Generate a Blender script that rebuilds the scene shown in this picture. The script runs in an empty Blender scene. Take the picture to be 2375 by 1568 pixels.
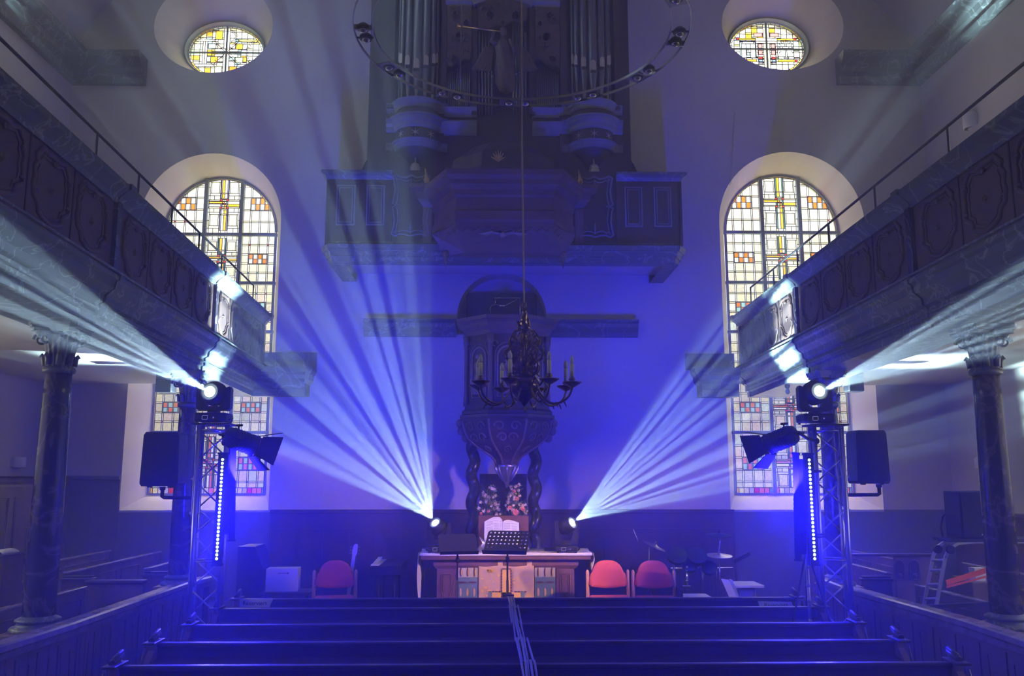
import bpy, bmesh, math, random
from mathutils import Vector, Matrix
from mathutils.geometry import tessellate_polygon
PI = math.pi
R = math.radians
random.seed(7)
sc = bpy.context.scene
COL = sc.collection

# ------------------------------------------------------------------ camera
F_PX, HOR, YAW, EYE = 2000.0, 1105.0, R(1.2), 2.2
PITCH = math.atan((HOR - 784.0) / F_PX)
cam_r = Vector((math.cos(YAW), -math.sin(YAW), 0))
cam_f = Vector((math.sin(YAW) * math.cos(PITCH), math.cos(YAW) * math.cos(PITCH), math.sin(PITCH)))
cam_u = cam_r.cross(cam_f)
CAM = Vector((0, 0, EYE))
cd = bpy.data.cameras.new('camera')
co = bpy.data.objects.new('camera', cd)
COL.objects.link(co)
cd.sensor_fit = 'HORIZONTAL'
cd.sensor_width = 36.0
cd.lens = 36.0 * F_PX / 2375.0
cd.clip_start, cd.clip_end = 0.05, 300
mw = Matrix((cam_r, cam_u, -cam_f)).transposed().to_4x4()
mw.translation = CAM
co.matrix_world = mw
sc.camera = co


def ray(px, py):
    return cam_r * ((px - 1187.5) / F_PX) - cam_u * ((py - 784.0) / F_PX) + cam_f


def PY(px, py, y):          # the point of a sight line at distance y into the church
    d = ray(px, py)
    return CAM + d * (y / d.y)


def PZ(px, py, z):
    d = ray(px, py)
    return CAM + d * ((z - EYE) / d.z)


# ------------------------------------------------------------------ render look
sc.view_settings.view_transform = 'Standard'
sc.view_settings.look = 'None'
sc.view_settings.gamma = 1
sc.view_settings.use_curve_mapping = False
sc.view_settings.exposure = 0.0
cy = sc.cycles
cy.max_bounces = 5
cy.diffuse_bounces = 2
cy.glossy_bounces = 2
cy.transmission_bounces = 2
cy.volume_bounces = 0
cy.transparent_max_bounces = 8
cy.use_denoising = True
cy.caustics_reflective = False
cy.caustics_refractive = False
cy.sample_clamp_indirect = 3.0
cy.sample_clamp_direct = 0
cy.blur_glossy = 1.0
cy.use_adaptive_sampling = True
cy.adaptive_threshold = 0.02


# ------------------------------------------------------------------ node helpers
def newmat(name):
    m = bpy.data.materials.new(name)
    m.use_nodes = True
    nt = m.node_tree
    nt.nodes.clear()
    return m, nt


def link(nt, a, b):
    nt.links.new(a, b)


def mathn(nt, op, a, b=None, clamp=False):
    n = nt.nodes.new('ShaderNodeMath')
    n.operation = op
    n.use_clamp = clamp
    for i, v in enumerate((a, b)):
        if v is None:
            continue
        if isinstance(v, (int, float)):
            n.inputs[i].default_value = v
        else:
            link(nt, v, n.inputs[i])
    return n.outputs[0]


# ------------------------------------------------------------------ daylight outside the windows
w = bpy.data.worlds.new('daylight')
sc.world = w
w.use_nodes = True
nt = w.node_tree
nt.nodes.clear()
tc = nt.nodes.new('ShaderNodeTexCoord')
sp = nt.nodes.new('ShaderNodeSeparateXYZ')
link(nt, tc.outputs['Generated'], sp.inputs[0])
rmp = nt.nodes.new('ShaderNodeValToRGB')
cr = rmp.color_ramp
K = .02
cr.elements[0].position = 0.0
cr.elements[0].color = (12 * K, 11.4 * K, 9.6 * K, 1)
cr.elements[1].position = 1.0
cr.elements[1].color = (26 * K, 26.5 * K, 25 * K, 1)
for pos, c in ((0.42, (9, 8.6, 7.2)), (0.475, (1.5, 1.45, 1.25)), (0.53, (1.6, 1.55, 1.32)), (0.56, (1.9, 1.85, 1.55)), (0.60, (3.2, 3.1, 2.6)), (0.66, (6.5, 6.3, 5.4)), (0.78, (14, 13.8, 12.6))):
    e = cr.elements.new(pos)
    e.color = (c[0] * K, c[1] * K, c[2] * K, 1)
link(nt, mathn(nt, 'MULTIPLY_ADD', sp.outputs[2], 0.5), rmp.inputs[0])
nt.nodes[-1].inputs[2].default_value = 0.5
bg = nt.nodes.new('ShaderNodeBackground')
link(nt, rmp.outputs[0], bg.inputs[0])
bg.inputs[1].default_value = .53 / K
out = nt.nodes.new('ShaderNodeOutputWorld')
link(nt, bg.outputs[0], out.inputs[0])
w.cycles.sampling_method = 'MANUAL'
w.cycles.sample_map_resolution = 128

FW = 13.5            # distance of the end wall
XL, XR, ZT = -6.95, 7.15, 12.6
YB = -5.0


def portal(name, loc, size, direction):
    l = bpy.data.lights.new(name, 'AREA')
    l.shape = 'RECTANGLE'
    l.size, l.size_y = size
    l.cycles.is_portal = True
    o = bpy.data.objects.new(name, l)
    COL.objects.link(o)
    o.location = loc
    o.rotation_euler = Vector(direction).to_track_quat('-Z', 'Z').to_euler()
    return o


portal('window_portal', (-4.56, FW + .72, 4.6), (2.2, 5.6), (0, -1, 0))
portal('window_portal', (4.87, FW + .72, 4.6), (2.2, 5.6), (0, -1, 0))
portal('window_portal', (-4.66, FW + .72, 9.5), (1.6, 1.2), (0, -1, 0))
portal('window_portal', (4.79, FW + .72, 9.6), (1.6, 1.2), (0, -1, 0))
SIDE_WINDOWS = [(XL, 3.6, 8.0, 5.6, 7.6), (XR, 3.6, 8.0, 5.6, 7.6), (XL, 3.0, 9.0, 1.9, 3.3), (XR, 3.0, 9.0, 1.9, 3.3)]
for x, y0, y1, z0, z1 in SIDE_WINDOWS:
    s = -1 if x < 0 else 1
    portal('window_portal', (x + s * .25, (y0 + y1) / 2, (z0 + z1) / 2), (y1 - y0, z1 - z0), (-s, 0, 0))


# ------------------------------------------------------------------ lamps of the stage rig
def lamp_aim(o, loc, target):
    o.location = loc
    o.rotation_euler = (Vector(target) - Vector(loc)).to_track_quat('-Z', 'Y').to_euler()


def gobo_spot(name, loc, d, power, half, thick, scale, seed, color, lo=.38, hi=.57, floor_=.07):
    """moving-head lamp: a linear prism splits the beam into a flat fan of rays.
    half: half angle of the fan, thick: its thickness (tangent), scale: fineness of the rays"""
    l = bpy.data.lights.new(name, 'SPOT')
    l.energy = power
    l.spot_size = min(R(120), 2 * half + R(8))
    l.spot_blend = .25
    l.shadow_soft_size = 0.012
    l.color = color
    l.use_nodes = True
    nt = l.node_tree
    nt.nodes.clear()
    tc = nt.nodes.new('ShaderNodeTexCoord')
    sp = nt.nodes.new('ShaderNodeSeparateXYZ')
    link(nt, tc.outputs['Normal'], sp.inputs[0])
    z = mathn(nt, 'ABSOLUTE', sp.outputs[2])
    u = mathn(nt, 'DIVIDE', sp.outputs[0], z)
    v = mathn(nt, 'DIVIDE', sp.outputs[1], z)
    no = nt.nodes.new('ShaderNodeTexNoise')
    no.noise_dimensions = '1D'
    no.inputs['Scale'].default_value = 1.0
    no.inputs['Detail'].default_value = 1.5
    ang = mathn(nt, 'MULTIPLY', mathn(nt, 'ARCTANGENT', u), scale)
    link(nt, mathn(nt, 'ADD', ang, seed), no.inputs['W'])
    mr = nt.nodes.new('ShaderNodeMapRange')
    mr.interpolation_type = 'SMOOTHSTEP'
    link(nt, no.outputs[0], mr.inputs[0])
    for i_, val in ((1, lo), (2, hi), (3, floor_), (4, 1.0)):
        mr.inputs[i_].default_value = val

    def window(x, a, b):
        m_ = nt.nodes.new('ShaderNodeMapRange')
        m_.interpolation_type = 'SMOOTHSTEP'
        link(nt, mathn(nt, 'ABSOLUTE', x), m_.inputs[0])
        m_.inputs[1].default_value, m_.inputs[2].default_value = a, b
        m_.inputs[3].default_value, m_.inputs[4].default_value = 1.0, 0.0
        return m_.outputs[0]
    fan = mathn(nt, 'MULTIPLY', window(v, thick * .35, thick), window(u, math.tan(half) * .80, math.tan(half)))
    em = nt.nodes.new('ShaderNodeEmission')
    link(nt, mathn(nt, 'MULTIPLY', fan, mathn(nt, 'MULTIPLY', mr.outputs[0], 6.0)), em.inputs[1])
    ou = nt.nodes.new('ShaderNodeOutputLight')
    link(nt, em.outputs[0], ou.inputs[0])
    o = bpy.data.objects.new(name, l)
    COL.objects.link(o)
    d = d.normalized()
    loc = loc + d * .06
    side = (loc - CAM).normalized().cross(d).normalized()
    m_ = Matrix((side, (-d).cross(side), -d)).transposed().to_4x4()
    m_.translation = loc
    o.matrix_world = m_
    return o


HEADS = {  # lens centre, direction of the beam
    'altar_left': (PY(1009, 1212, 11.62), Vector((-.56, -.13, .82))),
    'altar_right': (PY(1328, 1212, 11.62), Vector((.82, -.12, .54))),
    'truss_left': (PY(486, 908, 8.85), Vector((-.130, -.98, .142))),
    'truss_right': (PY(1901, 907, 8.85), Vector((.100, -.98, .088))),
}
for k, (p, d) in HEADS.items():
    d.normalize()
BEAM = (0.58, 0.88, 1.0)
gobo_spot('beam_lamp', *HEADS['altar_left'], 3900, R(35), .17, 13.0, 3.3, BEAM)
gobo_spot('beam_lamp', *HEADS['altar_right'], 3900, R(24.5), .16, 17.0, 12.9, BEAM)
gobo_spot('beam_lamp', *HEADS['truss_left'], 4600, R(6.4), .05, 75.0, 4.4, BEAM, .43, .58, .10)
gobo_spot('beam_lamp', *HEADS['truss_right'], 4600, R(6.0), .05, 75.0, 11.1, BEAM, .43, .58, .10)


def bar_lamp(name, loc, target, power, size, color, spread=PI):
    l = bpy.data.lights.new(name, 'AREA')
    l.shape = 'RECTANGLE'
    l.size, l.size_y = size
    l.energy = power
    l.color = color
    l.spread = spread
    o = bpy.data.objects.new(name, l)
    COL.objects.link(o)
    lamp_aim(o, loc, target)
    return o


BLUE = (0.012, 0.008, 1.0)
BARS = {  # the LED battens: top and bottom of the row of lenses
    'left_front': (PY(516, 1066, 8.62), PY(502, 1296, 8.62)),
    'right_front': (PY(1877, 1067, 8.62), PY(1890, 1296, 8.62)),
    'left_rear': (PY(548, 1052, 8.86), PY(545, 1238, 8.86)),
    'right_rear': (PY(1838, 1066, 8.86), PY(1843, 1284, 8.86)),
}


def mid(k):
    a, b = BARS[k]
    return (a + b) / 2


bar_lamp('batten_lamp', mid('left_front') + Vector((.02, -.06, 0)), mid('left_front') + Vector((1.0, -1.5, -1.0)), 190, (.05, 1.0), BLUE, R(125))
bar_lamp('batten_lamp', mid('right_front') + Vector((-.02, -.06, 0)), mid('right_front') + Vector((-1.0, -1.5, -1.0)), 160, (.05, 1.0), BLUE, R(125))
bar_lamp('batten_lamp', mid('left_rear') + Vector((.05, .05, 0)), (-1.5, 13.4, 5.6), 260, (.05, .8), BLUE, R(140))
bar_lamp('batten_lamp', mid('right_rear') + Vector((-.05, .05, 0)), (1.8, 13.4, 5.6), 260, (.05, .8), BLUE, R(140))


def plain_spot(name, loc, target, power, angle, blend, color, r=.04):
    l = bpy.data.lights.new(name, 'SPOT')
    l.energy, l.spot_size, l.spot_blend, l.color, l.shadow_soft_size = power, angle, blend, color, r
    o = bpy.data.objects.new(name, l)
    COL.objects.link(o)
    lamp_aim(o, loc, target)
    return o


FRES = {'left': (PY(590, 1034, 8.8), Vector((3.5, 2.6, -1.45))), 'right': (PY(1784, 1030, 8.8), Vector((-2.7, 2.8, -1.30)))}
for k, (p, d) in FRES.items():
    d.normalize()
    plain_spot('fresnel_lamp', p + d * .05, p + d * 3, 640, R(52), .9, (1.0, .60, .32))

# ------------------------------------------------------------------ haze in the room
HAZE = 0.026


# ------------------------------------------------------------------ materials
def pbr(name, color, rough=.6, metal=0.0, noise=0.0, nscale=8.0, bump=0.0, bscale=60.0, color2=None, spec=None, stretch=None, emit=None):
    m, nt = newmat(name)
    b = nt.nodes.new('ShaderNodeBsdfPrincipled')
    o = nt.nodes.new('ShaderNodeOutputMaterial')
    link(nt, b.outputs[0], o.inputs[0])
    b.inputs['Base Color'].default_value = (*color, 1)
    b.inputs['Roughness'].default_value = rough
    b.inputs['Metallic'].default_value = metal
    if spec is not None:
        b.inputs['Specular IOR Level'].default_value = spec
    if emit:
        b.inputs['Emission Color'].default_value = (*emit[0], 1)
        b.inputs['Emission Strength'].default_value = emit[1]
    if noise or bump:
        tc = nt.nodes.new('ShaderNodeTexCoord')
        vec = tc.outputs['Object']
        if stretch:
            mp = nt.nodes.new('ShaderNodeMapping')
            mp.inputs['Scale'].default_value = stretch
            link(nt, vec, mp.inputs[0])
            vec = mp.outputs[0]
    if noise:
        n = nt.nodes.new('ShaderNodeTexNoise')
        n.inputs['Scale'].default_value = nscale
        n.inputs['Detail'].default_value = 4
        link(nt, vec, n.inputs['Vector'])
        r = nt.nodes.new('ShaderNodeValToRGB')
        c2 = color2 or tuple(c * (1 - noise) for c in color)
        r.color_ramp.elements[0].position = .35
        r.color_ramp.elements[1].position = .65
        r.color_ramp.elements[0].color = (*c2, 1)
        r.color_ramp.elements[1].color = (*color, 1)
        link(nt, n.outputs[0], r.inputs[0])
        link(nt, r.outputs[0], b.inputs['Base Color'])
    if bump:
        n2 = nt.nodes.new('ShaderNodeTexNoise')
        n2.inputs['Scale'].default_value = bscale
        n2.inputs['Detail'].default_value = 3
        link(nt, vec, n2.inputs['Vector'])
        bp = nt.nodes.new('ShaderNodeBump')
        bp.inputs['Strength'].default_value = bump
        bp.inputs['Distance'].default_value = .01
        link(nt, n2.outputs[0], bp.inputs['Height'])
        link(nt, bp.outputs[0], b.inputs['Normal'])
    return m


def marble(name, base, vein, scale=2.2, rough=.3):
    m, nt = newmat(name)
    b = nt.nodes.new('ShaderNodeBsdfPrincipled')
    o = nt.nodes.new('ShaderNodeOutputMaterial')
    link(nt, b.outputs[0], o.inputs[0])
    b.inputs['Roughness'].default_value = rough
    tc = nt.nodes.new('ShaderNodeTexCoord')
    n = nt.nodes.new('ShaderNodeTexNoise')
    n.inputs['Scale'].default_value = scale
    n.inputs['Detail'].default_value = 7
    n.inputs['Distortion'].default_value = 1.6
    link(nt, tc.outputs['Object'], n.inputs['Vector'])
    a = mathn(nt, 'ABSOLUTE', mathn(nt, 'SUBTRACT', n.outputs[0], .5))
    r = nt.nodes.new('ShaderNodeValToRGB')
    r.color_ramp.elements[0].position = 0.0
    r.color_ramp.elements[0].color = (*vein, 1)
    r.color_ramp.elements[1].position = .022
    r.color_ramp.elements[1].color = (*base, 1)
    link(nt, a, r.inputs[0])
    link(nt, r.outputs[0], b.inputs['Base Color'])
    return m


def glass_pane(name, color, tex=.0):
    m, nt = newmat(name)
    t = nt.nodes.new('ShaderNodeBsdfTransparent')
    t.inputs[0].default_value = (*color, 1)
    g = nt.nodes.new('ShaderNodeBsdfGlossy')
    g.inputs['Roughness'].default_value = .25
    mx = nt.nodes.new('ShaderNodeMixShader')
    mx.inputs[0].default_value = .03
    link(nt, t.outputs[0], mx.inputs[1])
    link(nt, g.outputs[0], mx.inputs[2])
    if tex:
        tc = nt.nodes.new('ShaderNodeTexCoord')
        n = nt.nodes.new('ShaderNodeTexNoise')
        n.inputs['Scale'].default_value = 28
        n.inputs['Detail'].default_value = 3
        link(nt, tc.outputs['Object'], n.inputs['Vector'])
        r = nt.nodes.new('ShaderNodeValToRGB')
        r.color_ramp.elements[0].position = .3
        r.color_ramp.elements[1].position = .6
        r.color_ramp.elements[0].color = (*[c * (1 - tex) for c in color], 1)
        r.color_ramp.elements[1].color = (*color, 1)
        link(nt, n.outputs[0], r.inputs[0])
        link(nt, r.outputs[0], t.inputs[0])
    o = nt.nodes.new('ShaderNodeOutputMaterial')
    link(nt, mx.outputs[0], o.inputs[0])
    return m


M = {}
M['plaster'] = pbr('plaster', (.60, .56, .50), .9, noise=.10, nscale=1.2, bump=.15, bscale=35)
M['reveal'] = pbr('reveal_plaster', (.86, .79, .62), .9, noise=.06, nscale=2)
M['ceiling'] = pbr('ceiling_plaster', (.52, .47, .42), .95, noise=.08, nscale=1)
M['marble_grey'] = marble('painted_marble_grey', (.085, .10, .10), (.26, .30, .29), 2.0, .45)
M['organ_moulding'] = pbr('organ_moulding_paint', (.22, .23, .25), .55, noise=.2, nscale=10)
M['board_wood'] = pbr('sounding_board_oak', (.17, .10, .075), .5, noise=.4, nscale=5, stretch=(.3, 1, 1))
M['pulpit_wood'] = pbr('pulpit_oak', (.13, .08, .06), .45, noise=.35, nscale=6, bump=.25, bscale=40)
M['pulpit_carving'] = pbr('pulpit_carving_oak', (.24, .16, .12), .42, noise=.3, nscale=14)
M['marble_dark'] = marble('painted_marble_dark', (.030, .026, .028), (.16, .13, .12), 1.6, .22)
M['marble_black'] = marble('black_marble', (.02, .02, .025), (.10, .10, .11), 3, .25)
M['wood_dark'] = pbr('dark_oak', (.085, .048, .034), .42, noise=.45, nscale=6, stretch=(1, 1, .15))
M['wood_pew'] = pbr('pew_oak', (.050, .030, .024), .34, noise=.4, nscale=6, stretch=(.15, 1, 1))
M['wood_box'] = pbr('partition_oak', (.17, .11, .08), .38, noise=.4, nscale=5, stretch=(1, 1, .15))
M['wood_organ'] = pbr('organ_oak', (.055, .038, .032), .5, noise=.3, nscale=4, stretch=(1, 1, .2))
M['wood_carved'] = pbr('carved_oak', (.11, .075, .058), .45, noise=.5, nscale=14, bump=.3, bscale=30)
M['gallery_wood'] = pbr('gallery_wood', (.080, .046, .038), .55, noise=.45, nscale=2.2, stretch=(1, 1, .35))
M['rail'] = pbr('sheen_rail_oak', (.30, .25, .20), .24, noise=.4, nscale=9)  # pale tone paints the windows' highlight into the rail oak
M['groove'] = pbr('panel_shadow_line', (.020, .013, .011), .7)
M['wainscot'] = pbr('wainscot_paint', (.115, .112, .108), .6, noise=.2, nscale=3, stretch=(1, 1, .2))
M['floor'] = pbr('floor_boards', (.10, .085, .07), .55, noise=.4, nscale=4, stretch=(.2, 1, 1))
M['carpet'] = pbr('chancel_carpet', (.12, .10, .10), .95, noise=.3, nscale=60)
M['black'] = pbr('black_plastic', (.012, .012, .014), .42)
M['black_matt'] = pbr('black_matt_metal', (.010, .010, .012), .6)
M['grille'] = pbr('speaker_grille', (.016, .018, .022), .7, bump=.4, bscale=400)
M['alu'] = pbr('truss_aluminium', (.62, .62, .66), .28, metal=1.0)
M['steel'] = pbr('chrome_steel', (.75, .76, .80), .15, metal=1.0)
M['iron'] = pbr('black_iron', (.02, .02, .022), .4, metal=.6)
M['brass'] = pbr('dark_brass', (.20, .13, .06), .16, metal=1.0, noise=.4, nscale=20)
M['gold'] = pbr('gilding', (.75, .52, .22), .3, metal=1.0)
M['silver'] = pbr('silver_leaf', (.66, .62, .60), .35, metal=.9)
M['pipe'] = pbr('organ_pipe_tin', (.22, .23, .25), .38, metal=.85, noise=.2, nscale=3)
M['lead'] = pbr('lead_came', (.05, .055, .06), .6)
M['mullion'] = pbr('window_stone_grey', (.27, .31, .31), .7)
M['white'] = pbr('white_linen', (.80, .76, .72), .85)
M['paper'] = pbr('paper_white', (.80, .79, .76), .8)
M['ink'] = pbr('ink_dark', (.04, .04, .05), .8)
M['cream'] = pbr('candle_tube_cream', (.62, .60, .52), .6)


# ------------------------------------------------------------------ mesh helpers
class MB:
    """collects shapes and links them as one mesh object"""
    def __init__(self):
        self.v, self.f, self.mi, self.sm = [], [], [], []

    def add(self, vs, fs, mi=0, smooth=False):
        b = len(self.v)
        self.v += [tuple(v) for v in vs]
        for f in fs:
            self.f.append([b + i for i in f])
            self.mi.append(mi)
            self.sm.append(smooth)
        return self

    def box(self, x0, x1, y0, y1, z0, z1, mi=0):
        if x0 > x1: x0, x1 = x1, x0
        if y0 > y1: y0, y1 = y1, y0
        if z0 > z1: z0, z1 = z1, z0
        vs = [(x, y, z) for x in (x0, x1) for y in (y0, y1) for z in (z0, z1)]
        return self.add(vs, [(0, 1, 3, 2), (4, 6, 7, 5), (0, 4, 5, 1), (2, 3, 7, 6), (0, 2, 6, 4), (1, 5, 7, 3)], mi)

    def bbox(self, x0, x1, y0, y1, z0, z1, b=.01, mi=0):
        """box with chamfered edges"""
        if x0 > x1: x0, x1 = x1, x0
        if y0 > y1: y0, y1 = y1, y0
        if z0 > z1: z0, z1 = z1, z0
        bm = bmesh.new()
        bmesh.ops.create_cube(bm, size=1)
        for v in bm.verts:
            v.co = Vector(((x0 + x1) / 2 + v.co.x * (x1 - x0), (y0 + y1) / 2 + v.co.y * (y1 - y0), (z0 + z1) / 2 + v.co.z * (z1 - z0)))
        b = min(b, .45 * min(x1 - x0, y1 - y0, z1 - z0))
        bmesh.ops.bevel(bm, geom=bm.edges[:], offset=b, segments=2, affect='EDGES', profile=.5)
        bm.verts.index_update()
        self.add([v.co[:] for v in bm.verts], [[v.index for v in f.verts] for f in bm.faces], mi)
        bm.free()
        return self

    def obox(self, c, ax, ay, az, sx, sy, sz, mi=0):
        c = Vector(c)
        ax, ay, az = (Vector(a).normalized() for a in (ax, ay, az))
        vs = [c + ax * (sx * i / 2) + ay * (sy * j / 2) + az * (sz * k / 2) for i in (-1, 1) for j in (-1, 1) for k in (-1, 1)]
        return self.add(vs, [(0, 1, 3, 2), (4, 6, 7, 5), (0, 4, 5, 1), (2, 3, 7, 6), (0, 2, 6, 4), (1, 5, 7, 3)], mi)

    def tube(self, pts, r, n=8, mi=0, closed=False, cap=True, flat=None):
        pts = [Vector(p) for p in pts]
        m = len(pts)
        rs = r if isinstance(r, (list, tuple)) else [r] * m
        base = len(self.v)
        prev = None
        for i, p in enumerate(pts):
            if closed:
                t = pts[(i + 1) % m] - pts[i - 1]
            else:
                t = pts[min(i + 1, m - 1)] - pts[max(i - 1, 0)]
            if t.length < 1e-9:
                t = Vector((0, 0, 1))
            t.normalize()
            if prev is None:
                a = Vector((0, 0, 1)) if abs(t.z) < .9 else Vector((1, 0, 0))
                u = t.cross(a).normalized()
            else:
                u = (prev - t * prev.dot(t))
                u = u.normalized() if u.length > 1e-6 else t.orthogonal().normalized()
            prev = u
            w_ = t.cross(u)
            for k in range(n):
                a = 2 * PI * k / n
                self.v.append(tuple(p + u * (rs[i] * math.cos(a)) + w_ * (rs[i] * math.sin(a))))
        seg = m if closed else m - 1
        for i in range(seg):
            j = (i + 1) % m
            for k in range(n):
                l = (k + 1) % n
                self.f.append([base + i * n + k, base + i * n + l, base + j * n + l, base + j * n + k])
                self.mi.append(mi)
                self.sm.append(n > 4)
        if cap and not closed:
            self.f.append([base + k for k in range(n)][::-1])
            self.f.append([base + (m - 1) * n + k for k in range(n)])
            self.mi += [mi, mi]
            self.sm += [False, False]
        return self

    def lathe(self, prof, c=(0, 0, 0), n=24, mi=0, a0=0, a1=2 * PI, axis=None, smooth=True, sx=1.0, sy=1.0, caps=True):
        """revolve (r, z) pairs about the upright (or given) axis through c"""
        c = Vector(c)
        if axis is None:
            ez, ex, ey = Vector((0, 0, 1)), Vector((1, 0, 0)), Vector((0, 1, 0))
        else:
            ez = Vector(axis).normalized()
            ex = ez.orthogonal().normalized()
            ey = ez.cross(ex)
        full = abs(a1 - a0 - 2 * PI) < 1e-6
        cols = n if full else n + 1
        base = len(self.v)
        for r, z in prof:
            for k in range(cols):
                a = a0 + (a1 - a0) * k / n
                self.v.append(tuple(c + ex * (r * math.cos(a) * sx) + ey * (r * math.sin(a) * sy) + ez * z))
        for i in range(len(prof) - 1):
            for k in range(n):
                l = (k + 1) % cols
                self.f.append([base + i * cols + k, base + i * cols + l, base + (i + 1) * cols + l, base + (i + 1) * cols + k])
                self.mi.append(mi)
                self.sm.append(smooth)
        if full and caps and prof[0] != prof[-1]:
            for idx, i in ((0, 0), (1, len(prof) - 1)):
                if prof[i][0] > 1e-5:
                    f = [base + i * cols + k for k in range(cols)]
                    self.f.append(f[::-1] if idx == 0 else f)
                    self.mi.append(mi)
                    self.sm.append(False)
        return self

    def prism(self, poly, origin, eu, ev, en, depth, mi=0):
        """extrude a 2-D outline (u, v) from origin along en"""
        o, eu, ev, en = Vector(origin), Vector(eu), Vector(ev), Vector(en)
        n = len(poly)
        front = [o + eu * a + ev * b for a, b in poly]
        back = [p + en * depth for p in front]
        tri = tessellate_polygon([[Vector((a, b, 0)) for a, b in poly]])
        fs = [list(t) for t in tri] + [[i + n for i in t][::-1] for t in tri]
        fs += [[i, (i + 1) % n, (i + 1) % n + n, i + n] for i in range(n)]
        return self.add(front + back, fs, mi)

    def sweep(self, prof, path, mi=0, up=Vector((0, 0, 1)), closed=False, caps=True):
        """profile (out, height) along a horizontal path; 'out' is to the right of the direction of travel"""
        path = [Vector(p) for p in path]
        m, n = len(path), len(prof)
        base = len(self.v)
        for i, p in enumerate(path):
            if closed:
                t0, t1 = path[i] - path[i - 1], path[(i + 1) % m] - path[i]
            else:
                t0 = path[i] - path[i - 1] if i else path[1] - path[0]
                t1 = path[i + 1] - path[i] if i < m - 1 else t0
            n0 = t0.normalized().cross(up)
            n1 = t1.normalized().cross(up)
            nn = (n0 + n1)
            nn.normalize()
            k = 1 / max(.3, nn.dot(n0.normalized()))
            for a, b in prof:
                self.v.append(tuple(p + nn * (a * k) + up * b))
        for i in range(m if closed else m - 1):
            j = (i + 1) % m
            for k in range(n - 1):
                self.f.append([base + i * n + k, base + j * n + k, base + j * n + k + 1, base + i * n + k + 1])
                self.mi.append(mi)
                self.sm.append(False)
        if caps and not closed:
            for i in (0, m - 1):
                pl = [Vector((a, b, 0)) for a, b in prof]
                for t in tessellate_polygon([pl]):
                    self.f.append([base + i * n + q for q in t])
                    self.mi.append(mi)
                    self.sm.append(False)
        return self

    def grid(self, fn, nu, nv, mi=0, smooth=True):
        base = len(self.v)
        for i in range(nu + 1):
            for j in range(nv + 1):
                self.v.append(tuple(fn(i / nu, j / nv)))
        for i in range(nu):
            for j in range(nv):
                a = base + i * (nv + 1) + j
                self.f.append([a, a + 1, a + nv + 2, a + nv + 1])
                self.mi.append(mi)
                self.sm.append(smooth)
        return self

    def ball(self, c, r, n=10, mi=0, sx=1, sy=1, sz=1):
        prof = [(math.sin(PI * i / n) * r, -math.cos(PI * i / n) * r * sz) for i in range(n + 1)]
        prof[0] = (1e-5, prof[0][1])
        prof[-1] = (1e-5, prof[-1][1])
        return self.lathe(prof, c, max(8, n), mi, sx=sx, sy=sy)

    def build(self, name, mats, parent=None, local=False, mods=None):
        if not isinstance(mats, (list, tuple)):
            mats = [mats]
        off = Vector((0, 0, 0))
        if parent is not None and not local:
            q = parent
            while q is not None:
                off += q.location
                q = q.parent
        me = bpy.data.meshes.new(name)
        me.from_pydata([tuple(Vector(v) - off) for v in self.v], [], self.f)
        for m in mats:
            me.materials.append(m)
        me.polygons.foreach_set('material_index', self.mi)
        me.polygons.foreach_set('use_smooth', self.sm)
        bm = bmesh.new()
        bm.from_mesh(me)
        bmesh.ops.recalc_face_normals(bm, faces=bm.faces)
        bm.to_mesh(me)
        bm.free()
        me.update()
        o = bpy.data.objects.new(name, me)
        COL.objects.link(o)
        if parent is not None:
            o.parent = parent
        return o


def tag(o, label=None, cat=None, group=None, kind=None):
    if label: o['label'] = label
    if cat: o['category'] = cat
    if group: o['group'] = group
    if kind: o['kind'] = kind
    return o


def thing(name, label, cat, loc=(0, 0, 0), rz=0, group=None, kind=None):
    o = bpy.data.objects.new(name, None)
    COL.objects.link(o)
    o.location = loc
    o.rotation_euler = (0, 0, rz)
    o.empty_display_size = .1
    return tag(o, label, cat, group, kind)


def struct(name, label=None):
    o = bpy.data.objects.new(name, None)
    COL.objects.link(o)
    return tag(o, label, None, None, 'structure')


def copy_tree(o, parent=None):
    c = o.copy()
    COL.objects.link(c)
    if parent is not None:
        c.parent = parent
    for ch in list(o.children):
        copy_tree(ch, c)
    return c


def text(name, body, size, mat, parent, loc, rot, align='CENTER', depth=.0006):
    cu = bpy.data.curves.new(name, 'FONT')
    cu.body = body
    cu.size = size
    cu.align_x = align
    cu.align_y = 'CENTER'
    cu.extrude = depth
    cu.materials.append(mat)
    o = bpy.data.objects.new(name, cu)
    COL.objects.link(o)
    bpy.context.view_layer.update()
    me = bpy.data.meshes.new_from_object(o.evaluated_get(bpy.context.evaluated_depsgraph_get()))
    bpy.data.objects.remove(o)
    o = bpy.data.objects.new(name, me)
    COL.objects.link(o)
    o.parent = parent
    o.location = loc
    o.rotation_euler = rot
    return o


def arc(cx, cz, rx, rz, a0, a1, n):
    return [(cx + rx * math.cos(a0 + (a1 - a0) * i / n), cz + rz * math.sin(a0 + (a1 - a0) * i / n)) for i in range(n + 1)]


def arch_loop(x0, x1, z0, zs, rz, n=28):
    """outline of a round-headed opening, counter-clockwise from the lower left"""
    cx, rx = (x0 + x1) / 2, (x1 - x0) / 2
    return [(x0, z0), (x1, z0)] + arc(cx, zs, rx, rz, 0, PI, n)


def oval_loop(cx, cz, rx, rz, n=48):
    return arc(cx, cz, rx, rz, 0, 2 * PI, n)[:-1]

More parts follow.
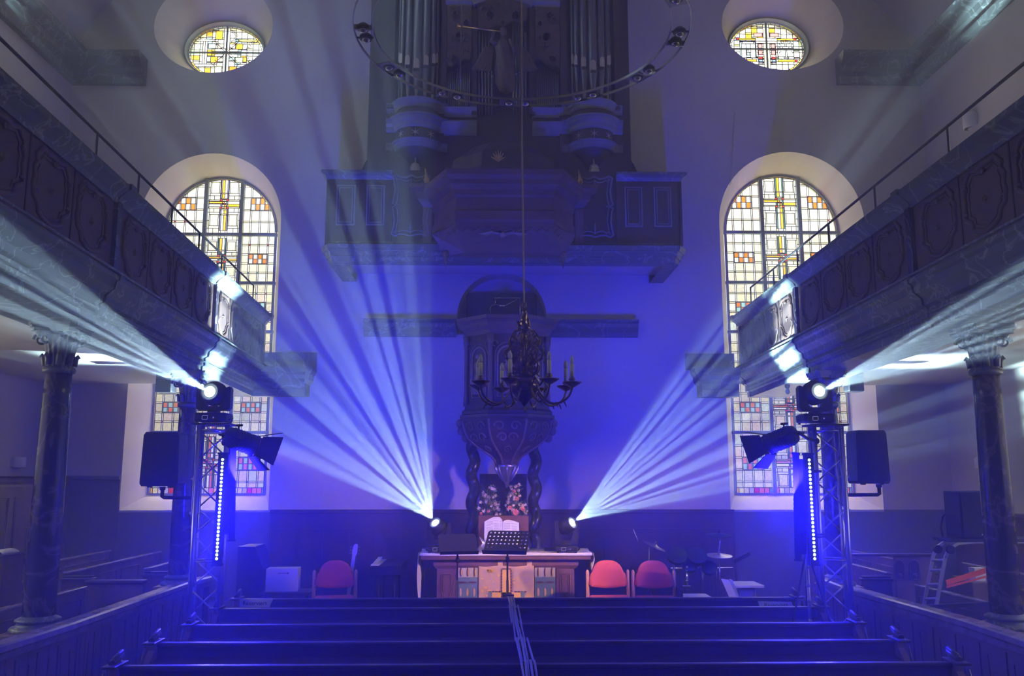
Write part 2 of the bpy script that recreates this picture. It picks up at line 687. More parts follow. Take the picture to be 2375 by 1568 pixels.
# ------------------------------------------------------------------ the room
ax = (XL + XR) / 2
WIN = {  # outer opening, glass opening
    1: dict(o=arch_loop(-5.70, -3.44, 1.69, 6.27, 1.13), g=arch_loop(-5.53, -3.64, 1.90, 6.25, .955)),
    2: dict(o=arch_loop(3.66, 6.05, 1.69, 6.30, 1.20), g=arch_loop(3.89, 5.86, 1.90, 6.30, 1.02)),
    3: dict(o=oval_loop(-4.705, 9.63, .985, .83), g=oval_loop(-4.665, 9.46, .66, .50)),
    4: dict(o=oval_loop(4.875, 9.77, 1.04, .82), g=oval_loop(4.785, 9.63, .68, .51)),
}
NICHE_P = arch_loop(-.59, .83, 4.42, 4.72, .71, 20)
NICHE_O = arch_loop(-2.36, 2.53, 5.6, 6.2, 2.445, 28)
GY = FW + .6


def poly_faces(mb, loops, y, mi=0):
    tri = tessellate_polygon([[Vector((x, z, 0)) for x, z in lp] for lp in loops])
    flat = [(x, y, z) for lp in loops for x, z in lp]
    mb.add(flat, [list(t) for t in tri], mi)


wf = MB()
outer = [(XL - .4, -.05), (XR + .4, -.05), (XR + .4, ZT), (XL - .4, ZT)]
poly_faces(wf, [outer] + [WIN[k]['o'][::-1] for k in WIN] + [NICHE_P[::-1], NICHE_O[::-1]], FW)
for lp, dep in ((NICHE_P, .45), (NICHE_O, 1.1)):
    n = len(lp)
    vs = [(x, FW, z) for x, z in lp] + [(x, FW + dep, z) for x, z in lp]
    wf.add(vs, [[i, (i + 1) % n, (i + 1) % n + n, i + n] for i in range(n)])
    poly_faces(wf, [lp], FW + dep)
wf_o = tag(wf.build('wall_front', M['plaster']), kind='structure')


def side_wall(name, x, wins):
    mb = MB()
    loops = [[(YB, -.05), (FW + .05, -.05), (FW + .05, ZT), (YB, ZT)]]
    for q in wins:
        loops.append([(q[1], q[3]), (q[1], q[4]), (q[2], q[4]), (q[2], q[3])])
    tri = tessellate_polygon([[Vector((a, b, 0)) for a, b in lp] for lp in loops])
    mb.add([(x, a, b) for lp in loops for a, b in lp], [list(t) for t in tri])
    s = -1 if x < 0 else 1
    for q in wins:
        lp = [(q[1], q[3]), (q[2], q[3]), (q[2], q[4]), (q[1], q[4])]
        mb.add([(x, a, b) for a, b in lp] + [(x + s * .3, a, b) for a, b in lp], [[i, (i + 1) % 4, (i + 1) % 4 + 4, i + 4] for i in range(4)])
    tag(mb.build(name, M['plaster']), kind='structure')


side_wall('wall_left', XL, [q for q in SIDE_WINDOWS if q[0] < 0])
side_wall('wall_right', XR, [q for q in SIDE_WINDOWS if q[0] > 0])
mb = MB()
mb.box(XL - .4, XR + .4, YB - .2, YB, -.05, ZT)
tag(mb.build('wall_back', M['plaster']), kind='structure')
mb = MB()
mb.box(XL - .4, XR + .4, YB - .2, FW + 1.2, -.15, 0)
tag(mb.build('floor', M['floor']), kind='structure')
CHZ = .30
mb = MB()
mb.bbox(-3.3, 3.75, 10.15, FW, 0, CHZ / 2, .015)
mb.bbox(-3.2, 3.65, 10.45, FW, CHZ / 2, CHZ, .015)
tag(mb.build('floor_chancel', M['carpet']), kind='structure')
# vaulted ceiling
hw = (XR - XL) / 2
mb = MB()
mb.grid(lambda u, v: (ax - (hw - .05) * math.cos(PI * u), YB - .1 + (FW + .1 - YB + .05) * v, 9.0 + 2.9 * math.sin(PI * u)), 48, 2)
tag(mb.build('ceiling', M['ceiling']), kind='structure')
mb = MB()
mb.box(XL - .5, XR + .5, YB - .3, FW + 1.3, 12.4, 12.6)
tag(mb.build('ceiling_roof', M['ceiling']), kind='structure')
# roof cornices along the side walls, each with a short return on the end wall
cprof = [(0, 0), (.10, 0), (.12, .10), (.20, .16), (.22, .24), (.34, .36), (.36, .46), (0, .46)]
for k, (x, s, ret) in enumerate(((XL, 1, 1.20), (XR, -1, 1.42))):
    mb = MB()
    z0 = 8.55 if s > 0 else 8.68
    path = [(x, YB, z0), (x, FW, z0), (x + s * ret, FW, z0)]
    if s > 0:
        path = path
    else:
        path = path[::-1]
    mb.sweep(cprof, path)
    o = mb.build('trim_%d' % (k + 1), M['marble_grey'])
    tag(o, kind='structure')
# wall cornice under the organ cove, and the cove itself
mb = MB()
c2 = [(0, 0), (.05, 0), (.06, .07), (.13, .14), (.14, .20), (.20, .23), (.20, .26), (0, .26)]
mb.sweep(c2, [(-2.05, FW, 4.38), (-.60, FW, 4.38)][::1])
mb.sweep(c2, [(.84, FW, 4.38), (2.28, FW, 4.38)])
tag(mb.build('trim_3', M['marble_grey']), kind='structure')


# ------------------------------------------------------------------ stained glass
GC = {
    'clear': (.97, .97, .93), 'cream': (.97, .92, .66), 'sand': (.80, .76, .64), 'mist': (.76, .84, .82), 'rose': (.90, .76, .70),
    'amber': (.95, .50, .03), 'orange': (.90, .24, .02), 'yellow': (.98, .76, .16), 'red': (.70, .03, .03), 'sky': (.42, .72, .78),
    'teal': (.14, .38, .36), 'green': (.60, .86, .45), 'blue': (.20, .28, .66), 'white': (1, 1, 1), 'pink': (.85, .22, .22), 'lilac': (.55, .50, .85),
}
GN = list(GC)
GM = [glass_pane('glass_' + k, c, .18 if k in ('clear', 'cream', 'sand', 'mist', 'rose') else 0) for k, c in GC.items()]
GM_TEX = GM


def clip(poly, clipper):
    """Sutherland-Hodgman against a convex counter-clockwise outline"""
    outp = poly
    n = len(clipper)
    for i in range(n):
        a, b = clipper[i], clipper[(i + 1) % n]
        inp, outp = outp, []
        if not inp:
            return []
        ex, ez = b[0] - a[0], b[1] - a[1]

        def side(p):
            return ex * (p[1] - a[1]) - ez * (p[0] - a[0])
        for j in range(len(inp)):
            p, q = inp[j - 1], inp[j]
            sp_, sq = side(p), side(q)
            if sq >= 0:
                if sp_ < 0:
                    t = sp_ / (sp_ - sq)
                    outp.append((p[0] + (q[0] - p[0]) * t, p[1] + (q[1] - p[1]) * t))
                outp.append(q)
            elif sp_ >= 0:
                t = sp_ / (sp_ - sq)
                outp.append((p[0] + (q[0] - p[0]) * t, p[1] + (q[1] - p[1]) * t))
    return outp


def area(p):
    return abs(sum(p[i - 1][0] * p[i][1] - p[i][0] * p[i - 1][1] for i in range(len(p)))) / 2


class Glazing:
    """a set of rectangles that never overlap: a new one cuts what it covers"""
    def __init__(self):
        self.r = []
        self.polys = []

    def put(self, x0, z0, x1, z1, c):
        new = []
        for (a0, b0, a1, b1, k) in self.r:
            if a1 <= x0 + 1e-6 or a0 >= x1 - 1e-6 or b1 <= z0 + 1e-6 or b0 >= z1 - 1e-6:
                new.append((a0, b0, a1, b1, k))
                continue
            if b0 < z0: new.append((a0, b0, a1, z0, k))
            if b1 > z1: new.append((a0, z1, a1, b1, k))
            m0, m1 = max(b0, z0), min(b1, z1)
            if a0 < x0: new.append((a0, m0, x0, m1, k))
            if a1 > x1: new.append((x1, m0, a1, m1, k))
        new.append((x0, z0, x1, z1, c))
        self.r = new

    def build(self, parent, clipper, y, came=.0055):
        gl, ld = MB(), MB()
        allp = [([(a0, b0), (a1, b0), (a1, b1), (a0, b1)], k) for a0, b0, a1, b1, k in self.r]
        allp = [(clip(p, clipper), k) for p, k in allp] + self.polys
        for p, k in allp:
            q = []
            for i in p:
                if not q or (abs(i[0] - q[-1][0]) + abs(i[1] - q[-1][1])) > 1e-5:
                    q.append(i)
            if len(q) > 2 and (abs(q[0][0] - q[-1][0]) + abs(q[0][1] - q[-1][1])) < 1e-5:
                q.pop()
            if len(q) < 3 or area(q) < 3e-5:
                continue
            n = len(q)
            sgn = sum(q[i - 1][0] * q[i][1] - q[i][0] * q[i - 1][1] for i in range(n))
            if sgn < 0:
                q.reverse()
            ins = []
            for i in range(n):
                p0, p1, p2 = q[i - 1], q[i], q[(i + 1) % n]
                d1 = Vector((p1[0] - p0[0], p1[1] - p0[1])).normalized()
                d2 = Vector((p2[0] - p1[0], p2[1] - p1[1])).normalized()
                n1, n2 = Vector((-d1.y, d1.x)), Vector((-d2.y, d2.x))
                s_ = n1 + n2
                if s_.length < 1e-6:
                    s_ = n1
                k_ = came / max(.35, s_.normalized().dot(n1))
                s_ = s_.normalized() * k_
                ins.append((p1[0] + s_.x, p1[1] + s_.y))
            cen = (sum(a for a, b in q) / n, sum(b for a, b in q) / n)
            if area(q) < (came * 2.6) ** 2:
                ins = [((a + cen[0]) / 2, (b + cen[1]) / 2) for a, b in q]
            gl.add([(a, y, b) for a, b in q], [list(range(n))], GN.index(k))
            vs = [(a, y - .004, b) for a, b in q] + [(a, y - .004, b) for a, b in ins] + [(a, y - .0005, b) for a, b in ins]
            ld.add(vs, [[i, (i + 1) % n, (i + 1) % n + n, i + n] for i in range(n)] + [[i + n, (i + 1) % n + n, (i + 1) % n + 2 * n, i + 2 * n] for i in range(n)])
        gl.build('stained_glass', GM, parent)
        ld.build('lead_came', M['lead'], parent)


rg = random.Random(3)


def side_light(g, x0, x1, z0, z1, checks, bottom=False, low=0):
    """one tall light: wide quarries between narrow strips, a small chequer in the middle"""
    W, H = x1 - x0, z1 - z0
    nx, nz = 4, 5
    t = .026
    cw = W / nx
    ch = H / nz
    cols = ['clear', 'cream', 'clear', 'mist', 'sand', 'rose', 'cream'] if not low else ['sand', 'mist', 'clear', 'rose', 'sand', 'cream']
    for i in range(nx):
        for j in range(nz):
            g.put(x0 + i * cw, z0 + j * ch, x0 + (i + 1) * cw, z0 + (j + 1) * ch, rg.choice(cols))
    for i in range(1, nx):
        g.put(x0 + i * cw - t / 2, z0, x0 + i * cw + t / 2, z1, 'white' if not low else 'clear')
    for j in range(1, nz):
        for i in range(nx):
            a, b = x0 + i * cw + (t / 2 if i else 0), x0 + (i + 1) * cw - (t / 2 if i < nx - 1 else 0)
            g.put(a, z0 + j * ch - t / 2, b, z0 + j * ch + t / 2, 'cream')
            if i:
                g.put(x0 + i * cw - t / 2, z0 + j * ch - t / 2, x0 + i * cw + t / 2, z0 + j * ch + t / 2, rg.choice(['white', 'red', 'teal', 'cream']))
    if checks:
        cz = z0 + H * .5
        s = ch * .5
        c1, c2 = checks
        cx = x0 + W * .5
        for i in range(4):
            xx = cx + (i - 2) * (cw * .5)
            for j in range(2):
                g.put(xx, cz + (j - 1) * s, xx + cw * .5 * .82, cz + j * s, c1 if (i + j) % 2 == 0 else c2)
                g.put(xx + cw * .41, cz + (j - 1) * s, xx + cw * .5, cz + j * s, 'white')
    if bottom:
        for i in range(8):
            a = x0 + W * i / 8
            g.put(a, z0, a + W / 8, z0 + .10, ['pink', 'amber', 'lilac', 'pink', 'cream', 'red', 'blue', 'rose'][(i * 3 + low) % 8])


def centre_light(g, x0, x1, z0, z1, hot, cool, low=0):
    W, H = x1 - x0, z1 - z0
    cols = ['clear', 'cream', 'clear', 'white'] if not low else ['sand', 'mist', 'clear', 'rose', 'cream']
    xs = [0, .10, .22, .38, .44, .56, .62, .78, .90, 1]
    zs = [0, .09, .22, .36, .45, .55, .64, .78, .91, 1]
    for i in range(9):
        for j in range(9):
            g.put(x0 + xs[i] * W, z0 + zs[j] * H, x0 + xs[i + 1] * W, z0 + zs[j + 1] * H, rg.choice(cols))
    for i in (1, 6):
        for j in (1, 6):
            g.put(x0 + xs[i] * W, z0 + zs[j] * H, x0 + xs[i + 2] * W, z0 + zs[j + 2] * H, 'clear')
            g.put(x0 + (xs[i] + .03) * W, z0 + (zs[j] + .04) * H, x0 + (xs[i + 2] - .03) * W, z0 + (zs[j + 2] - .04) * H, 'cream' if not low else rg.choice(cols))
    cx, cz = x0 + W / 2, z0 + H / 2
    a, b = .42 * W, .45 * H
    t = .055 * W * 1.3
    tz = .05 * H
    # upright arm: two strips, horizontal arm: two strips
    for s, (c1, c2) in ((-1, (hot, 'white')), (1, (cool, hot))):
        g.put(min(cx, cx + s * t), cz, max(cx, cx + s * t), cz + b, c1 if s < 0 else 'white')
        g.put(min(cx, cx + s * t), cz - b, max(cx, cx + s * t), cz, 'white' if s < 0 else hot)
        g.put(cx - a, min(cz, cz + s * tz), cx, max(cz, cz + s * tz), hot if s > 0 else 'white')
        g.put(cx, min(cz, cz + s * tz), cx + a, max(cz, cz + s * tz), 'white' if s > 0 else hot)
        g.put(cx - a, cz + s * tz * 1.0, cx + a, cz + s * tz * 1.45, 'cream') if s > 0 else g.put(cx - a, cz - tz * 1.45, cx + a, cz - tz, 'cream')
        if cool != 'white':
            e = cx + s * t
            g.put(min(e, e + s * t * .4), cz - b, max(e, e + s * t * .4), cz + b, cool)
    for i in range(-2, 3):
        g.put(cx - t * 1.1, cz + b * .2 * i - .008 + (b * .5 if i > 0 else -b * .5) * 0, cx + t * 1.1, cz + b * .2 * i + .008, 'cream')
    for sx_ in (-1, 1):
        for sz_ in (-1, 1):
            ex, ez = cx + sx_ * t * 1.25, cz + sz_ * tz * 1.3
            g.put(ex - .018, ez - .018, ex + .018, ez + .018, 'red')
            g.put(cx + (0 if sx_ > 0 else -t * .85), cz + (0 if sz_ > 0 else -tz * .85), cx + (t * .85 if sx_ > 0 else 0), cz + (tz * .85 if sz_ > 0 else 0), hot if sx_ * sz_ < 0 else 'white')
        g.put(cx - .012, cz - .012, cx + .012, cz + .012, 'red')


def big_window(n, label_kind):
    Wd = WIN[n]
    w_ = struct('window_%d' % n)
    lo, lg = Wd['o'], Wd['g']
    mb = MB()
    k = len(lo)
    mb.add([(x, FW, z) for x, z in lo] + [(x, GY, z) for x, z in lg], [[i, (i + 1) % k, (i + 1) % k + k, i + k] for i in range(k)])
    # rebate round the glass
    mb.add([(x, GY, z) for x, z in lg] + [(x, GY + .15, z) for x, z in lg], [[i, (i + 1) % k, (i + 1) % k + k, i + k] for i in range(k)])
    mb.build('window_reveal', M['reveal'], w_)
    x0, x1 = lg[0][0], lg[1][0]
    z0 = lg[0][1]
    cx, rx = (x0 + x1) / 2, (x1 - x0) / 2
    zs, rz = lg[2][1], max(z for x, z in lg) - lg[2][1]
    fr = MB()
    path = [(x, GY + .02, z) for x, z in lg]
    cs = .035
    ins = [((x - cx) * (1 - cs / rx) + cx, z0 + cs if i < 2 else (zs + (z - zs) * (1 - cs / rz))) for i, (x, z) in enumerate(lg)]
    fr.add([(x, GY - .02, z) for x, z in lg] + [(x, GY - .02, z) for x, z in ins] + [(x, GY + .06, z) for x, z in ins], [[i, (i + 1) % k, (i + 1) % k + k, i + k] for i in range(k)] + [[i + k, (i + 1) % k + k, (i + 1) % k + 2 * k, i + 2 * k] for i in range(k)])
    bars = {1: (6.20, 5.37, 4.55, 3.71, 2.90), 2: (6.29, 5.42, 4.58, 3.73, 2.91)}[n]
    m1, m2 = {1: (x0 + .355 * (x1 - x0), x0 + .675 * (x1 - x0)), 2: (x0 + .335 * (x1 - x0), x0 + .665 * (x1 - x0))}[n]
    for m in (m1, m2):
        h = rz * math.sqrt(max(0, 1 - ((m - cx) / rx) ** 2))
        fr.bbox(m - .032, m + .032, GY - .05, GY + .05, z0, zs + h, .012)
    for b in bars:
        fr.bbox(x0, x1, GY - .045, GY + .045, b - .028, b + .028, .012)
    fr.build('window_mullion', M['mullion'], w_)
    g = Glazing()
    zz = [z0] + list(bars[::-1]) + [zs + rz]
    bd = .045
    # amber border strip
    lower = [(x0, z0), (x1, z0)] + lg[2:]
    for i in range(6):
        a, b = zz[i], zz[i + 1]
        low = 1 if b < (4.0 if n == 2 else 5.0) else 0
        chk = {0: ('sky', 'red'), 1: ('sky', 'orange'), 2: None, 3: ('sky', 'orange'), 4: ('white', 'orange'), 5: ('white', 'orange')}[i]
        if i == 0:
            chk = ('sky', 'pink')
        a2, b2 = a + .02, b - .02
        hot = 'amber' if i > 2 else ('orange' if i else 'pink')
        if i == 5:
            b2 = a2 + .93 + .1
        side_light(g, x0, m1, a2, b2, chk, i == 0, low)
        side_light(g, m2, x1, a2, b2, chk, i == 0, low)
        centre_light(g, m1, m2, a2, b2, hot, 'teal' if n == 2 or i in (0, 4) else 'lilac', low)
        if i == 0:
            for q in range(8):
                aa = m1 + (m2 - m1) * q / 8
                g.put(aa, a2, aa + (m2 - m1) / 8, a2 + .10, ['pink', 'cream', 'lilac', 'rose', 'pink', 'amber', 'blue', 'red'][q])
        if i < 5:
            g.put(x0, a2, x0 + bd, b2, 'amber' if n == 1 and i > 0 else 'yellow')
            g.put(x1 - bd, a2, x1, b2, 'orange' if n == 1 and i < 3 else 'amber')
    inner = [(cx + (x - cx) * (1 - bd / rx), zs + (z - zs) * (1 - bd / rz)) for x, z in lg[2:]]
    clipper = [(x0, z0), (x1, z0)] + [(x1, zs - .04)] + inner + [(x0, zs - .04)]
    clipper = [(x0 + .0, z0), (x1, z0), (x1, zs)] + [p for p in inner[1:-1]] + [(x0, zs)]
    arcp = lg[2:]
    for i in range(len(arcp) - 1):
        g.polys.append(([arcp[i], arcp[i + 1], inner[i + 1], inner[i]], ('amber' if (i % 5) else 'yellow')))
    full = [(x0, z0), (x1, z0)] + inner
    g.build(w_, full, GY)


big_window(1, '')
big_window(2, '')


def oculus(n):
    w_ = struct('window_%d' % n)
    lo, lg = WIN[n]['o'], WIN[n]['g']
    k = len(lo)
    mb = MB()
    mb.add([(x, FW, z) for x, z in lo] + [(x, GY, z) for x, z in lg], [[i, (i + 1) % k, (i + 1) % k + k, i + k] for i in range(k)])
    mb.add([(x, GY, z) for x, z in lg] + [(x, GY + .15, z) for x, z in lg], [[i, (i + 1) % k, (i + 1) % k + k, i + k] for i in range(k)])
    mb.build('window_reveal', M['reveal'], w_)
    cx = sum(x for x, z in lg) / k
    cz = sum(z for x, z in lg) / k
    rx, rz = lg[0][0] - cx, max(z for x, z in lg) - cz
    fr = MB()

    def ring(s, y):
        return [(cx + (x - cx) * s, y, cz + (z - cz) * s) for x, z in lg]
    rr = [ring(1.06, GY - .10), ring(1.03, GY - .12), ring(1.0, GY - .05), ring(.965, GY - .02), ring(.965, GY + .05)]
    fr.add([p for q in rr for p in q], [[a * k + i, a * k + (i + 1) % k, (a + 1) * k + (i + 1) % k, (a + 1) * k + i] for a in range(4) for i in range(k)])
    fr.bbox(cx - .014, cx + .014, GY - .02, GY + .02, cz - rz, cz + rz, .004)
    fr.bbox(cx - rx, cx + rx, GY - .02, GY + .02, cz - .012, cz + .012, .004)
    fr.build('window_mullion', M['mullion'], w_)
    g = Glazing()
    g.put(cx - rx, cz - rz, cx + rx, cz + rz, 'clear')
    rr_ = random.Random(n)
    nx, nz = 13, 9
    for i in range(nx):
        for j in range(nz):
            a, b = cx - rx + 2 * rx * i / nx, cz - rz + 2 * rz * j / nz
            c = rr_.choice(['clear', 'cream', 'sand', 'mist', 'white', 'clear', 'cream', 'white', 'mist', 'amber', 'sky', 'white', 'rose', 'green'] if 0 < j < nz - 1 else ['sand', 'mist', 'cream', 'clear'])
            g.put(a, b, a + 2 * rx / nx, b + 2 * rz / nz, c)
            if rr_.random() < .35:
                g.put(a, b, a + rx / nx * 2, b + rz / nz * .5, rr_.choice(['white', 'yellow', 'rose', 'cream', 'clear']))

    def S(u0, v0, u1, v1, c):      # in units of the half axes
        g.put(cx + u0 * rx, cz + v0 * rz, cx + u1 * rx, cz + v1 * rz, c)
    polys = []
    if n == 3:      # crossed bars, the X with a loop above and letters left and right
        for s in (-1, 1):
            S(-.88, s * .46 - .04, -.30, s * .46 + .04, 'white')
            S(.30, s * .46 - .04, .80, s * .46 + .04, 'white' if s < 0 else 'yellow')
            S(-.30, .10 * s - .05, .30, .10 * s + .05, 'white')
            S(s * .04 - .035 , -.95, s * .04 + .035, .80, 'white')
        S(-.56, -.42, -.50, .42, 'white')
        S(-.62, -.42, -.56, .42, 'rose')
        S(-.48, .16, -.28, .34, 'sky')
        S(-.40, -.36, -.22, -.14, 'amber')
        S(.24, .14, .42, .34, 'amber')
        S(.24, -.36, .44, -.16, 'green')
        S(-.30, .50, -.12, .82, 'amber')
        S(.10, -.86, .28, -.50, 'orange')
        S(-.28, -.86, -.10, -.50, 'green')
        for q in range(12):   # loops, built of short pieces
            a0, a1 = -PI / 2 + PI * q / 12, -PI / 2 + PI * (q + 1) / 12
            polys.append(([(cx + rx * (.08 + .20 * math.cos(t) * r_), cz + rz * (.60 + .26 * math.sin(t) * r_)) for t, r_ in ((a0, 1), (a1, 1), (a1, .6), (a0, .6))], 'white'))
            a0, a1 = PI / 2 + PI * q / 12, PI / 2 + PI * (q + 1) / 12
            polys.append(([(cx + rx * (.78 + .28 * math.cos(t) * r_), cz + rz * (.0 + .48 * math.sin(t) * r_)) for t, r_ in ((a0, 1), (a1, 1), (a1, .75), (a0, .75))], 'white'))
        for s in (-1, 1):
            for t in (-1, 1):
                p0, p1 = Vector((0.03 * s, .03 * t)), Vector((.34 * s, .46 * t))
                d = (p1 - p0)
                nrm = Vector((-d.y, d.x)).normalized() * .06
                for q in range(3):
                    a, b = p0 + d * q / 3, p0 + d * (q + 1) / 3
                    for sd in (-1, 0):
                        e0, e1 = nrm * sd, nrm * (sd + 1)
                        polys.append(([(cx + rx * v_.x, cz + rz * v_.y) for v_ in (a + e0, b + e0, b + e1, a + e1)], 'white' if sd else 'rose'))
    else:           # latin cross with letters either side
        S(-.08, -.9, .08, .80, 'cream')
        S(-.28, .30, .28, .42, 'white')
        S(-.28, .22, .28, .30, 'cream')
        for s in (-1, 1):
            a, b = sorted((s * .10, s * .32))
            S(a, .46, b, .60, 'pink')
            a, b = sorted((s * .12, s * .22))
            S(a, .04, b, .20, 'pink')
            S(a, -.20, b, -.04, 'pink')
            S(a, -.36, b, -.28, 'red')
            S(a, -.46, b, -.38, 'blue')
            S(a, -.54, b, -.48, 'lilac')
            a, b = sorted((s * .28, s * .72))
            S(a, .34, b, .40, 'amber')
            S(a, -.46, b, -.38, 'amber')
            a, b = sorted((s * .72, s * .78))
            S(a, .34, b, .42, 'red')
            S(a, -.46, b, -.38, 'red')
        S(-.70, -.30, -.28, .30, 'sky')
        S(.28, -.30, .70, .30, 'mist')
        for (u0, v0, u1, v1) in ((-.66, -.32, -.54, .26), (-.42, -.32, -.30, .26), (-.62, .20, -.34, .28), (-.52, -.22, -.46, -.02), (-.48, -.12, -.42, .0)):
            S(u0, v0, u1, v1, 'white')
        for (u0, v0, u1, v1) in ((.30, -.34, .44, -.26), (.56, -.34, .70, -.26), (.48, -.3, .52, .22), (.42, .04, .58, .10)):
            S(u0, v0, u1, v1, 'white')
        for q in range(14):
            a0, a1 = -.8 + (PI + 1.6) * q / 14, -.8 + (PI + 1.6) * (q + 1) / 14
            polys.append(([(cx + rx * (.50 + .21 * math.cos(t) * r_), cz + rz * (.02 + .34 * math.sin(t) * r_)) for t, r_ in ((a0, 1), (a1, 1), (a1, .68), (a0, .68))], 'white'))
    inner = [(cx + (x - cx) * .93, cz + (z - cz) * .93) for x, z in lg]
    for i in range(k):
        j = (i + 1) % k
        polys.append(([lg[i], lg[j], inner[j], inner[i]], ['white', 'amber', 'yellow', 'rose'][(i // 3) % 4]))
    g.build(w_, inner, GY, .006)
    # shapes with slanting sides lie on the room side of the plain glazing
    g2 = Glazing()
    g2.polys = polys
    g2.build(w_, inner, GY - .006, .006)


oculus(3)
oculus(4)

# ------------------------------------------------------------------ dado and haze
mb = MB()
zt = 1.70


def dado(mb, x0, x1, z1, y=FW):
    mb.box(x0, x1, y - .035, y, 0, z1)
    mb.bbox(x0, x1, y - .075, y, z1 - .05, z1 + .01, .01)
    mb.box(x0, x1, y - .055, y, z1 - .30, z1 - .27)
    n = max(1, round((x1 - x0) / .42))
    for i in range(n + 1):
        xx = x0 + (x1 - x0) * i / n
        mb.box(max(x0, xx - .02), min(x1, xx + .02), y - .05, y, .25, z1 - .28)


dado(mb, -3.40, -.22, 1.69)
dado(mb, .515, 3.70, 1.69)
tag(mb.build('trim_4', M['wood_dark']), kind='structure')
mb = MB()
dado(mb, XL, -5.70, 2.20)
mb.box(-5.70, -3.40, FW - .03, FW, 0, 1.66)
mb.box(3.70, 6.05, FW - .03, FW, 0, 1.66)
mb.box(6.05, XR, FW - .03, FW, 0, 1.69)
tag(mb.build('trim_5', M['wainscot']), kind='structure')

hm, nt = newmat('haze')
vs_ = nt.nodes.new('ShaderNodeVolumeScatter')
vs_.inputs['Color'].default_value = (.95, .95, 1, 1)
vs_.inputs['Density'].default_value = HAZE
vs_.inputs['Anisotropy'].default_value = .42
o_ = nt.nodes.new('ShaderNodeOutputMaterial')
link(nt, vs_.outputs[0], o_.inputs[1])
mb = MB()
mb.box(XL + .02, XR - .02, YB + .02, FW - .003, .001, 11.95)
hz = mb.build('haze', hm)
tag(hz, 'thin stage haze filling the whole church room', 'haze', kind='stuff')

# ------------------------------------------------------------------ side galleries on columns
SLOPE = .018      # the galleries rise slightly towards the tower end


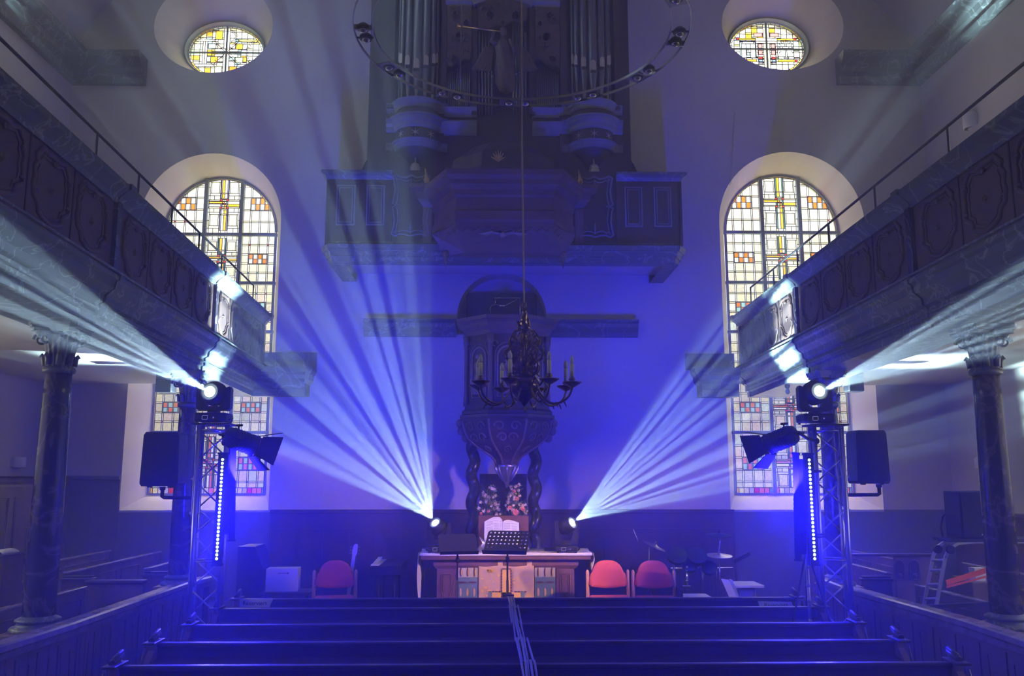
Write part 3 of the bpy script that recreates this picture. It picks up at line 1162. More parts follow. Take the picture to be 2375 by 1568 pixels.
def gallery(side, far, near, xw, label, z_shift=0.0):
    """far/near: plan points of the parapet face; the nave is on the +s side"""
    s = side
    root = thing('side_gallery', label, 'gallery', ((far.x + xw) / 2, 6, 3.42))
    d = (near - far).normalized()
    # the sweep's 'out' points to the right of travel: travel away from the camera for the right-hand gallery
    a, b = (near, far) if s < 0 else (far, near)
    path = [Vector((a.x, a.y, (13.42 - a.y) * SLOPE)), Vector((b.x, b.y, (13.42 - b.y) * SLOPE))]
    if s < 0:      # right gallery: nave lies toward -x = left of travel (+y) -> reverse
        path = path[::-1]
    else:
        path = path[::-1]
    # choose the direction in which cross(t, up) points to the nave
    t = (path[1] - path[0]).normalized()
    if t.cross(Vector((0, 0, 1))).x * s < 0:
        path = path[::-1]
    ZTOP = 4.70 + z_shift
    cap = [(-.25, ZTOP - .16), (.02, ZTOP - .16), (.04, ZTOP - .12), (.10, ZTOP - .07), (.13, ZTOP - .05), (.13, ZTOP), (-.25, ZTOP)]
    mb = MB()
    mb.sweep(cap, path)
    mb.build('parapet_cap', M['marble_grey'], root)
    mb = MB()
    mb.sweep([(-.16, 3.88), (0, 3.88), (0, ZTOP - .15), (-.16, ZTOP - .15)], path)
    mb.build('parapet', M['gallery_wood'], root)
    mb = MB()
    ent = [(-.70, 3.42), (-.10, 3.42), (-.10, 3.50), (-.07, 3.51), (-.07, 3.60), (-.03, 3.62), (-.02, 3.68), (.05, 3.74), (.06, 3.80), (.09, 3.82), (.09, 3.86), (.03, 3.90), (.0, 3.92), (-.70, 3.92)]
    mb.sweep(ent, path)
    # moulding beads that catch the light
    for (u, z) in ((.0, 3.715), (-.06, 3.555), (.075, 3.90)):
        p0, p1 = [p + (t if True else t).cross(Vector((0, 0, 1))) * 0 for p in path]
        nn = (path[1] - path[0]).normalized().cross(Vector((0, 0, 1)))
        mb.tube([path[0] + nn * u + Vector((0, 0, z)), path[1] + nn * u + Vector((0, 0, z))], .012, 6)
    # return on the end wall
    mb.build('entablature', M['marble_grey'], root)
    nn = (path[1] - path[0]).normalized().cross(Vector((0, 0, 1)))
    # floor slab
    mb = MB()
    y0 = near.y
    pts = [far + nn * -.3, Vector((xw - s * .02 * -1, far.y, 0)), Vector((xw + s * .02, near.y, 0)), near + nn * -.3]
    mb.prism([(p.x, p.y) for p in pts], (0, 0, 3.62), (1, 0, 0), (0, 1, 0), (0, 0, 1), .22)
    mb.v = [(x, y, z + (13.42 - y) * SLOPE) for x, y, z in mb.v]
    mb.build('gallery_floor', M['plaster'], root)
    # pilaster strips and panels
    L = (far - near).length
    dirn = (far - near) / L
    up = Vector((0, 0, 1))

    def at(y, u, z):
        p = near + dirn * ((y - near.y) / dirn.y)
        return Vector((p.x, p.y, (13.42 - y) * SLOPE)) + nn * u + up * z
    zb, ztp = 3.93, ZTOP - .16
    ys = [1.5, 4.5, 7.62, 10.75, far.y - .05]
    for y in ys:
        mb = MB()
        c = at(y, .015, (zb + ztp) / 2)
        mb.obox(c, dirn, nn, up, .10, .05, ztp - zb)
        mb.build('pilaster', M['marble_dark'], root)
        mb = MB()
        seg = [at(y - .06, 0, 0), at(y + .06, 0, 0)]
        if (seg[1] - seg[0]).dot(path[1] - path[0]) < 0:
            seg = seg[::-1]
        mb.sweep([(u + .022 if u > -.2 else u, z) for u, z in ent], seg)
        mb.build('moulding_break', M['marble_grey'], root)
        mb = MB()
        mb.sweep([(u + .022 if u > -.2 else u, z + .012) for u, z in cap], seg)
        mb.build('cap_break', M['marble_grey'], root)
    for bi in range(len(ys) - 1):
        n = 4
        for q in range(n):
            yc = ys[bi] + .12 + (ys[bi + 1] - ys[bi] - .24) * (q + .5) / n
            hwid = (ys[bi + 1] - ys[bi] - .24) / n * .5 * .80
            hh = (ztp - zb) * .5 * .90
            zc = (zb + ztp) / 2

            def O(a, b, u=.008):
                return at(yc, u, zc) + dirn * (a * hwid) + up * (b * hh)
            out = [(-.62, 1), (-.34, .93), (0, .98), (.34, .93), (.62, 1), (.92, .72), (.86, .55), (1, .35), (.94, .1), (1, -.15), (.94, -.42), (.70, -.55), (.62, -.80), (.30, -.92), (0, -1), (-.30, -.92), (-.62, -.80), (-.70, -.55), (-.94, -.42), (-1, -.15), (-.94, .1), (-1, .35), (-.86, .55), (-.92, .72)]
            mb = MB()
            mb.tube([O(a, b, .006) for a, b in out], .022, 6, closed=True)
            mb.tube([O(a * .80, b * .84, .004) for a, b in out], .010, 5, closed=True)
            # shell at the head, scrolls at the knees, a star in the middle
            for k_ in range(5):
                an = PI * (.2 + .15 * k_)
                mb.tube([O(0, .70, .01), O(.22 * math.cos(an), .70 + .14 * math.sin(an), .02)], [.006, .014], 5)
            for sg in (-1, 1):
                mb.tube([O(sg * (.92 - .12 * math.cos(i * .9) * (1 - i * .12)), -.30 + .10 * math.sin(i * .9) * (1 - i * .12), .018) for i in range(7)], .012, 5)
                mb.tube([O(sg * (.88 - .10 * math.cos(i * .9) * (1 - i * .12)), .50 + .09 * math.sin(i * .9) * (1 - i * .12), .018) for i in range(7)], .012, 5)
            for k_ in range(4):
                an = PI * k_ / 4
                r_ = .18 if k_ % 2 == 0 else .12
                mb.tube([O(-r_ * math.cos(an), -r_ * .8 * math.sin(an) - .05, .004), O(0, -.05, .016), O(r_ * math.cos(an), r_ * .8 * math.sin(an) - .05, .004)], [.002, .010, .002], 4)
            mb.build('carved_panel', M['groove'] if False else M['wood_dark'], root)
            mb = MB()
            mb.obox(at(yc + hwid / .80 * 1.0, .002, zc), dirn, nn, up, .018, .012, (ztp - zb) * .98)
            if q < n - 1:
                mb.build('panel_strip', M['groove'], root)
    return root, at, nn, dirn


gl_far, gl_near = Vector((-3.62, 13.42, 0)), Vector((-3.30, -1.5, 0))
gl_far = Vector((-3.62, 13.42, 0))
gl_near = gl_far + (Vector((-3.38, 5.8, 0)) - gl_far) * 1.96
gr_far = Vector((3.90, 13.42, 0))
gr_near = gr_far + (Vector((3.84, 5.9, 0)) - gr_far) * 1.98
GL = gallery(1, gl_far, gl_near, XL, 'dark wooden gallery on the left wall with carved panels and a thin handrail')
GR = gallery(-1, gr_far, gr_near, XR, 'dark wooden gallery on the right wall with carved panels and a thin handrail')
# the entablature of each gallery returns on the end wall
for root, x0, x1, xe in ((GL[0], -3.70, -2.88, -2.78), (GR[0], 3.80, 3.20, 3.03)):
    mb = MB()
    s = 1 if x1 > x0 else -1
    prof = [(0, 3.42), (.22, 3.42), (.22, 3.52), (.25, 3.54), (.25, 3.62), (.30, 3.68), (.31, 3.74), (.36, 3.78), (.36, 3.86), (0, 3.86)]
    pth = [Vector((x0, FW, 0)), Vector((x1, FW, 0)), ]
    if s < 0:
        pth = pth[::-1]
    mb.sweep(prof, pth)
    mb.box(x0, xe, FW - .05, FW, 3.86, 4.12)
    mb.prism([(x1, 3.42), (x1, 3.60), (x1 + s * .05, 3.66), (x1 + s * .06, 3.74), (x1 + s * .10, 3.80), (x1 + s * .10, 3.86), (x1 - s * .01, 3.86), (x1 - s * .01, 3.42)], (0, FW - .34, 0), (1, 0, 0), (0, 0, 1), (0, 1, 0), .34)
    mb.build('wall_return', M['marble_grey'], root)

# handrails above the parapets
for (root, at, nn, dirn), posts, lab in ((GL, (3.2, 5.3, 7.4, 8.4, 9.4, 10.4, 11.4, 12.3, 13.15), 'thin black iron handrail on top of the left gallery parapet'),
                                          (GR, (3.2, 5.2, 7.1, 8.6, 9.9, 11.0, 12.0, 13.15), 'thin black iron handrail on top of the right gallery parapet')):
    r_ = thing('handrail', lab, 'handrail', at(9, -.12, 4.70))
    mb = MB()
    mb.tube([at(.8, -.12, 5.12), at(13.15, -.12, 5.12), at(13.16, -.12, 5.08)], .014, 6)
    mb.build('rail', M['iron'], r_)
    for y in posts:
        mb = MB()
        mb.tube([at(y, -.12, 4.69), at(y, -.12, 5.12)], .011, 6)
        mb.build('post', M['iron'], r_)


# ------------------------------------------------------------------ columns
def column(x, y, zb, zt, r0, r1, label, pedestal=True):
    c = thing('column', label, 'column', (x, y, 0), group=None, kind='thing')
    zb = zb - .07
    if pedestal:
        mb = MB()
        mb.bbox(-.20, .20, -.20, .20, 0, zb - .10, .01)
        mb.bbox(-.22, .22, -.22, .22, zb - .10, zb, .012)
        mb.build('pedestal', M['wood_box'], c, local=True)
    mb = MB()
    prof = [(r0 * a_, zb + b_ * .72) for a_, b_ in ((1.62, 0), (1.68, .012), (1.70, .03), (1.60, .05), (1.34, .062), (1.24, .085), (1.26, .10), (1.38, .112), (1.38, .132), (1.24, .145), (1.06, .155), (1.0, .17))]
    mb.lathe(prof, n=36)
    mb.build('base', M['marble_grey'], c, local=True)
    zc = zt - .42
    mb = MB()
    prof = [(r0 * (1 - t) + r1 * t + .006 * math.sin(PI * t), zb + .115 + (zc - zb - .115) * t) for t in [i / 10 for i in range(11)]]
    mb.lathe(prof, n=40)
    mb.build('shaft', M['marble_dark'], c, local=True)
    mb = MB()
    mb.lathe([(r1 * 1.02, zc - .02), (r1 * 1.22, zc - .01), (r1 * 1.26, zc + .015), (r1 * 1.18, zc + .035), (r1 * 1.0, zc + .04)], n=36)
    # fluted bell
    nb = 48
    bell = [(1.0, .04), (1.02, .12), (1.08, .20), (1.2, .27), (1.38, .30)]
    base = len(mb.v)
    mb.grid(lambda u, v: (
        (lambda rr, zz, an: (rr * math.cos(an), rr * math.sin(an), zc + zz))(
            r1 * (1 + .42 * v ** 2.4) * (1 + (.05 * math.cos(16 * 2 * PI * u))), .04 + .27 * v, 2 * PI * u)), 96, 8)
    # leaves round the foot of the bell
    for k_ in range(8):
        an = 2 * PI * (k_ + .5) / 8
        e = Vector((math.cos(an), math.sin(an), 0))
        tg = Vector((-e.y, e.x, 0))
        mb.tube([e * (r1 * 1.04) + Vector((0, 0, zc + .05)), e * (r1 * 1.14) + Vector((0, 0, zc + .11)), e * (r1 * 1.36) + Vector((0, 0, zc + .14)), e * (r1 * 1.48) + Vector((0, 0, zc + .12))], [.028, .026, .018, .008], 6)
    # volutes at the four corners
    for k_ in range(4):
        an = PI / 4 + PI / 2 * k_
        e = Vector((math.cos(an), math.sin(an), 0))
        for sg in (-1, 1):
            a2 = an + sg * .35
            e2 = Vector((math.cos(a2), math.sin(a2), 0))
            pts = []
            for i in range(16):
                q = i * .62
                rr = .058 * (1 - i / 19)
                pts.append(e2 * (r1 * 1.50 + rr * math.cos(q)) + Vector((0, 0, zc + .27 + rr * math.sin(q))))
            mb.tube(pts, [.017 - .0006 * i for i in range(16)], 6)
        mb.tube([e * (r1 * .8) + Vector((0, 0, zc + .33)), e * (r1 * 1.5) + Vector((0, 0, zc + .34)), e * (r1 * 1.9) + Vector((0, 0, zc + .31))], [.035, .03, .02], 6)
        en = PI / 2 * k_
        f = Vector((math.cos(en), math.sin(en), 0))
        mb.ball(f * (r1 * 1.45) + Vector((0, 0, zc + .35)), .03, 6)
    # moulded abacus
    for (hw_, za, zb_) in ((r1 * 1.75, .335, .365), (r1 * 1.88, .365, .385), (r1 * 1.95, .385, .42)):
        ps = []
        for k_ in range(4):
            an = PI / 4 + PI / 2 * k_
            for dd in (-.12, .12):
                ps.append((hw_ * 1.28 * math.cos(an + dd), hw_ * 1.28 * math.sin(an + dd)))
            an2 = an + PI / 4
            ps.append((hw_ * .86 * math.cos(an2), hw_ * .86 * math.sin(an2)))
        mb.prism(ps, (0, 0, zc + za), (1, 0, 0), (0, 1, 0), (0, 0, 1), zb_ - za)
    mb.build('capital', M['marble_grey'], c, local=True)
    return c


CL1, CL2 = PZ(88, 1442, 1.0), PZ(413, 1342, 1.0)
CR1, CR2 = PZ(2336, 1436, 1.0), PZ(1944, 1342, 1.0)
column(CL1.x, CL1.y, 1.0, 3.42 + (13.42 - CL1.y) * SLOPE, .128, .107, 'dark marbled column with scrolled capital rising beside the wooden cabinet at the far left')
column(CL2.x, CL2.y, 1.0, 3.42 + (13.42 - CL2.y) * SLOPE, .118, .100, 'dark marbled column directly behind the left lighting truss')
column(CR1.x, CR1.y, 1.0, 3.42 + (13.42 - CR1.y) * SLOPE, .128, .110, 'dark marbled column with scrolled capital beside the loudspeaker on the ladder platform')
column(CR2.x, CR2.y, 1.0, 3.42 + (13.42 - CR2.y) * SLOPE, .118, .100, 'dark marbled column directly behind the right lighting truss')


# ------------------------------------------------------------------ panelled partitions between nave and side pews
def partition(pts, label, z=1.02):
    """pts: plan points from far to near"""
    r_ = thing('pew_partition', label, 'partition', (pts[0].x, pts[0].y, 0))
    pts = [Vector((p.x, p.y, 0)) for p in pts]
    mb = MB()
    mb.sweep([(-.035, 0), (.035, 0), (.035, z - .04), (-.035, z - .04)], pts)
    mb.build('panelling', M['wood_box'], r_)
    mb = MB()
    mb.sweep([(-.035, z - .12), (.055, z - .12), (.06, z - .07), (.085, z - .05), (.085, z - .01), (.06, z), (-.06, z), (-.085, z - .01), (-.085, z - .05), (-.06, z - .07), (-.035, z - .12)], pts)
    mb.build('top_rail', M['rail'], r_)
    mb = MB()
    for i in range(len(pts) - 1):
        a, b = pts[i], pts[i + 1]
        L = (b - a).length
        n = max(1, round(L / .34))
        d = (b - a) / L
        nn = d.cross(Vector((0, 0, 1)))
        for q in range(n):
            c = a + d * (L * (q + .5) / n)
            for sg in (-1, 1):
                mb.obox(c + nn * (sg * .038) + Vector((0, 0, .47)), d, nn, (0, 0, 1), .014, .006, .80)
                # a curved crack-like grain line in the middle of each board
                pp = [c + d * (.12 + .02 * math.sin(3.1 * t + q)) + nn * (sg * .037) + Vector((0, 0, .12 + .68 * t)) for t in [k_ / 6 for k_ in range(7)]]
                mb.tube(pp, .0045, 4)
    mb.build('panel_grooves', M['groove'], r_)
    return r_


pl = [PZ(480, 1340, 1.0), PZ(430, 1352, 1.0), PZ(300, 1398, 1.0), PZ(150, 1450, 1.0), PZ(0, 1497, 1.0)]
pl.append(pl[-1] + (pl[-1] - pl[-2]) * 4.0)
pl = [Vector((p.x, p.y, 0)) for p in pl]
partition(pl, 'panelled oak partition with a top rail painted pale for window sheen left of the nave pews')
pr = [PZ(1905, 1340, 1.0), PZ(1975, 1366, 1.0), PZ(2100, 1400, 1.0), PZ(2250, 1442, 1.0), PZ(2375, 1483, 1.0)]
pr.append(pr[-1] + (pr[-1] - pr[-2]) * 4.0)
pr = [Vector((p.x, p.y, 0)) for p in pr]
partition(pr, 'panelled oak partition with a top rail painted pale for window sheen right of the nave pews')


# ------------------------------------------------------------------ nave pews
def nave_pew(x0, x1, y, z, label, depth=.62):
    """x0, x1: outer ends; y: plane of the back seen from behind; z: height of the top rail"""
    r_ = thing('nave_pew', label, 'pew', ((x0 + x1) / 2, y, 0), group='long oak pews across the nave')
    mb = MB()
    mb.box(x0 + .05, x1 - .05, y, y + .028, .08, z - .03)
    mb.box(x0 + .05, x1 - .05, y - .012, y, z - .30, z - .26)
    mb.box(x0 + .05, x1 - .05, y - .012, y, .10, .20)
    n = 6
    mb.build('backrest', M['wood_pew'], r_)
    mb = MB()
    mb.bbox(x0 + .04, x1 - .04, y - .02, y + .045, z - .035, z, .012)
    mb.build('top_rail', M['wood_pew'], r_)
    mb = MB()     # sloping book ledge on the rear side
    mb.prism([(-.16, z - .165), (-.155, z - .145), (0, z - .115), (0, z - .14)], (x0 + .05, y, 0), (0, 1, 0), (0, 0, 1), (1, 0, 0), x1 - x0 - .10)
    mb.build('book_ledge', M['wood_pew'], r_)
    mb = MB()
    mb.bbox(x0 + .05, x1 - .05, y + .03, y + .42, .42, .45, .008)
    mb.build('seat', M['wood_pew'], r_)
    for sg, xe in ((1, x0), (-1, x1)):
        mb = MB()
        out = [(-.20, 0), (.46, 0), (.46, .40), (.44, .55), (.30, .62), (.12, .72), (.06, z + .01), (-.01, z + .035), (-.05, z + .02), (-.06, z - .05), (-.17, z - .14), (-.20, z - .17)]
        mb.prism(out, (xe, y, 0), (0, 1, 0), (0, 0, 1), (sg, 0, 0), .05)
        e = mb.build('end_panel', M['wood_box'], r_)
        mb = MB()
        # carved roll on the head of the end panel
        cx = xe + sg * .025
        for dz, w_, rr in ((.045, .055, .026), (.068, .055, .018)):
            mb.tube([(cx, y - .12 + dz, z + dz - .02), (cx, y + .06 + dz * .3, z + dz + .012)], rr, 8)
        mb.bbox(cx - .05, cx + .05, y - .14, y + .09, z + .0, z + .02, .006)
        mb.tube([(cx - sg * .02, y - .14, z - .02), (cx - sg * .02, y - .21, z - .17)], .012, 6)
        mb.build('end_cap', M['wood_pew'], r_)
    return r_


PEW_Z = .90
rows = [(1387, 547, 1850, 'farthest nave pew, two white reserved cards on its back, nearest the altar'),
        (1409, 500, 1908, 'second nave pew counted from the altar, behind the one with reserved cards'),
        (1446, 437, 1990, 'third nave pew counted from the altar'),
        (1487, 352, 2088, 'fourth nave pew counted from the altar'),
        (1540, 262, 2222, 'fifth nave pew from the altar, across the bottom edge')]
PEWS = []
for yy, xa, xb, lab in rows:
    a, b = PZ(xa, yy, PEW_Z), PZ(xb, yy, PEW_Z)
    y = (a.y + b.y) / 2
    aa, bb = PY(xa, yy, y), PY(xb, yy, y)
    PEWS.append((aa.x, bb.x, y))
    nave_pew(aa.x, bb.x, y, PEW_Z, lab)
y6 = PEWS[-1][2] - .95
nave_pew(PEWS[-1][0] - .02, PEWS[-1][1] + .05, y6, PEW_Z - .03, 'sixth nave pew, only its two end rolls just inside the bottom corners')

# reserved cards
for (c0, c1, c2, c3), pos in ((((553, 1390), (633, 1390), (625, 1408), (553, 1408)), 'left'), (((1757, 1394), (1836, 1396), (1842, 1412), (1764, 1412)), 'right')):
    y = PEWS[0][2] - .025
    q = [PY(*c, y) for c in (c0, c1, c2, c3)]
    cd_ = thing('reserved_card', 'white card reading Reserviert at the %s end of the farthest pew' % pos, 'sign', (q[3] + q[2]) / 2, group='reserved cards')
    mb = MB()
    pl_ = [(p.x, p.z) for p in q]
    mb.prism(pl_, (0, y, 0), (1, 0, 0), (0, 0, 1), (0, 1, 0), .002)
    mb.build('card', M['paper'], cd_)
    cen = sum(q, Vector()) / 4
    text('lettering', 'Reserviert', .062, M['ink'], cd_, cen - cd_.location + Vector((0, -.003, -.002)), (PI / 2, 0, 0))

# ------------------------------------------------------------------ cables laid over the pews

# ------------------------------------------------------------------ organ gallery
GYF = 12.2
og = thing('organ_gallery', 'dark panelled organ gallery projecting from the end wall above the pulpit', 'gallery', (.14, GYF, 5.27))
MO = M['wood_organ']
mb = MB()
path = [(-2.40, FW, 0), (-2.40, GYF + .12, 0), (-2.33, GYF, 0), (2.62, GYF, 0), (2.69, GYF + .12, 0), (2.69, FW, 0)]
base = [(-.20, 5.27), (.02, 5.27), (.03, 5.33), (.06, 5.36), (.07, 5.41), (.12, 5.45), (.13, 5.50), (.05, 5.53), (.05, 5.56), (-.20, 5.56)]
mb.sweep(base, path)
for u, z in ((.05, 5.345), (.10, 5.43), (.06, 5.545)):
    pth = [Vector(p) for p in path]
    mb.sweep([(u - .01, z - .008), (u + .008, z - .008), (u + .008, z + .008), (u - .01, z + .008)], path)
mb.build('base_moulding', M['marble_grey'], og)
mb = MB()
mb.prism([(-2.38, FW), (-2.38, GYF + .05), (-2.30, GYF + .02), (2.60, GYF + .02), (2.67, GYF + .05), (2.67, FW)], (0, 0, 5.46), (1, 0, 0), (0, 1, 0), (0, 0, 1), .10)
mb.build('gallery_floor', MO, og)
mb = MB()     # plastered underside between the wall and the front moulding
mb.box(-2.40, 2.69, GYF + .10, FW - .005, 5.40, 5.46)
mb.build('soffit', M['plaster'], og)
for x0, x1, pans in ((-2.44, -1.50, ((-2.31, -2.05), (-1.87, -1.62))), (1.80, 2.74, ((1.93, 2.17), (2.36, 2.60)))):
    mb = MB()
    mb.box(x0, x1, GYF + .02, GYF + .08, 5.55, 6.58)
    xs_ = x0 if x0 < 0 else x1
    mb.box(xs_ - .03, xs_ + .03, GYF + .02, FW, 5.55, 6.58)
    mb.build('parapet', MO, og)
    mb = MB()
    a, b = x0 - .04, x1 + .04
    cap = [(-.04, 6.52), (.02, 6.52), (.05, 6.57), (.10, 6.60), (.10, 6.64), (-.08, 6.64)]
    if x0 < 0:
        mb.sweep(cap, [(x0, FW, 0), (x0, GYF + .03, 0), (x1, GYF + .03, 0)])
    else:
        mb.sweep(cap, [(x0, GYF + .03, 0), (x1, GYF + .03, 0), (x1, FW, 0)])
    mb.build('parapet_cap', M['marble_grey'], og)
    for (p0, p1) in pans:
        mb = MB()
        for g_, r_ in ((0, .010), (.035, .006)):
            lp = [(p0 + g_, GYF + .01, 5.83 + g_), (p1 - g_, GYF + .01, 5.83 + g_), (p1 - g_, GYF + .01, 6.42 - g_), (p0 + g_, GYF + .01, 6.42 - g_)]
            mb.sweep([(-r_, -.01), (r_, -.01), (r_, .012), (-r_, .012)], lp, up=Vector((0, -1, 0)), closed=True)
        mb.build('panel_frame', M['organ_moulding'], og)

# ------------------------------------------------------------------ the organ
OY = 12.58
org = thing('pipe_organ', 'dark baroque pipe organ with two rounded pipe towers standing on the organ gallery', 'organ', (.07, OY, 5.46))
mb = MB()
mb.box(-1.99, -1.70, OY + .30, FW + .9, 5.46, 11.8)
mb.box(1.85, 2.14, OY + .30, FW + .9, 5.46, 11.8)
mb.box(-1.70, 1.85, OY + .25, FW + .9, 5.46, 11.8)
mb.box(-1.62, -.78, OY + .06, OY + .30, 5.46, 7.80)
mb.box(1.00, 1.90, OY + .06, OY + .30, 5.46, 7.80)
mb.box(-.78, 1.00, OY + .12, OY + .30, 5.46, 7.72)
mb.build('case', MO, org)
mb = MB()
mb.box(-1.66, -1.56, OY - .02, OY + .3, 7.80, 11.8)
mb.box(1.86, 1.94, OY - .02, OY + .3, 7.80, 11.8)
mb.box(-.84, -.76, OY + .02, OY + .3, 7.80, 11.8)
mb.box(1.02, 1.12, OY + .02, OY + .3, 7.80, 11.8)
mb.box(-.36, -.28, OY + .02, OY + .3, 7.72, 10.2)
mb.box(.54, .62, OY + .02, OY + .3, 7.72, 10.2)
mb.build('case_post', MO, org)
for cx, sgn in ((-1.20, -1), (1.505, 1)):
    # lower tower body, half-round
    mb = MB()
    R0 = .33
    mb.lathe([(R0, 7.18), (R0, 7.86)], (cx, OY + .12, 0), 24, a0=PI, a1=2 * PI)
    mb.lathe([(R0 * .30, 6.88), (R0 * .55, 7.0), (R0 * .80, 7.08), (R0 * .92, 7.18)], (cx, OY + .12, 0), 24, a0=PI, a1=2 * PI)
    mb.build('tower', MO, org)
    for z, hh, ex in ((7.74, .13, .06), (7.42, .19, .09), (7.12, .11, .05)):
        pth = [(cx - .47, OY + .05, 0), (cx - .36, OY + .05, 0)] + [(cx + (R0 + .01) * math.cos(a), OY + .12 + (R0 + .01) * math.sin(a), 0) for a in [PI + PI * i / 16 for i in range(1, 16)]] + [(cx + .36, OY + .05, 0), (cx + .47, OY + .05, 0)]
        mb = MB()
        mb.sweep([(-.04, z), (0, z), (ex * .3, z + hh * .15), (ex * .35, z + hh * .4), (ex * .8, z + hh * .6), (ex * .85, z + hh * .8), (ex * 1.2, z + hh * .9), (ex * 1.2, z + hh), (-.04, z + hh)], pth)
        mb.build('tower_moulding', M['organ_moulding'], org)
    # carved stars between the mouldings
    mb = MB()
    for q, an in enumerate((-PI / 2 - .75, -PI / 2, -PI / 2 + .75)):
        c = Vector((cx + (R0 + .005) * math.cos(an), OY + .12 + (R0 + .005) * math.sin(an), 7.33))
        e = Vector((-math.sin(an), math.cos(an), 0))
        for k_ in range(3):
            a2 = .5 + PI * k_ / 3
            d = e * math.cos(a2) + Vector((0, 0, math.sin(a2)))
            mb.tube([c - d * .07, c, c + d * .07], [.002, .010, .002], 4)
    mb.build('star_ornament', M['silver'], org)
    # pine cone hanging under the tower
    mb = MB()
    c = Vector((cx + .0, OY - .12, 6.74))
    mb.lathe([(.001, -.15), (.04, -.13), (.066, -.06), (.072, .02), (.060, .09), (.03, .13), (.001, .14)], c, 16)
    for i in range(9):
        for j in range(9):
            an = 2 * PI * (j + .5 * (i % 2)) / 9
            zz = -.12 + i * .028
            rr = .070 * math.sqrt(max(.05, 1 - (zz / .15) ** 2))
            mb.ball(c + Vector((rr * math.cos(an), rr * math.sin(an), zz)), .012, 4)
    mb.tube([c + Vector((0, 0, .13)), c + Vector((0, .08, .25))], .012, 6)
    mb.build('pine_cone', M['silver'], org)
    # scroll frame of the lower case panel
    mb = MB()
    px0, px1, z0, z1 = cx - .30, cx + .24, 5.66, 6.60
    y = GYF + .02
    mb2 = MB()
    mb2.box(px0 - .12, px1 + .12, y + .03, y + .35, 5.50, 6.68)
    mb2.build('lower_case', MO, org)
    xm, zm = (px0 + px1) / 2, (z0 + z1) / 2
    for s_, r_ in ((1, .014), (.78, .009)):
        w_, h_ = (px1 - px0) / 2 * s_, (z1 - z0) / 2 * (1 - (1 - s_) * .6)
        pts = []
        for (a, b) in ((-1, .93), (-.82, 1), (-.6, .93), (-.3, .90), (0, .98), (.3, .90), (.6, .93), (.82, 1), (1, .93), (.93, .75), (.86, .5), (.92, .25), (1, .06), (.80, 0), (1, -.06), (.92, -.25), (.86, -.5), (.93, -.75), (1, -.93), (.82, -1), (.6, -.93), (.3, -.94), (0, -.99), (-.3, -.94), (-.6, -.93), (-.82, -1), (-1, -.93), (-.93, -.75), (-.86, -.5), (-.92, -.25), (-1, -.06), (-.80, 0), (-1, .06), (-.92, .25), (-.86, .5), (-.93, .75)):
            pts.append((xm + a * w_, y, zm + b * h_))
        mb.tube(pts, r_, 6, closed=True)
    for a in (-1, 1):
        for b in (-1, 1):
            for t in range(3):
                mb.tube([(xm + a * .20, y, zm + b * .38), (xm + a * (.27 - .03 * t), y - .015, zm + b * (.43 + .015 * t))], .006, 4)
    for b in (.72, -.72):
        mb.tube([(xm, y, zm + b * .47 - .09), (xm, y - .02, zm + b * .47), (xm, y, zm + b * .47 + .09)], [.004, .012, .004], 5)
        mb.tube([(xm - .03, y, zm + b * .47), (xm + .03, y, zm + b * .47)], .005, 4)
    mb.build('scroll_frame', M['organ_moulding'], org)
    # tower pipes
    for i in range(7):
        an = PI + PI * (i + .5) / 7
        rr = (.030, .044, .060, .072, .060, .044, .030)[i]
        c = Vector((cx + .30 * math.cos(an), OY + .12 + .30 * math.sin(an) * .9, 0))
        zm_ = 8.55 - .22 * (1 - abs(i - 3) / 3)
        mb = MB()
        mb.lathe([(rr * .25, 7.87), (rr * .5, 8.05), (rr * 1.0, zm_ - .02), (rr, zm_), (rr, 11.6)], c, 18)
        # mouth: flattened upper lip and a dark slot
        f = Vector((math.cos(an), math.sin(an), 0)) if abs(i - 3) < 3 else Vector((0, -1, 0))
        f = (f + Vector((0, -1.2, 0))).normalized()
        tg = f.cross(Vector((0, 0, 1)))
        po = mb.build('pipe', M['pipe'], org)
        mb = MB()
        mb.prism(arch_loop(-rr * .62, rr * .62, 0, .10, .06, 8), c + f * (rr * .96) + Vector((0, 0, zm_ + .02)), tg, (0, 0, 1), f, .010)
        mb.build('pipe_lip', M['silver'], po)
        mb = MB()
        mb.box(c.x - rr * .6, c.x + rr * .6, c.y - rr * 1.02, c.y - rr * .5, zm_ - .03, zm_ + .01)
        mb.build('pipe_mouth', M['black'], po)
# straight mouldings between the towers
for z, hh, ex in ((7.70, .13, .08), (7.40, .19, .10)):
    for x0, x1 in ((-.78, -.28), (.58, 1.06)):
        mb = MB()
        mb.sweep([(-.04, z), (0, z), (ex * .4, z + hh * .3), (ex * .8, z + hh * .6), (ex * 1.2, z + hh * .9), (ex * 1.2, z + hh), (-.04, z + hh)], [(x0, OY + .08, 0), (x1, OY + .08, 0)])
        mb.build('case_moulding', M['organ_moulding'], org)
mb = MB()
mb.sweep([(-.04, 9.50), (0, 9.50), (.08, 9.58), (.08, 9.62), (-.04, 9.62)], [(-.78, OY + .06, 0), (-.35, OY + .06, 0)])
mb.sweep([(-.04, 9.50), (0, 9.50), (.08, 9.58), (.08, 9.62), (-.04, 9.62)], [(.58, OY + .06, 0), (1.02, OY + .06, 0)])
for a, b in (((-.35, 9.54), (.10, 9.74)), ((.58, 9.54), (.13, 9.74))):
    d = Vector((b[0] - a[0], 0, b[1] - a[1]))
    mb.obox((((a[0] + b[0]) / 2), OY + .02, (a[1] + b[1]) / 2), d, (0, 1, 0), d.cross(Vector((0, 1, 0))), d.length, .14, .08)
mb.build('pediment', M['organ_moulding'], org)
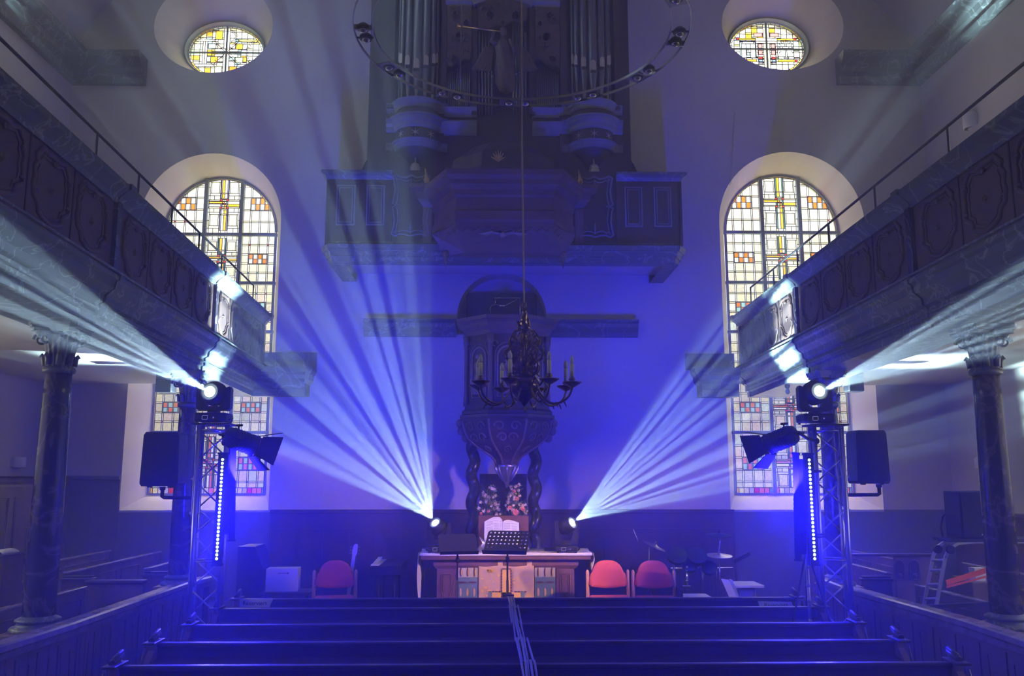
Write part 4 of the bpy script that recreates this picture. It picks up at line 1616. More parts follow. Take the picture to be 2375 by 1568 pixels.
# small pipes
for x0, x1, n in ((-.74, -.38, 11), (.64, 1.0, 11)):
    for i in range(n):
        x = x0 + (x1 - x0) * (i + .5) / n
        t = i / (n - 1) if x0 < 0 else 1 - i / (n - 1)
        mb = MB()
        mb.lathe([(.005, 7.84), (.013, 8.0), (.013, 8.42 + .20 * t)], (x, OY + .08, 0), 10)
        mb.build('pipe', M['pipe'], org)
for x0, x1, n in ((-.27, -.02, 5), (.26, .50, 5)):
    for i in range(n):
        x = x0 + (x1 - x0) * (i + .5) / n
        t = i / (n - 1) if x0 < 0 else 1 - i / (n - 1)
        mb = MB()
        mb.lathe([(.007, 7.72), (.021, 8.45 - .15 * t), (.021, 9.1 + .35 * t)], (x, OY + .06, 0), 12)
        po = mb.build('pipe', M['pipe'], org)
        mb = MB()
        mb.box(x - .014, x + .014, OY + .03, OY + .045, 8.50 - .16 * t, 8.525 - .16 * t)
        mb.build('pipe_lip', M['silver'], po)


# carved fretwork above the small pipes
def fret(x0, x1, z0, z1, holes, seed):
    mb = MB()
    n = 10
    outl = []
    rr = random.Random(seed)
    for i in range(n + 1):
        outl.append((x0 + (x1 - x0) * i / n, z0 + .03 * math.sin(i * 1.9 + seed) + (.16 * (i / n) if x0 < 0 else .16 * (1 - i / n))))
    outl += [(x1, z1), (x0, z1)]
    loops = [[Vector((a, b, 0)) for a, b in outl]]
    for hx, hz, hr in holes:
        loops.append([Vector((hx + hr * math.cos(t), hz + hr * math.sin(t) * 1.15, 0)) for t in [-2 * PI * k_ / 12 for k_ in range(12)]])
    tri = tessellate_polygon(loops)
    mb.add([(v.x, OY - .01, v.y) for lp in loops for v in lp], [list(t) for t in tri])
    mb.add([(v.x, OY + .02, v.y) for lp in loops for v in lp], [list(t) for t in tri])
    for hx, hz, hr in holes:
        a0 = rr.uniform(0, 6)
        pts = [(hx + hr * (1.12 - .03 * i) * math.cos(a0 + .42 * i), OY - .03, hz + hr * (1.25 - .03 * i) * math.sin(a0 + .42 * i)) for i in range(15)]
        mb.tube(pts, [.014 - .0006 * i for i in range(15)], 6)
    for q in range(7):
        px_, pz_ = rr.uniform(x0 + .04, x1 - .04), rr.uniform(z0 + .15, z1 - .05)
        a0 = rr.uniform(0, 6)
        mb.tube([(px_ + .06 * math.cos(a0 + .5 * i) * (1 - i * .08), OY - .03, pz_ + .07 * math.sin(a0 + .5 * i) * (1 - i * .08)) for i in range(9)], .011, 5)
    mb.build('fretwork', M['wood_carved'], org)


fret(-.75, -.37, 8.48, 9.50, [(-.62, 9.35, .06), (-.56, 8.98, .075), (-.66, 8.62, .06), (-.45, 9.2, .05)], 1)
fret(.63, 1.01, 8.48, 9.50, [(.86, 9.35, .06), (.80, 8.98, .075), (.90, 8.62, .06), (.70, 9.2, .05)], 4)
fret(-.27, .50, 9.12, 9.62, [(-.07, 9.34, .075), (.32, 9.34, .075), (.12, 9.22, .04)], 7)

# ------------------------------------------------------------------ angel in front of the organ
an_ = thing('angel_statue', 'carved wooden angel blowing a long trumpet in front of the organ pipes', 'statue', (.14, OY - .25, 7.85))
sk = MB()
body = [(.001, 7.98), (.10, 8.0), (.155, 8.12), (.150, 8.35), (.125, 8.6), (.135, 8.72), (.10, 8.80), (.045, 8.84), (.042, 8.90)]
by = OY - .20
sk.grid(lambda u, v: (lambda r_, z_, a: (.15 + (z_ - 8.4) * -.06 + r_ * (1 + .07 * math.sin(7 * a + z_ * 9)) * math.cos(a), by + r_ * .7 * (1 + .07 * math.sin(7 * a + z_ * 9)) * math.sin(a), z_ + .03 * math.sin(3 * a) * (1 - v)))(
    *(lambda k_: (body[k_][0] + (body[min(k_ + 1, 8)][0] - body[k_][0]) * (v * 8 - k_), body[k_][1] + (body[min(k_ + 1, 8)][1] - body[k_][1]) * (v * 8 - k_)))(min(7, int(v * 8))), 2 * PI * u), 32, 24)
sk.lathe([(.002, -.07), (.035, -.06), (.055, -.02), (.060, .02), (.050, .06), (.02, .08), (.002, .083)], (.125, by - .02, 8.95), 16)
sk.tube([(.24, by, 8.74), (.30, by - .06, 8.62), (.22, by - .10, 8.80)], [.045, .035, .02], 8)
sk.tube([(.05, by, 8.74), (-.06, by - .06, 8.78), (-.02, by - .08, 8.90)], [.045, .035, .022], 8)
sk.ball((-.02, by - .09, 8.91), .024, 6)
sk.build('body', M['wood_carved'], an_)
for s in (-1, 1):
    mb = MB()
    for k_ in range(9):
        t = k_ / 8
        x0 = .15 + s * (.08 + .04 * t)
        x1 = .15 + s * (.46 - .25 * t)
        mb.tube([(x0, by + .06, 8.78 + .02 * t), ((x0 + x1) / 2 + s * .03, by + .05, 8.72 - .10 * t), (x1, by + .04, 8.42 - .05 * t), (x1 + s * .05, by + .03, 8.36 - .05 * t)], [.026, .030, .018, .004], 6)
    mb.build('wing', M['wood_carved'], an_)
mb = MB()
mb.tube([(.08, by - .10, 8.92), (-.50, by - .12, 8.98)], [.010, .013], 8)
mb.lathe([(.013, 0), (.02, .04), (.05, .075), (.062, .08)], (-.50, by - .12, 8.98), 16, axis=(-1, 0, .1))
mb.build('trumpet', M['gold'], an_)

# ------------------------------------------------------------------ sounding board over the pulpit
sb = thing('sounding_board', 'heavy dark wooden sounding board hanging over the pulpit with a silver dove beneath', 'sounding board', (.13, 12.4, 5.62))
plan = [(-.92, 13.45), (-.92, 12.35), (-.52, 11.52), (.80, 11.52), (1.18, 12.35), (1.18, 13.45)]
mb = MB()
mb.prism(plan, (0, 0, 5.66), (1, 0, 0), (0, 1, 0), (0, 0, 1), .10)
rim_ = [(-.90, 12.12, 5.63), (-.90, 12.00, 5.63), (-.52, 11.54, 5.63), (.80, 11.54, 5.63), (1.16, 12.00, 5.63), (1.16, 12.12, 5.63)]
low_ = [(-.72, 12.14, 5.33), (-.70, 12.10, 5.33), (-.42, 11.98, 5.36), (.70, 11.98, 5.36), (.98, 12.10, 5.33), (1.00, 12.14, 5.33)]
mb.add(rim_ + low_, [[i, i + 1, i + 7, i + 6] for i in range(5)] + [[6, 7, 8, 9, 10, 11], [0, 6, 11, 5]])
mb.build('underside', M['board_wood'], sb)
for x_ in (-.70, .99):
    mb = MB()
    mb.lathe([(.05, 5.40), (.055, 5.36), (.03, 5.30), (.02, 5.24), (.004, 5.16)], (x_, 12.08, 0), 12)
    mb.build('corner_drop', M['board_wood'], sb)
mb = MB()
rim = [(-.10, 5.60), (.02, 5.60), (.03, 5.66), (.05, 5.70), (.05, 5.82), (.02, 5.84), (.02, 6.02), (.05, 6.05), (.06, 6.12), (.14, 6.18), (.15, 6.24), (.22, 6.29), (.23, 6.36), (-.10, 6.36)]
mb.sweep(rim, [(p[0], p[1], 0) for p in plan])
mb.build('entablature', M['board_wood'], sb)
mb = MB()
for i in range(1, 4):
    a, b = Vector((*plan[i], 0)), Vector((*plan[i + 1], 0))
    n = 9 if i == 2 else 6
    d = (b - a) / n
    for q in range(n):
        c = a + d * (q + .5)
        mb.tube([c + d * .48 * math.cos(t) + Vector((0, -.02, 5.60 - .055 * math.sin(t))) for t in [PI * k_ / 8 for k_ in range(9)]], .010, 5)
        mb.ball(c + Vector((0, -.02, 5.535)), .014, 5)
a, b = Vector((*plan[1], 0)), Vector((*plan[2], 0))
mb.build('valance', M['board_wood'], sb)
for s, cx_, cy_ in ((-1, -.98, 12.28), (1, 1.24, 12.28)):
    mb = MB()
    mb.bbox(cx_ - .07, cx_ + .07, cy_ - .07, cy_ + .07, 5.55, 6.10, .015)
    mb.sweep([(0, 6.10), (.05, 6.16), (.10, 6.20), (.12, 6.30), (.20, 6.34), (.20, 6.40), (0, 6.40)], [(cx_ - .06, cy_ + .2, 0), (cx_ - .06, cy_ - .07, 0), (cx_ + .06, cy_ - .07, 0), (cx_ + .06, cy_ + .2, 0)])
    for zz, rr in ((5.78, .06), (5.58, .045)):
        mb.tube([(cx_ + s * .07 + rr * math.cos(t) * (1 - t / 9), cy_ - .06, zz + rr * math.sin(t) * (1 - t / 9)) for t in [.6 * k_ for k_ in range(12)]], .014, 6)
    mb.build('corner_block', M['board_wood'], sb)
mb = MB()
for i, (r_, z_) in enumerate(((.92, 6.36), (.90, 6.50), (.70, 6.66), (.62, 6.92), (.50, 7.04))):
    pass
mb.lathe([(1.02, 6.36), (1.02, 6.46), (.90, 6.52), (.84, 6.60), (.80, 6.82), (.62, 6.94), (.50, 7.05), (.30, 7.10), (.02, 7.12)], (.13, 12.45, 0), 8, smooth=False, a0=PI / 8, a1=2 * PI + PI / 8, sy=.85)
mb.build('crown', M['wood_organ'], sb)
mb = MB()
c = Vector((.05, 11.72, 6.62))
for k_ in range(7):
    an = PI * (.14 + .12 * k_)
    mb.tube([c, c + Vector((.05 * math.cos(an), -.02, .08 * math.sin(an))), c + Vector((.11 * math.cos(an), -.01, .17 * math.sin(an)))], [.006, .012, .005], 5)
mb.build('shell_ornament', M['gold'], sb)
for cx_ in (-1.0, 1.26):
    mb = MB()
    for k_ in range(6):
        an = PI * (.2 + .12 * k_)
        mb.tube([(cx_, 12.2, 6.42), (cx_ + .04 * math.cos(an), 12.15, 6.42 + .12 * math.sin(an)), (cx_ + .03 * math.cos(an * 2), 12.15, 6.42 + (.14 + .04 * k_) * math.sin(an))], [.016, .014, .004], 5)
    mb.build('leaf_finial', M['gold'], sb)
mb = MB()
dc = PY(1166, 545, 11.66)
mb.ball(dc, .05, 8, sx=.8, sy=1.4, sz=.7)
mb.ball(dc + Vector((0, -.08, .0)), .026, 6)
for s in (-1, 1):
    for k_ in range(6):
        mb.tube([dc + Vector((s * .03, .02 * k_ - .03, .01)), dc + Vector((s * .16, .02 * k_ - .05, .03)), dc + Vector((s * (.34 - .03 * k_), .03 * k_ - .04, .0))], [.014, .016, .004], 5)
for k_ in range(4):
    mb.tube([dc + Vector((0, .05, 0)), dc + Vector(((k_ - 1.5) * .03, .17, 0))], [.012, .006], 5)
mb.build('dove', M['silver'], sb)

# ------------------------------------------------------------------ pulpit
pu = thing('pulpit', 'tall carved wooden pulpit on the end wall above the altar', 'pulpit', (.19, 12.7, 2.06))
PC = Vector((.19, 12.72, 0))


def octo(r, z0, z1, sy=.95):
    return [(PC.x + r * math.cos(a), PC.y + r * sy * math.sin(a)) for a in [PI / 8 + PI / 4 * k_ for k_ in range(8)]]


oct_path = [Vector((a, b, 0)) for a, b in octo(.64, 0, 0)]
mb = MB()
mb.prism(octo(.61, 0, 0), (0, 0, 3.08), (1, 0, 0), (0, 1, 0), (0, 0, 1), 1.28)
mb.build('body', M['wood_dark'], pu)
mb = MB()
prof = [(-.1, 4.22), (.0, 4.22), (.02, 4.28), (.07, 4.33), (.08, 4.38), (.15, 4.42), (.15, 4.47), (-.1, 4.47)]
mb.sweep(prof, oct_path, closed=True)
mb.build('cornice', M['pulpit_wood'], pu)
mb = MB()
mb.sweep([(-.1, 3.08), (.06, 3.08), (.06, 3.12), (.02, 3.16), (.02, 3.22), (-.1, 3.22)], oct_path, closed=True)
mb.build('base_moulding', M['wood_dark'], pu)
mb = MB()
for k_ in range(8):
    a = oct_path[k_]
    if a.y < PC.y + .1:
        mb.lathe([(.045, 3.2), (.04, 3.3), (.03, 3.4), (.03, 4.0), (.045, 4.1), (.055, 4.22)], (a.x, a.y, 0), 10)
        mb.ball((a.x, a.y - .02, 4.12), .05, 6)
mb.build('corner_pilaster', M['pulpit_wood'], pu)
for k_ in (4, 5, 6):
    a, b = oct_path[k_], oct_path[(k_ + 1) % 8]
    if (a + b).y / 2 > PC.y:
        continue
    c = (a + b) / 2
    d = (b - a).normalized()
    nn = d.cross(Vector((0, 0, 1)))
    if nn.dot(c - PC) < 0:
        nn = -nn
    c = c - nn * .02
    mb = MB()
    al = arch_loop(-.14, .14, 3.32, 3.88, .16, 12)
    mb.tube([c + d * u + Vector((0, 0, z)) for u, z in al], .018, 6, closed=True)
    mb.tube([c + d * (u * 1.25) + nn * .0 + Vector((0, 0, 3.6 + (z - 3.6) * 1.12)) for u, z in al], .008, 5, closed=True)
    # relief figure: robe, head, arms
    mb.lathe([(.09, 3.36), (.085, 3.5), (.05, 3.68), (.07, 3.78), (.03, 3.84), (.001, 3.85)], c + nn * .01, 12, sx=1, sy=.6)
    mb.ball(c + nn * .02 + Vector((0, 0, 3.90)), .038, 8)
    mb.tube([c + nn * .04 + d * -.06 + Vector((0, 0, 3.76)), c + nn * .06 + Vector((0, 0, 3.64)), c + nn * .04 + d * .06 + Vector((0, 0, 3.76))], .018, 6)
    for s in (-1, 1):
        mb.tube([c + d * (s * .18 + .04 * math.cos(t)) + nn * .01 + Vector((0, 0, 4.08 + .04 * math.sin(t))) for t in [.6 * q for q in range(9)]], .010, 5)
    mb.build('relief_panel', M['pulpit_carving'], pu)
mb = MB()
cup = [(.74, 3.07), (.74, 3.03), (.70, 3.01), (.68, 2.98), (.68, 2.92), (.66, 2.84), (.60, 2.73), (.49, 2.64), (.36, 2.565), (.25, 2.50), (.19, 2.44), (.165, 2.36)]
mb.lathe(cup, PC, 8, a0=PI / 8, a1=2 * PI + PI / 8, smooth=False, sy=.95)
mb.build('cup', M['pulpit_wood'], pu)
mb = MB()


def cup_r(z):
    for i in range(len(cup) - 1):
        if cup[i + 1][1] <= z <= cup[i][1]:
            t = (cup[i][1] - z) / max(1e-6, cup[i][1] - cup[i + 1][1])
            return cup[i][0] + (cup[i + 1][0] - cup[i][0]) * t
    return .16


for k_ in range(8):   # ribs on the arrises
    an = PI / 8 + PI / 4 * k_
    if math.sin(an) > .3:
        continue
    mb.tube([PC + Vector((cup_r(z) * math.cos(an), cup_r(z) * .95 * math.sin(an), z)) for z in [3.0 - .064 * i for i in range(11)]], .020, 6)
for k_ in range(3):   # scrolls on the faces
    an = PI + PI / 4 * (k_ + 1) - 0
    for z0, s in ((2.90, 1), (2.90, -1), (2.74, 1), (2.74, -1), (2.58, 1)):
        pts = []
        for q in range(14):
            th = q * .55
            rr = .075 * (1 - q / 17) * (1 if z0 > 2.7 else .7)
            z = z0 + rr * math.sin(th) * 1.0
            off = s * (.11 if z0 > 2.8 else .07) * (1 if z0 > 2.6 else 0) + rr * math.cos(th) * s
            rad = cup_r(min(3.0, z)) * math.cos(PI / 8) + .012
            e = Vector((math.cos(an), math.sin(an) * .95, 0))
            tg = Vector((-math.sin(an), math.cos(an), 0))
            pts.append(PC + e * rad + tg * off + Vector((0, 0, z)))
        mb.tube(pts, [.016 - .0005 * q for q in range(14)], 5)
mb.build('cup_carving', M['pulpit_carving'], pu)
for k_ in range(2):
    an = PI + (.0 if k_ == 0 else PI)
    mb = MB()
    for z, rr in ((2.96, .68), (2.85, .66), (2.75, .60)):
        mb.ball(PC + Vector((rr * math.cos(an), -.12, z)), .06, 7, sx=1, sy=.8, sz=1.1)
    mb.build('acanthus', M['pulpit_carving'], pu)
mb = MB()
mb.lathe([(.155, 2.37), (.16, 2.35), (.15, 2.33), (.13, 2.31), (.12, 2.27), (.09, 2.22), (.06, 2.17), (.05, 2.13), (.03, 2.10), (.02, 2.06), (.001, 2.03)], PC, 20)
for k_ in range(8):
    an = 2 * PI * k_ / 8
    e = Vector((math.cos(an), math.sin(an), 0))
    mb.tube([PC + e * .155 + Vector((0, 0, 2.36)), PC + e * .165 + Vector((0, 0, 2.31)), PC + e * .11 + Vector((0, 0, 2.22)), PC + e * .06 + Vector((0, 0, 2.13))], [.018, .02, .016, .006], 6)
mb.build('pendant', M['silver'], pu)
# book lamp on the pulpit edge
bl = thing('reading_lamp', 'thin metal reading lamp arm above the pulpit edge', 'lamp', PY(1150, 745, 12.5))
mb = MB()
a, b, c = PY(1146, 691, 12.4), PY(1208, 691, 12.4), PY(1206, 694, 12.4)
mb.tube([a, b], .006, 6)
mb.tube([PY(1149, 692, 12.4), PY(1149, 706, 12.4)], .005, 6)
mb.tube([PY(1200, 694, 12.4), PY(1172, 709, 12.4)], .004, 6)
mb.tube([PY(1206, 691, 12.4), PY(1206, 745, 12.4)], .007, 6)
mb.build('arm', M['steel'], bl)
mb = MB()
mb.tube([PY(1158, 709, 12.4), PY(1171, 709, 12.4)], .013, 8)
mb.tube([PY(1158, 708, 12.4), PY(1149, 706, 12.4), PY(1139, 710, 12.4), PY(1136, 720, 12.4), PY(1142, 733, 12.4)], .004, 6)
mb.build('lamp_shade', M['steel'], bl)
# dark door in the niche behind the pulpit
mb = MB()
mb.box(-.46, .70, FW + .38, FW + .44, 4.51, 5.18)
for x0, x1 in ((-.38, .06), (.18, .62)):
    mb.box(x0, x1, FW + .365, FW + .38, 4.6, 5.05)
tag(mb.build('door_1', M['wood_organ']), kind='structure')

# ------------------------------------------------------------------ twisted columns and marble slab
for cx, lab in ((-.305, 'twisted dark column under the pulpit on the left'), (.605, 'twisted dark column under the pulpit on the right')):
    t_ = thing('twisted_column', lab, 'column', (cx, 12.9, CHZ), kind='thing')
    mb = MB()
    mb.tube([(cx + .028 * math.cos(2 * PI * z / .40), 12.9 + .028 * math.sin(2 * PI * z / .40), CHZ + .12 + z) for z in [i * .03 for i in range(88)]], .082, 16)
    mb.build('shaft', M['marble_black'], t_)
    mb = MB()
    mb.lathe([(.15, CHZ), (.15, CHZ + .05), (.12, CHZ + .08), (.11, CHZ + .14)], (cx, 12.9, 0), 20)
    mb.build('base', M['marble_black'], t_)
mb = MB()
mb.bbox(-.215, .51, FW - .12, FW - .04, 1.0, 2.235, .01)
tag(mb.build('marble_slab', M['marble_black']), 'black veined marble slab against the end wall behind the flowers', 'slab', kind='thing')

# ------------------------------------------------------------------ altar
AY = 11.6
al = thing('altar', 'wooden altar table with panelled pedestals in the middle of the chancel', 'altar', (.16, AY + .4, CHZ))
M['wood_altar'] = pbr('altar_oak', (.20, .095, .062), .45, noise=.3, nscale=5, stretch=(1, 1, .2))
mb = MB()
mb.bbox(-.95, 1.28, AY, AY + .85, 1.12, 1.195, .012)
mb.build('table_top', M['wood_altar'], al)
mb = MB()
mb.sweep([(-.05, 1.0), (0, 1.0), (.03, 1.04), (.03, 1.12), (-.05, 1.12)], [(-.76, AY + .75, 0), (-.76, AY + .12, 0), (1.09, AY + .12, 0), (1.09, AY + .75, 0)])
mb.box(-.74, 1.07, AY + .14, AY + .74, 1.02, 1.12)
mb.build('frieze', M['wood_altar'], al)
for x0, x1 in ((-.745, -.485), (.825, 1.07)):
    mb = MB()
    mb.bbox(x0, x1, AY + .13, AY + .72, CHZ, 1.01, .008)
    mb.build('pedestal', M['wood_altar'], al)
    mb = MB()
    xm = (x0 + x1) / 2
    w_ = (x1 - x0) * .27
    for g_, r_ in ((0, .010), (.022, .005)):
        lp = [(xm - w_ + g_, .93 - g_), (xm + w_ - g_, .93 - g_), (xm + w_ - g_, .70), (xm + w_ * .7 - g_, .68), (xm + w_ * .7 - g_, .42 + g_), (xm - w_ * .7 + g_, .42 + g_), (xm - w_ * .7 + g_, .68), (xm - w_ + g_, .70)]
        mb.tube([(a, AY + .125, b) for a, b in lp], r_, 6, closed=True)
    mb.build('panel_moulding', M['wood_altar'], al)
mb = MB()
mb.box(-.485, .825, AY + .20, AY + .30, CHZ, 1.01)
mb.build('front_panel', M['wood_dark'], al)
# table cloth with side falls
cl = MB()
cl.grid(lambda u, v: (-.965 + 2.26 * u, AY - .012 + .87 * v, 1.203 + .004 * math.sin(40 * u) * (v < .1)), 40, 4)
cl.grid(lambda u, v: (-.965 + 2.26 * u, AY - .014, 1.203 - .028 * v), 40, 2)
for x, s, dz in ((-.965, -1, .86), (1.295, 1, .24)):
    cl.grid(lambda u, v, x=x, s=s, dz=dz: (x + s * (.012 + .018 * math.sin(v * 5 + u * 9)), AY - .012 + .87 * u, 1.203 - dz * v), 14, 14)
ac = cl.build('altar_cloth', M['white'])
tag(ac, 'white linen cloth covering the altar top and hanging down its ends', 'tablecloth')
sol = ac.modifiers.new('thickness', 'SOLIDIFY')
sol.thickness = .003

# hangings on the altar front
M['cloth_gold'] = pbr('parament_gold', (.62, .38, .14), .85, noise=.6, nscale=14, color2=(.50, .36, .30))
M['cloth_cream'] = pbr('parament_cream', (.62, .55, .36), .85, noise=.3, nscale=10)
M['cloth_teal'] = pbr('parament_teal', (.10, .17, .20), .85, noise=.3, nscale=10, color2=(.16, .22, .22))
M['cloth_brown'] = pbr('parament_brown', (.10, .03, .03), .85)
M['cloth_amber'] = pbr('parament_amber', (.80, .48, .08), .85)
M['cloth_peach'] = pbr('parament_peach', (.75, .42, .22), .85)
par = thing('parament', 'gold patchwork altar hanging with a cross in the middle of the altar front', 'altar cloth', (.17, AY + .10, CHZ + .1))
x0, x1, z0, z1 = -.195, .535, .42, 1.10
cz = MB()
cz.grid(lambda u, v: (x0 + (x1 - x0) * u, AY + .095 + .006 * math.sin(u * 12), z0 + (z1 - z0) * v), 24, 6)
cz.build('cloth', M['cloth_gold'], par).modifiers.new('thickness', 'SOLIDIFY').thickness = .004
mb = MB()
rr = random.Random(5)
for i in range(26):
    a, b = rr.uniform(x0 + .03, x0 + .62 * (x1 - x0)), rr.uniform(.62, .98)
    w_, h_ = rr.uniform(.02, .06), rr.uniform(.012, .035)
    mb.box(a, min(a + w_, x1), AY + .086, AY + .089, b, b + h_)
mb.build('patches', M['cloth_amber'], par)['kind'] = 'stuff'
mb = MB()
xm = .17
mb.box(xm - .055, xm + .055, AY + .080, AY + .086, .60, .99, 0)
mb.box(xm - .235, xm + .235, AY + .080, AY + .086, .58, .70, 0)
for z in [.60 + .036 * i for i in range(11)]:
    for s in (-1, 1):
        mb.box(xm + s * .062 - .009, xm + s * .062 + .009, AY + .075, AY + .081, z, z + .027, 1)
for i in range(12):
    x = xm - .23 + i * .042
    if abs(x - xm) > .07:
        mb.box(x, x + .03, AY + .075, AY + .081, .70, .716, 1)
mb.box(xm - .06, xm + .06, AY + .075, AY + .081, .99, 1.005, 1)
for x in (xm - .235, xm + .215, xm - .21, xm + .19):
    mb.box(x, x + .02, AY + .074, AY + .080, .60, .71, 2)
mb.build('cross', [M['cloth_amber'], M['cloth_brown'], M['cloth_teal']], par)
for k_, (a, b, lab) in enumerate(((-.475, -.205, 'blue-green tapestry with leaf shapes left of the gold altar hanging'), (.545, .815, 'blue-green tapestry with leaf shapes right of the gold altar hanging'))):
    tp = thing('tapestry', lab, 'altar cloth', ((a + b) / 2, AY + .12, .4), group='leaf tapestries on the altar front')
    mb = MB()
    mb.box(a, b, AY + .112, AY + .118, .42, .89, 0)
    mb.box(a, b, AY + .112, AY + .118, .89, 1.02, 1)
    mb.prism([(a, .80), (b, .80), (b, .86), ((a * .6 + b * .4), .895), (a, .87)], (0, AY + .108, 0), (1, 0, 0), (0, 0, 1), (0, 1, 0), .005, 2)
    mb.build('cloth', [M['cloth_teal'], M['cloth_cream'], M['cloth_teal']], tp)
    mb = MB()
    rows_ = ((.955, .06, 0), (.70, .055, 1), (.56, .05, 1))
    for zr, hh, mi in rows_:
        for q in range(3):
            cx = a + (b - a) * (q + .5) / 3
            lp = [(cx + .013 * math.cos(t), zr + hh * math.sin(t)) for t in [2 * PI * w / 10 for w in range(10)]]
            mb.prism(lp, (0, AY + .104, 0), (1, 0, 0), (0, 0, 1), (0, 1, 0), .005, mi)
            lp = [(cx + .010 + .006 * math.cos(t), zr + hh * .7 * math.sin(t)) for t in [2 * PI * w / 8 for w in range(8)]]
            mb.prism(lp, (0, AY + .100, 0), (1, 0, 0), (0, 0, 1), (0, 1, 0), .004, 2)
    for q in range(2):
        cx = a + (b - a) * (q + .5) / 2
        lp = [(cx + .055 * math.cos(t), .825 + .013 * math.sin(t)) for t in [2 * PI * w / 10 for w in range(10)]]
        mb.prism(lp, (0, AY + .102, 0), (1, 0, 0), (0, 0, 1), (0, 1, 0), .004, 0)
    mb.build('leaves', [M['cloth_brown'], M['cloth_peach'], M['cloth_amber']], tp)

# ------------------------------------------------------------------ book stand, bible, flowers
bs = thing('book_stand', 'wooden book stand with small carved feet on the altar', 'book stand', (.14, AY + .35, 1.20))
mb = MB()
lz = 1.205
p = [(-.205, AY + .30), (.475, AY + .30)]
mb.obox((.135, AY + .42, 1.44), (1, 0, 0), (0, 1, .28), (0, -.28, 1), .68, .03, .48)
mb.build('board', M['wood_altar'], bs)
mb = MB()
mb.obox((.135, AY + .24, 1.26), (1, 0, 0), (0, 1, .28), (0, -.28, 1), .50, .16, .025)
mb.bbox(-.12, .40, AY + .16, AY + .19, 1.235, 1.27, .006)
mb.build('ledge', M['wood_altar'], bs)
for x in (-.155, .435):
    mb = MB()
    s = 1 if x < 0 else -1
    mb.tube([(x, AY + .24, 1.207), (x - .02 * s, AY + .22, 1.25), (x + .03 * s, AY + .20, 1.32), (x - .03 * s, AY + .22, 1.40)], [.035, .03, .028, .008], 8)
    mb.tube([(x + .03 * math.cos(t), AY + .18, 1.24 + .03 * math.sin(t)) for t in [.6 * q for q in range(9)]], .008, 5)
    mb.build('foot', M['silver'], bs)
bb = thing('open_bible', 'large open book with printed pages leaning on the altar book stand', 'book', (.10, AY + .25, 1.25))
pts = {}
mb = MB()


def page(u0, u1, s):
    def fn(u, v):
        x = u0 + (u1 - u0) * u
        t = abs(u if s > 0 else 1 - u)
        cur = .028 * math.sin(PI * min(1, t * 1.0) ** .6) * (1.2 if s < 0 else .7)
        z = 1.26 + (.375 if s < 0 else .345) * v
        y = AY + .285 + .10 * v - cur
        return (x, y, z + cur * .6)
    return fn


mb.grid(page(-.125, .120, -1), 12, 6)
mb.grid(page(.125, .345, 1), 12, 6)
pg = mb.build('pages', M['paper'], bb)
sd = pg.modifiers.new('thickness', 'SOLIDIFY')
sd.thickness, sd.offset = .022, 0
mb = MB()
for (u0, u1, s, n0) in ((-.125, .120, -1, 0), (.125, .345, 1, 0)):
    f_ = page(u0, u1, s)
    for c0, c1 in (((.12, .48), (.54, .92)) if s < 0 else ((.08, .46), (.54, .88))):
        for l in range(20):
            v = .12 + .78 * l / 20
            if (l * 7 + int(c0 * 100)) % 9 == 0:
                continue
            a, b = Vector(f_(c0, v)), Vector(f_(c1, v))
            m_ = Vector(f_((c0 + c1) / 2, v))
            o3 = Vector((0, -.0135, .0))
            mb.tube([a + o3, m_ + o3, b + o3], .0018, 3, cap=False)
mb.build('print_lines', M['ink'], bb)
mb = MB()
mb.obox((.11, AY + .345, 1.43), (1, 0, 0), (0, 1, -.27), (0, .27, 1), .49, .012, .38)
mb.build('cover', M['black'], bb)

M['petal_cream'] = pbr('petal_cream', (.80, .62, .40), .7)
M['petal_red'] = pbr('petal_coral', (.85, .18, .10), .6)
M['leaf'] = pbr('leaf_green', (.10, .14, .07), .6)
rr = random.Random(11)


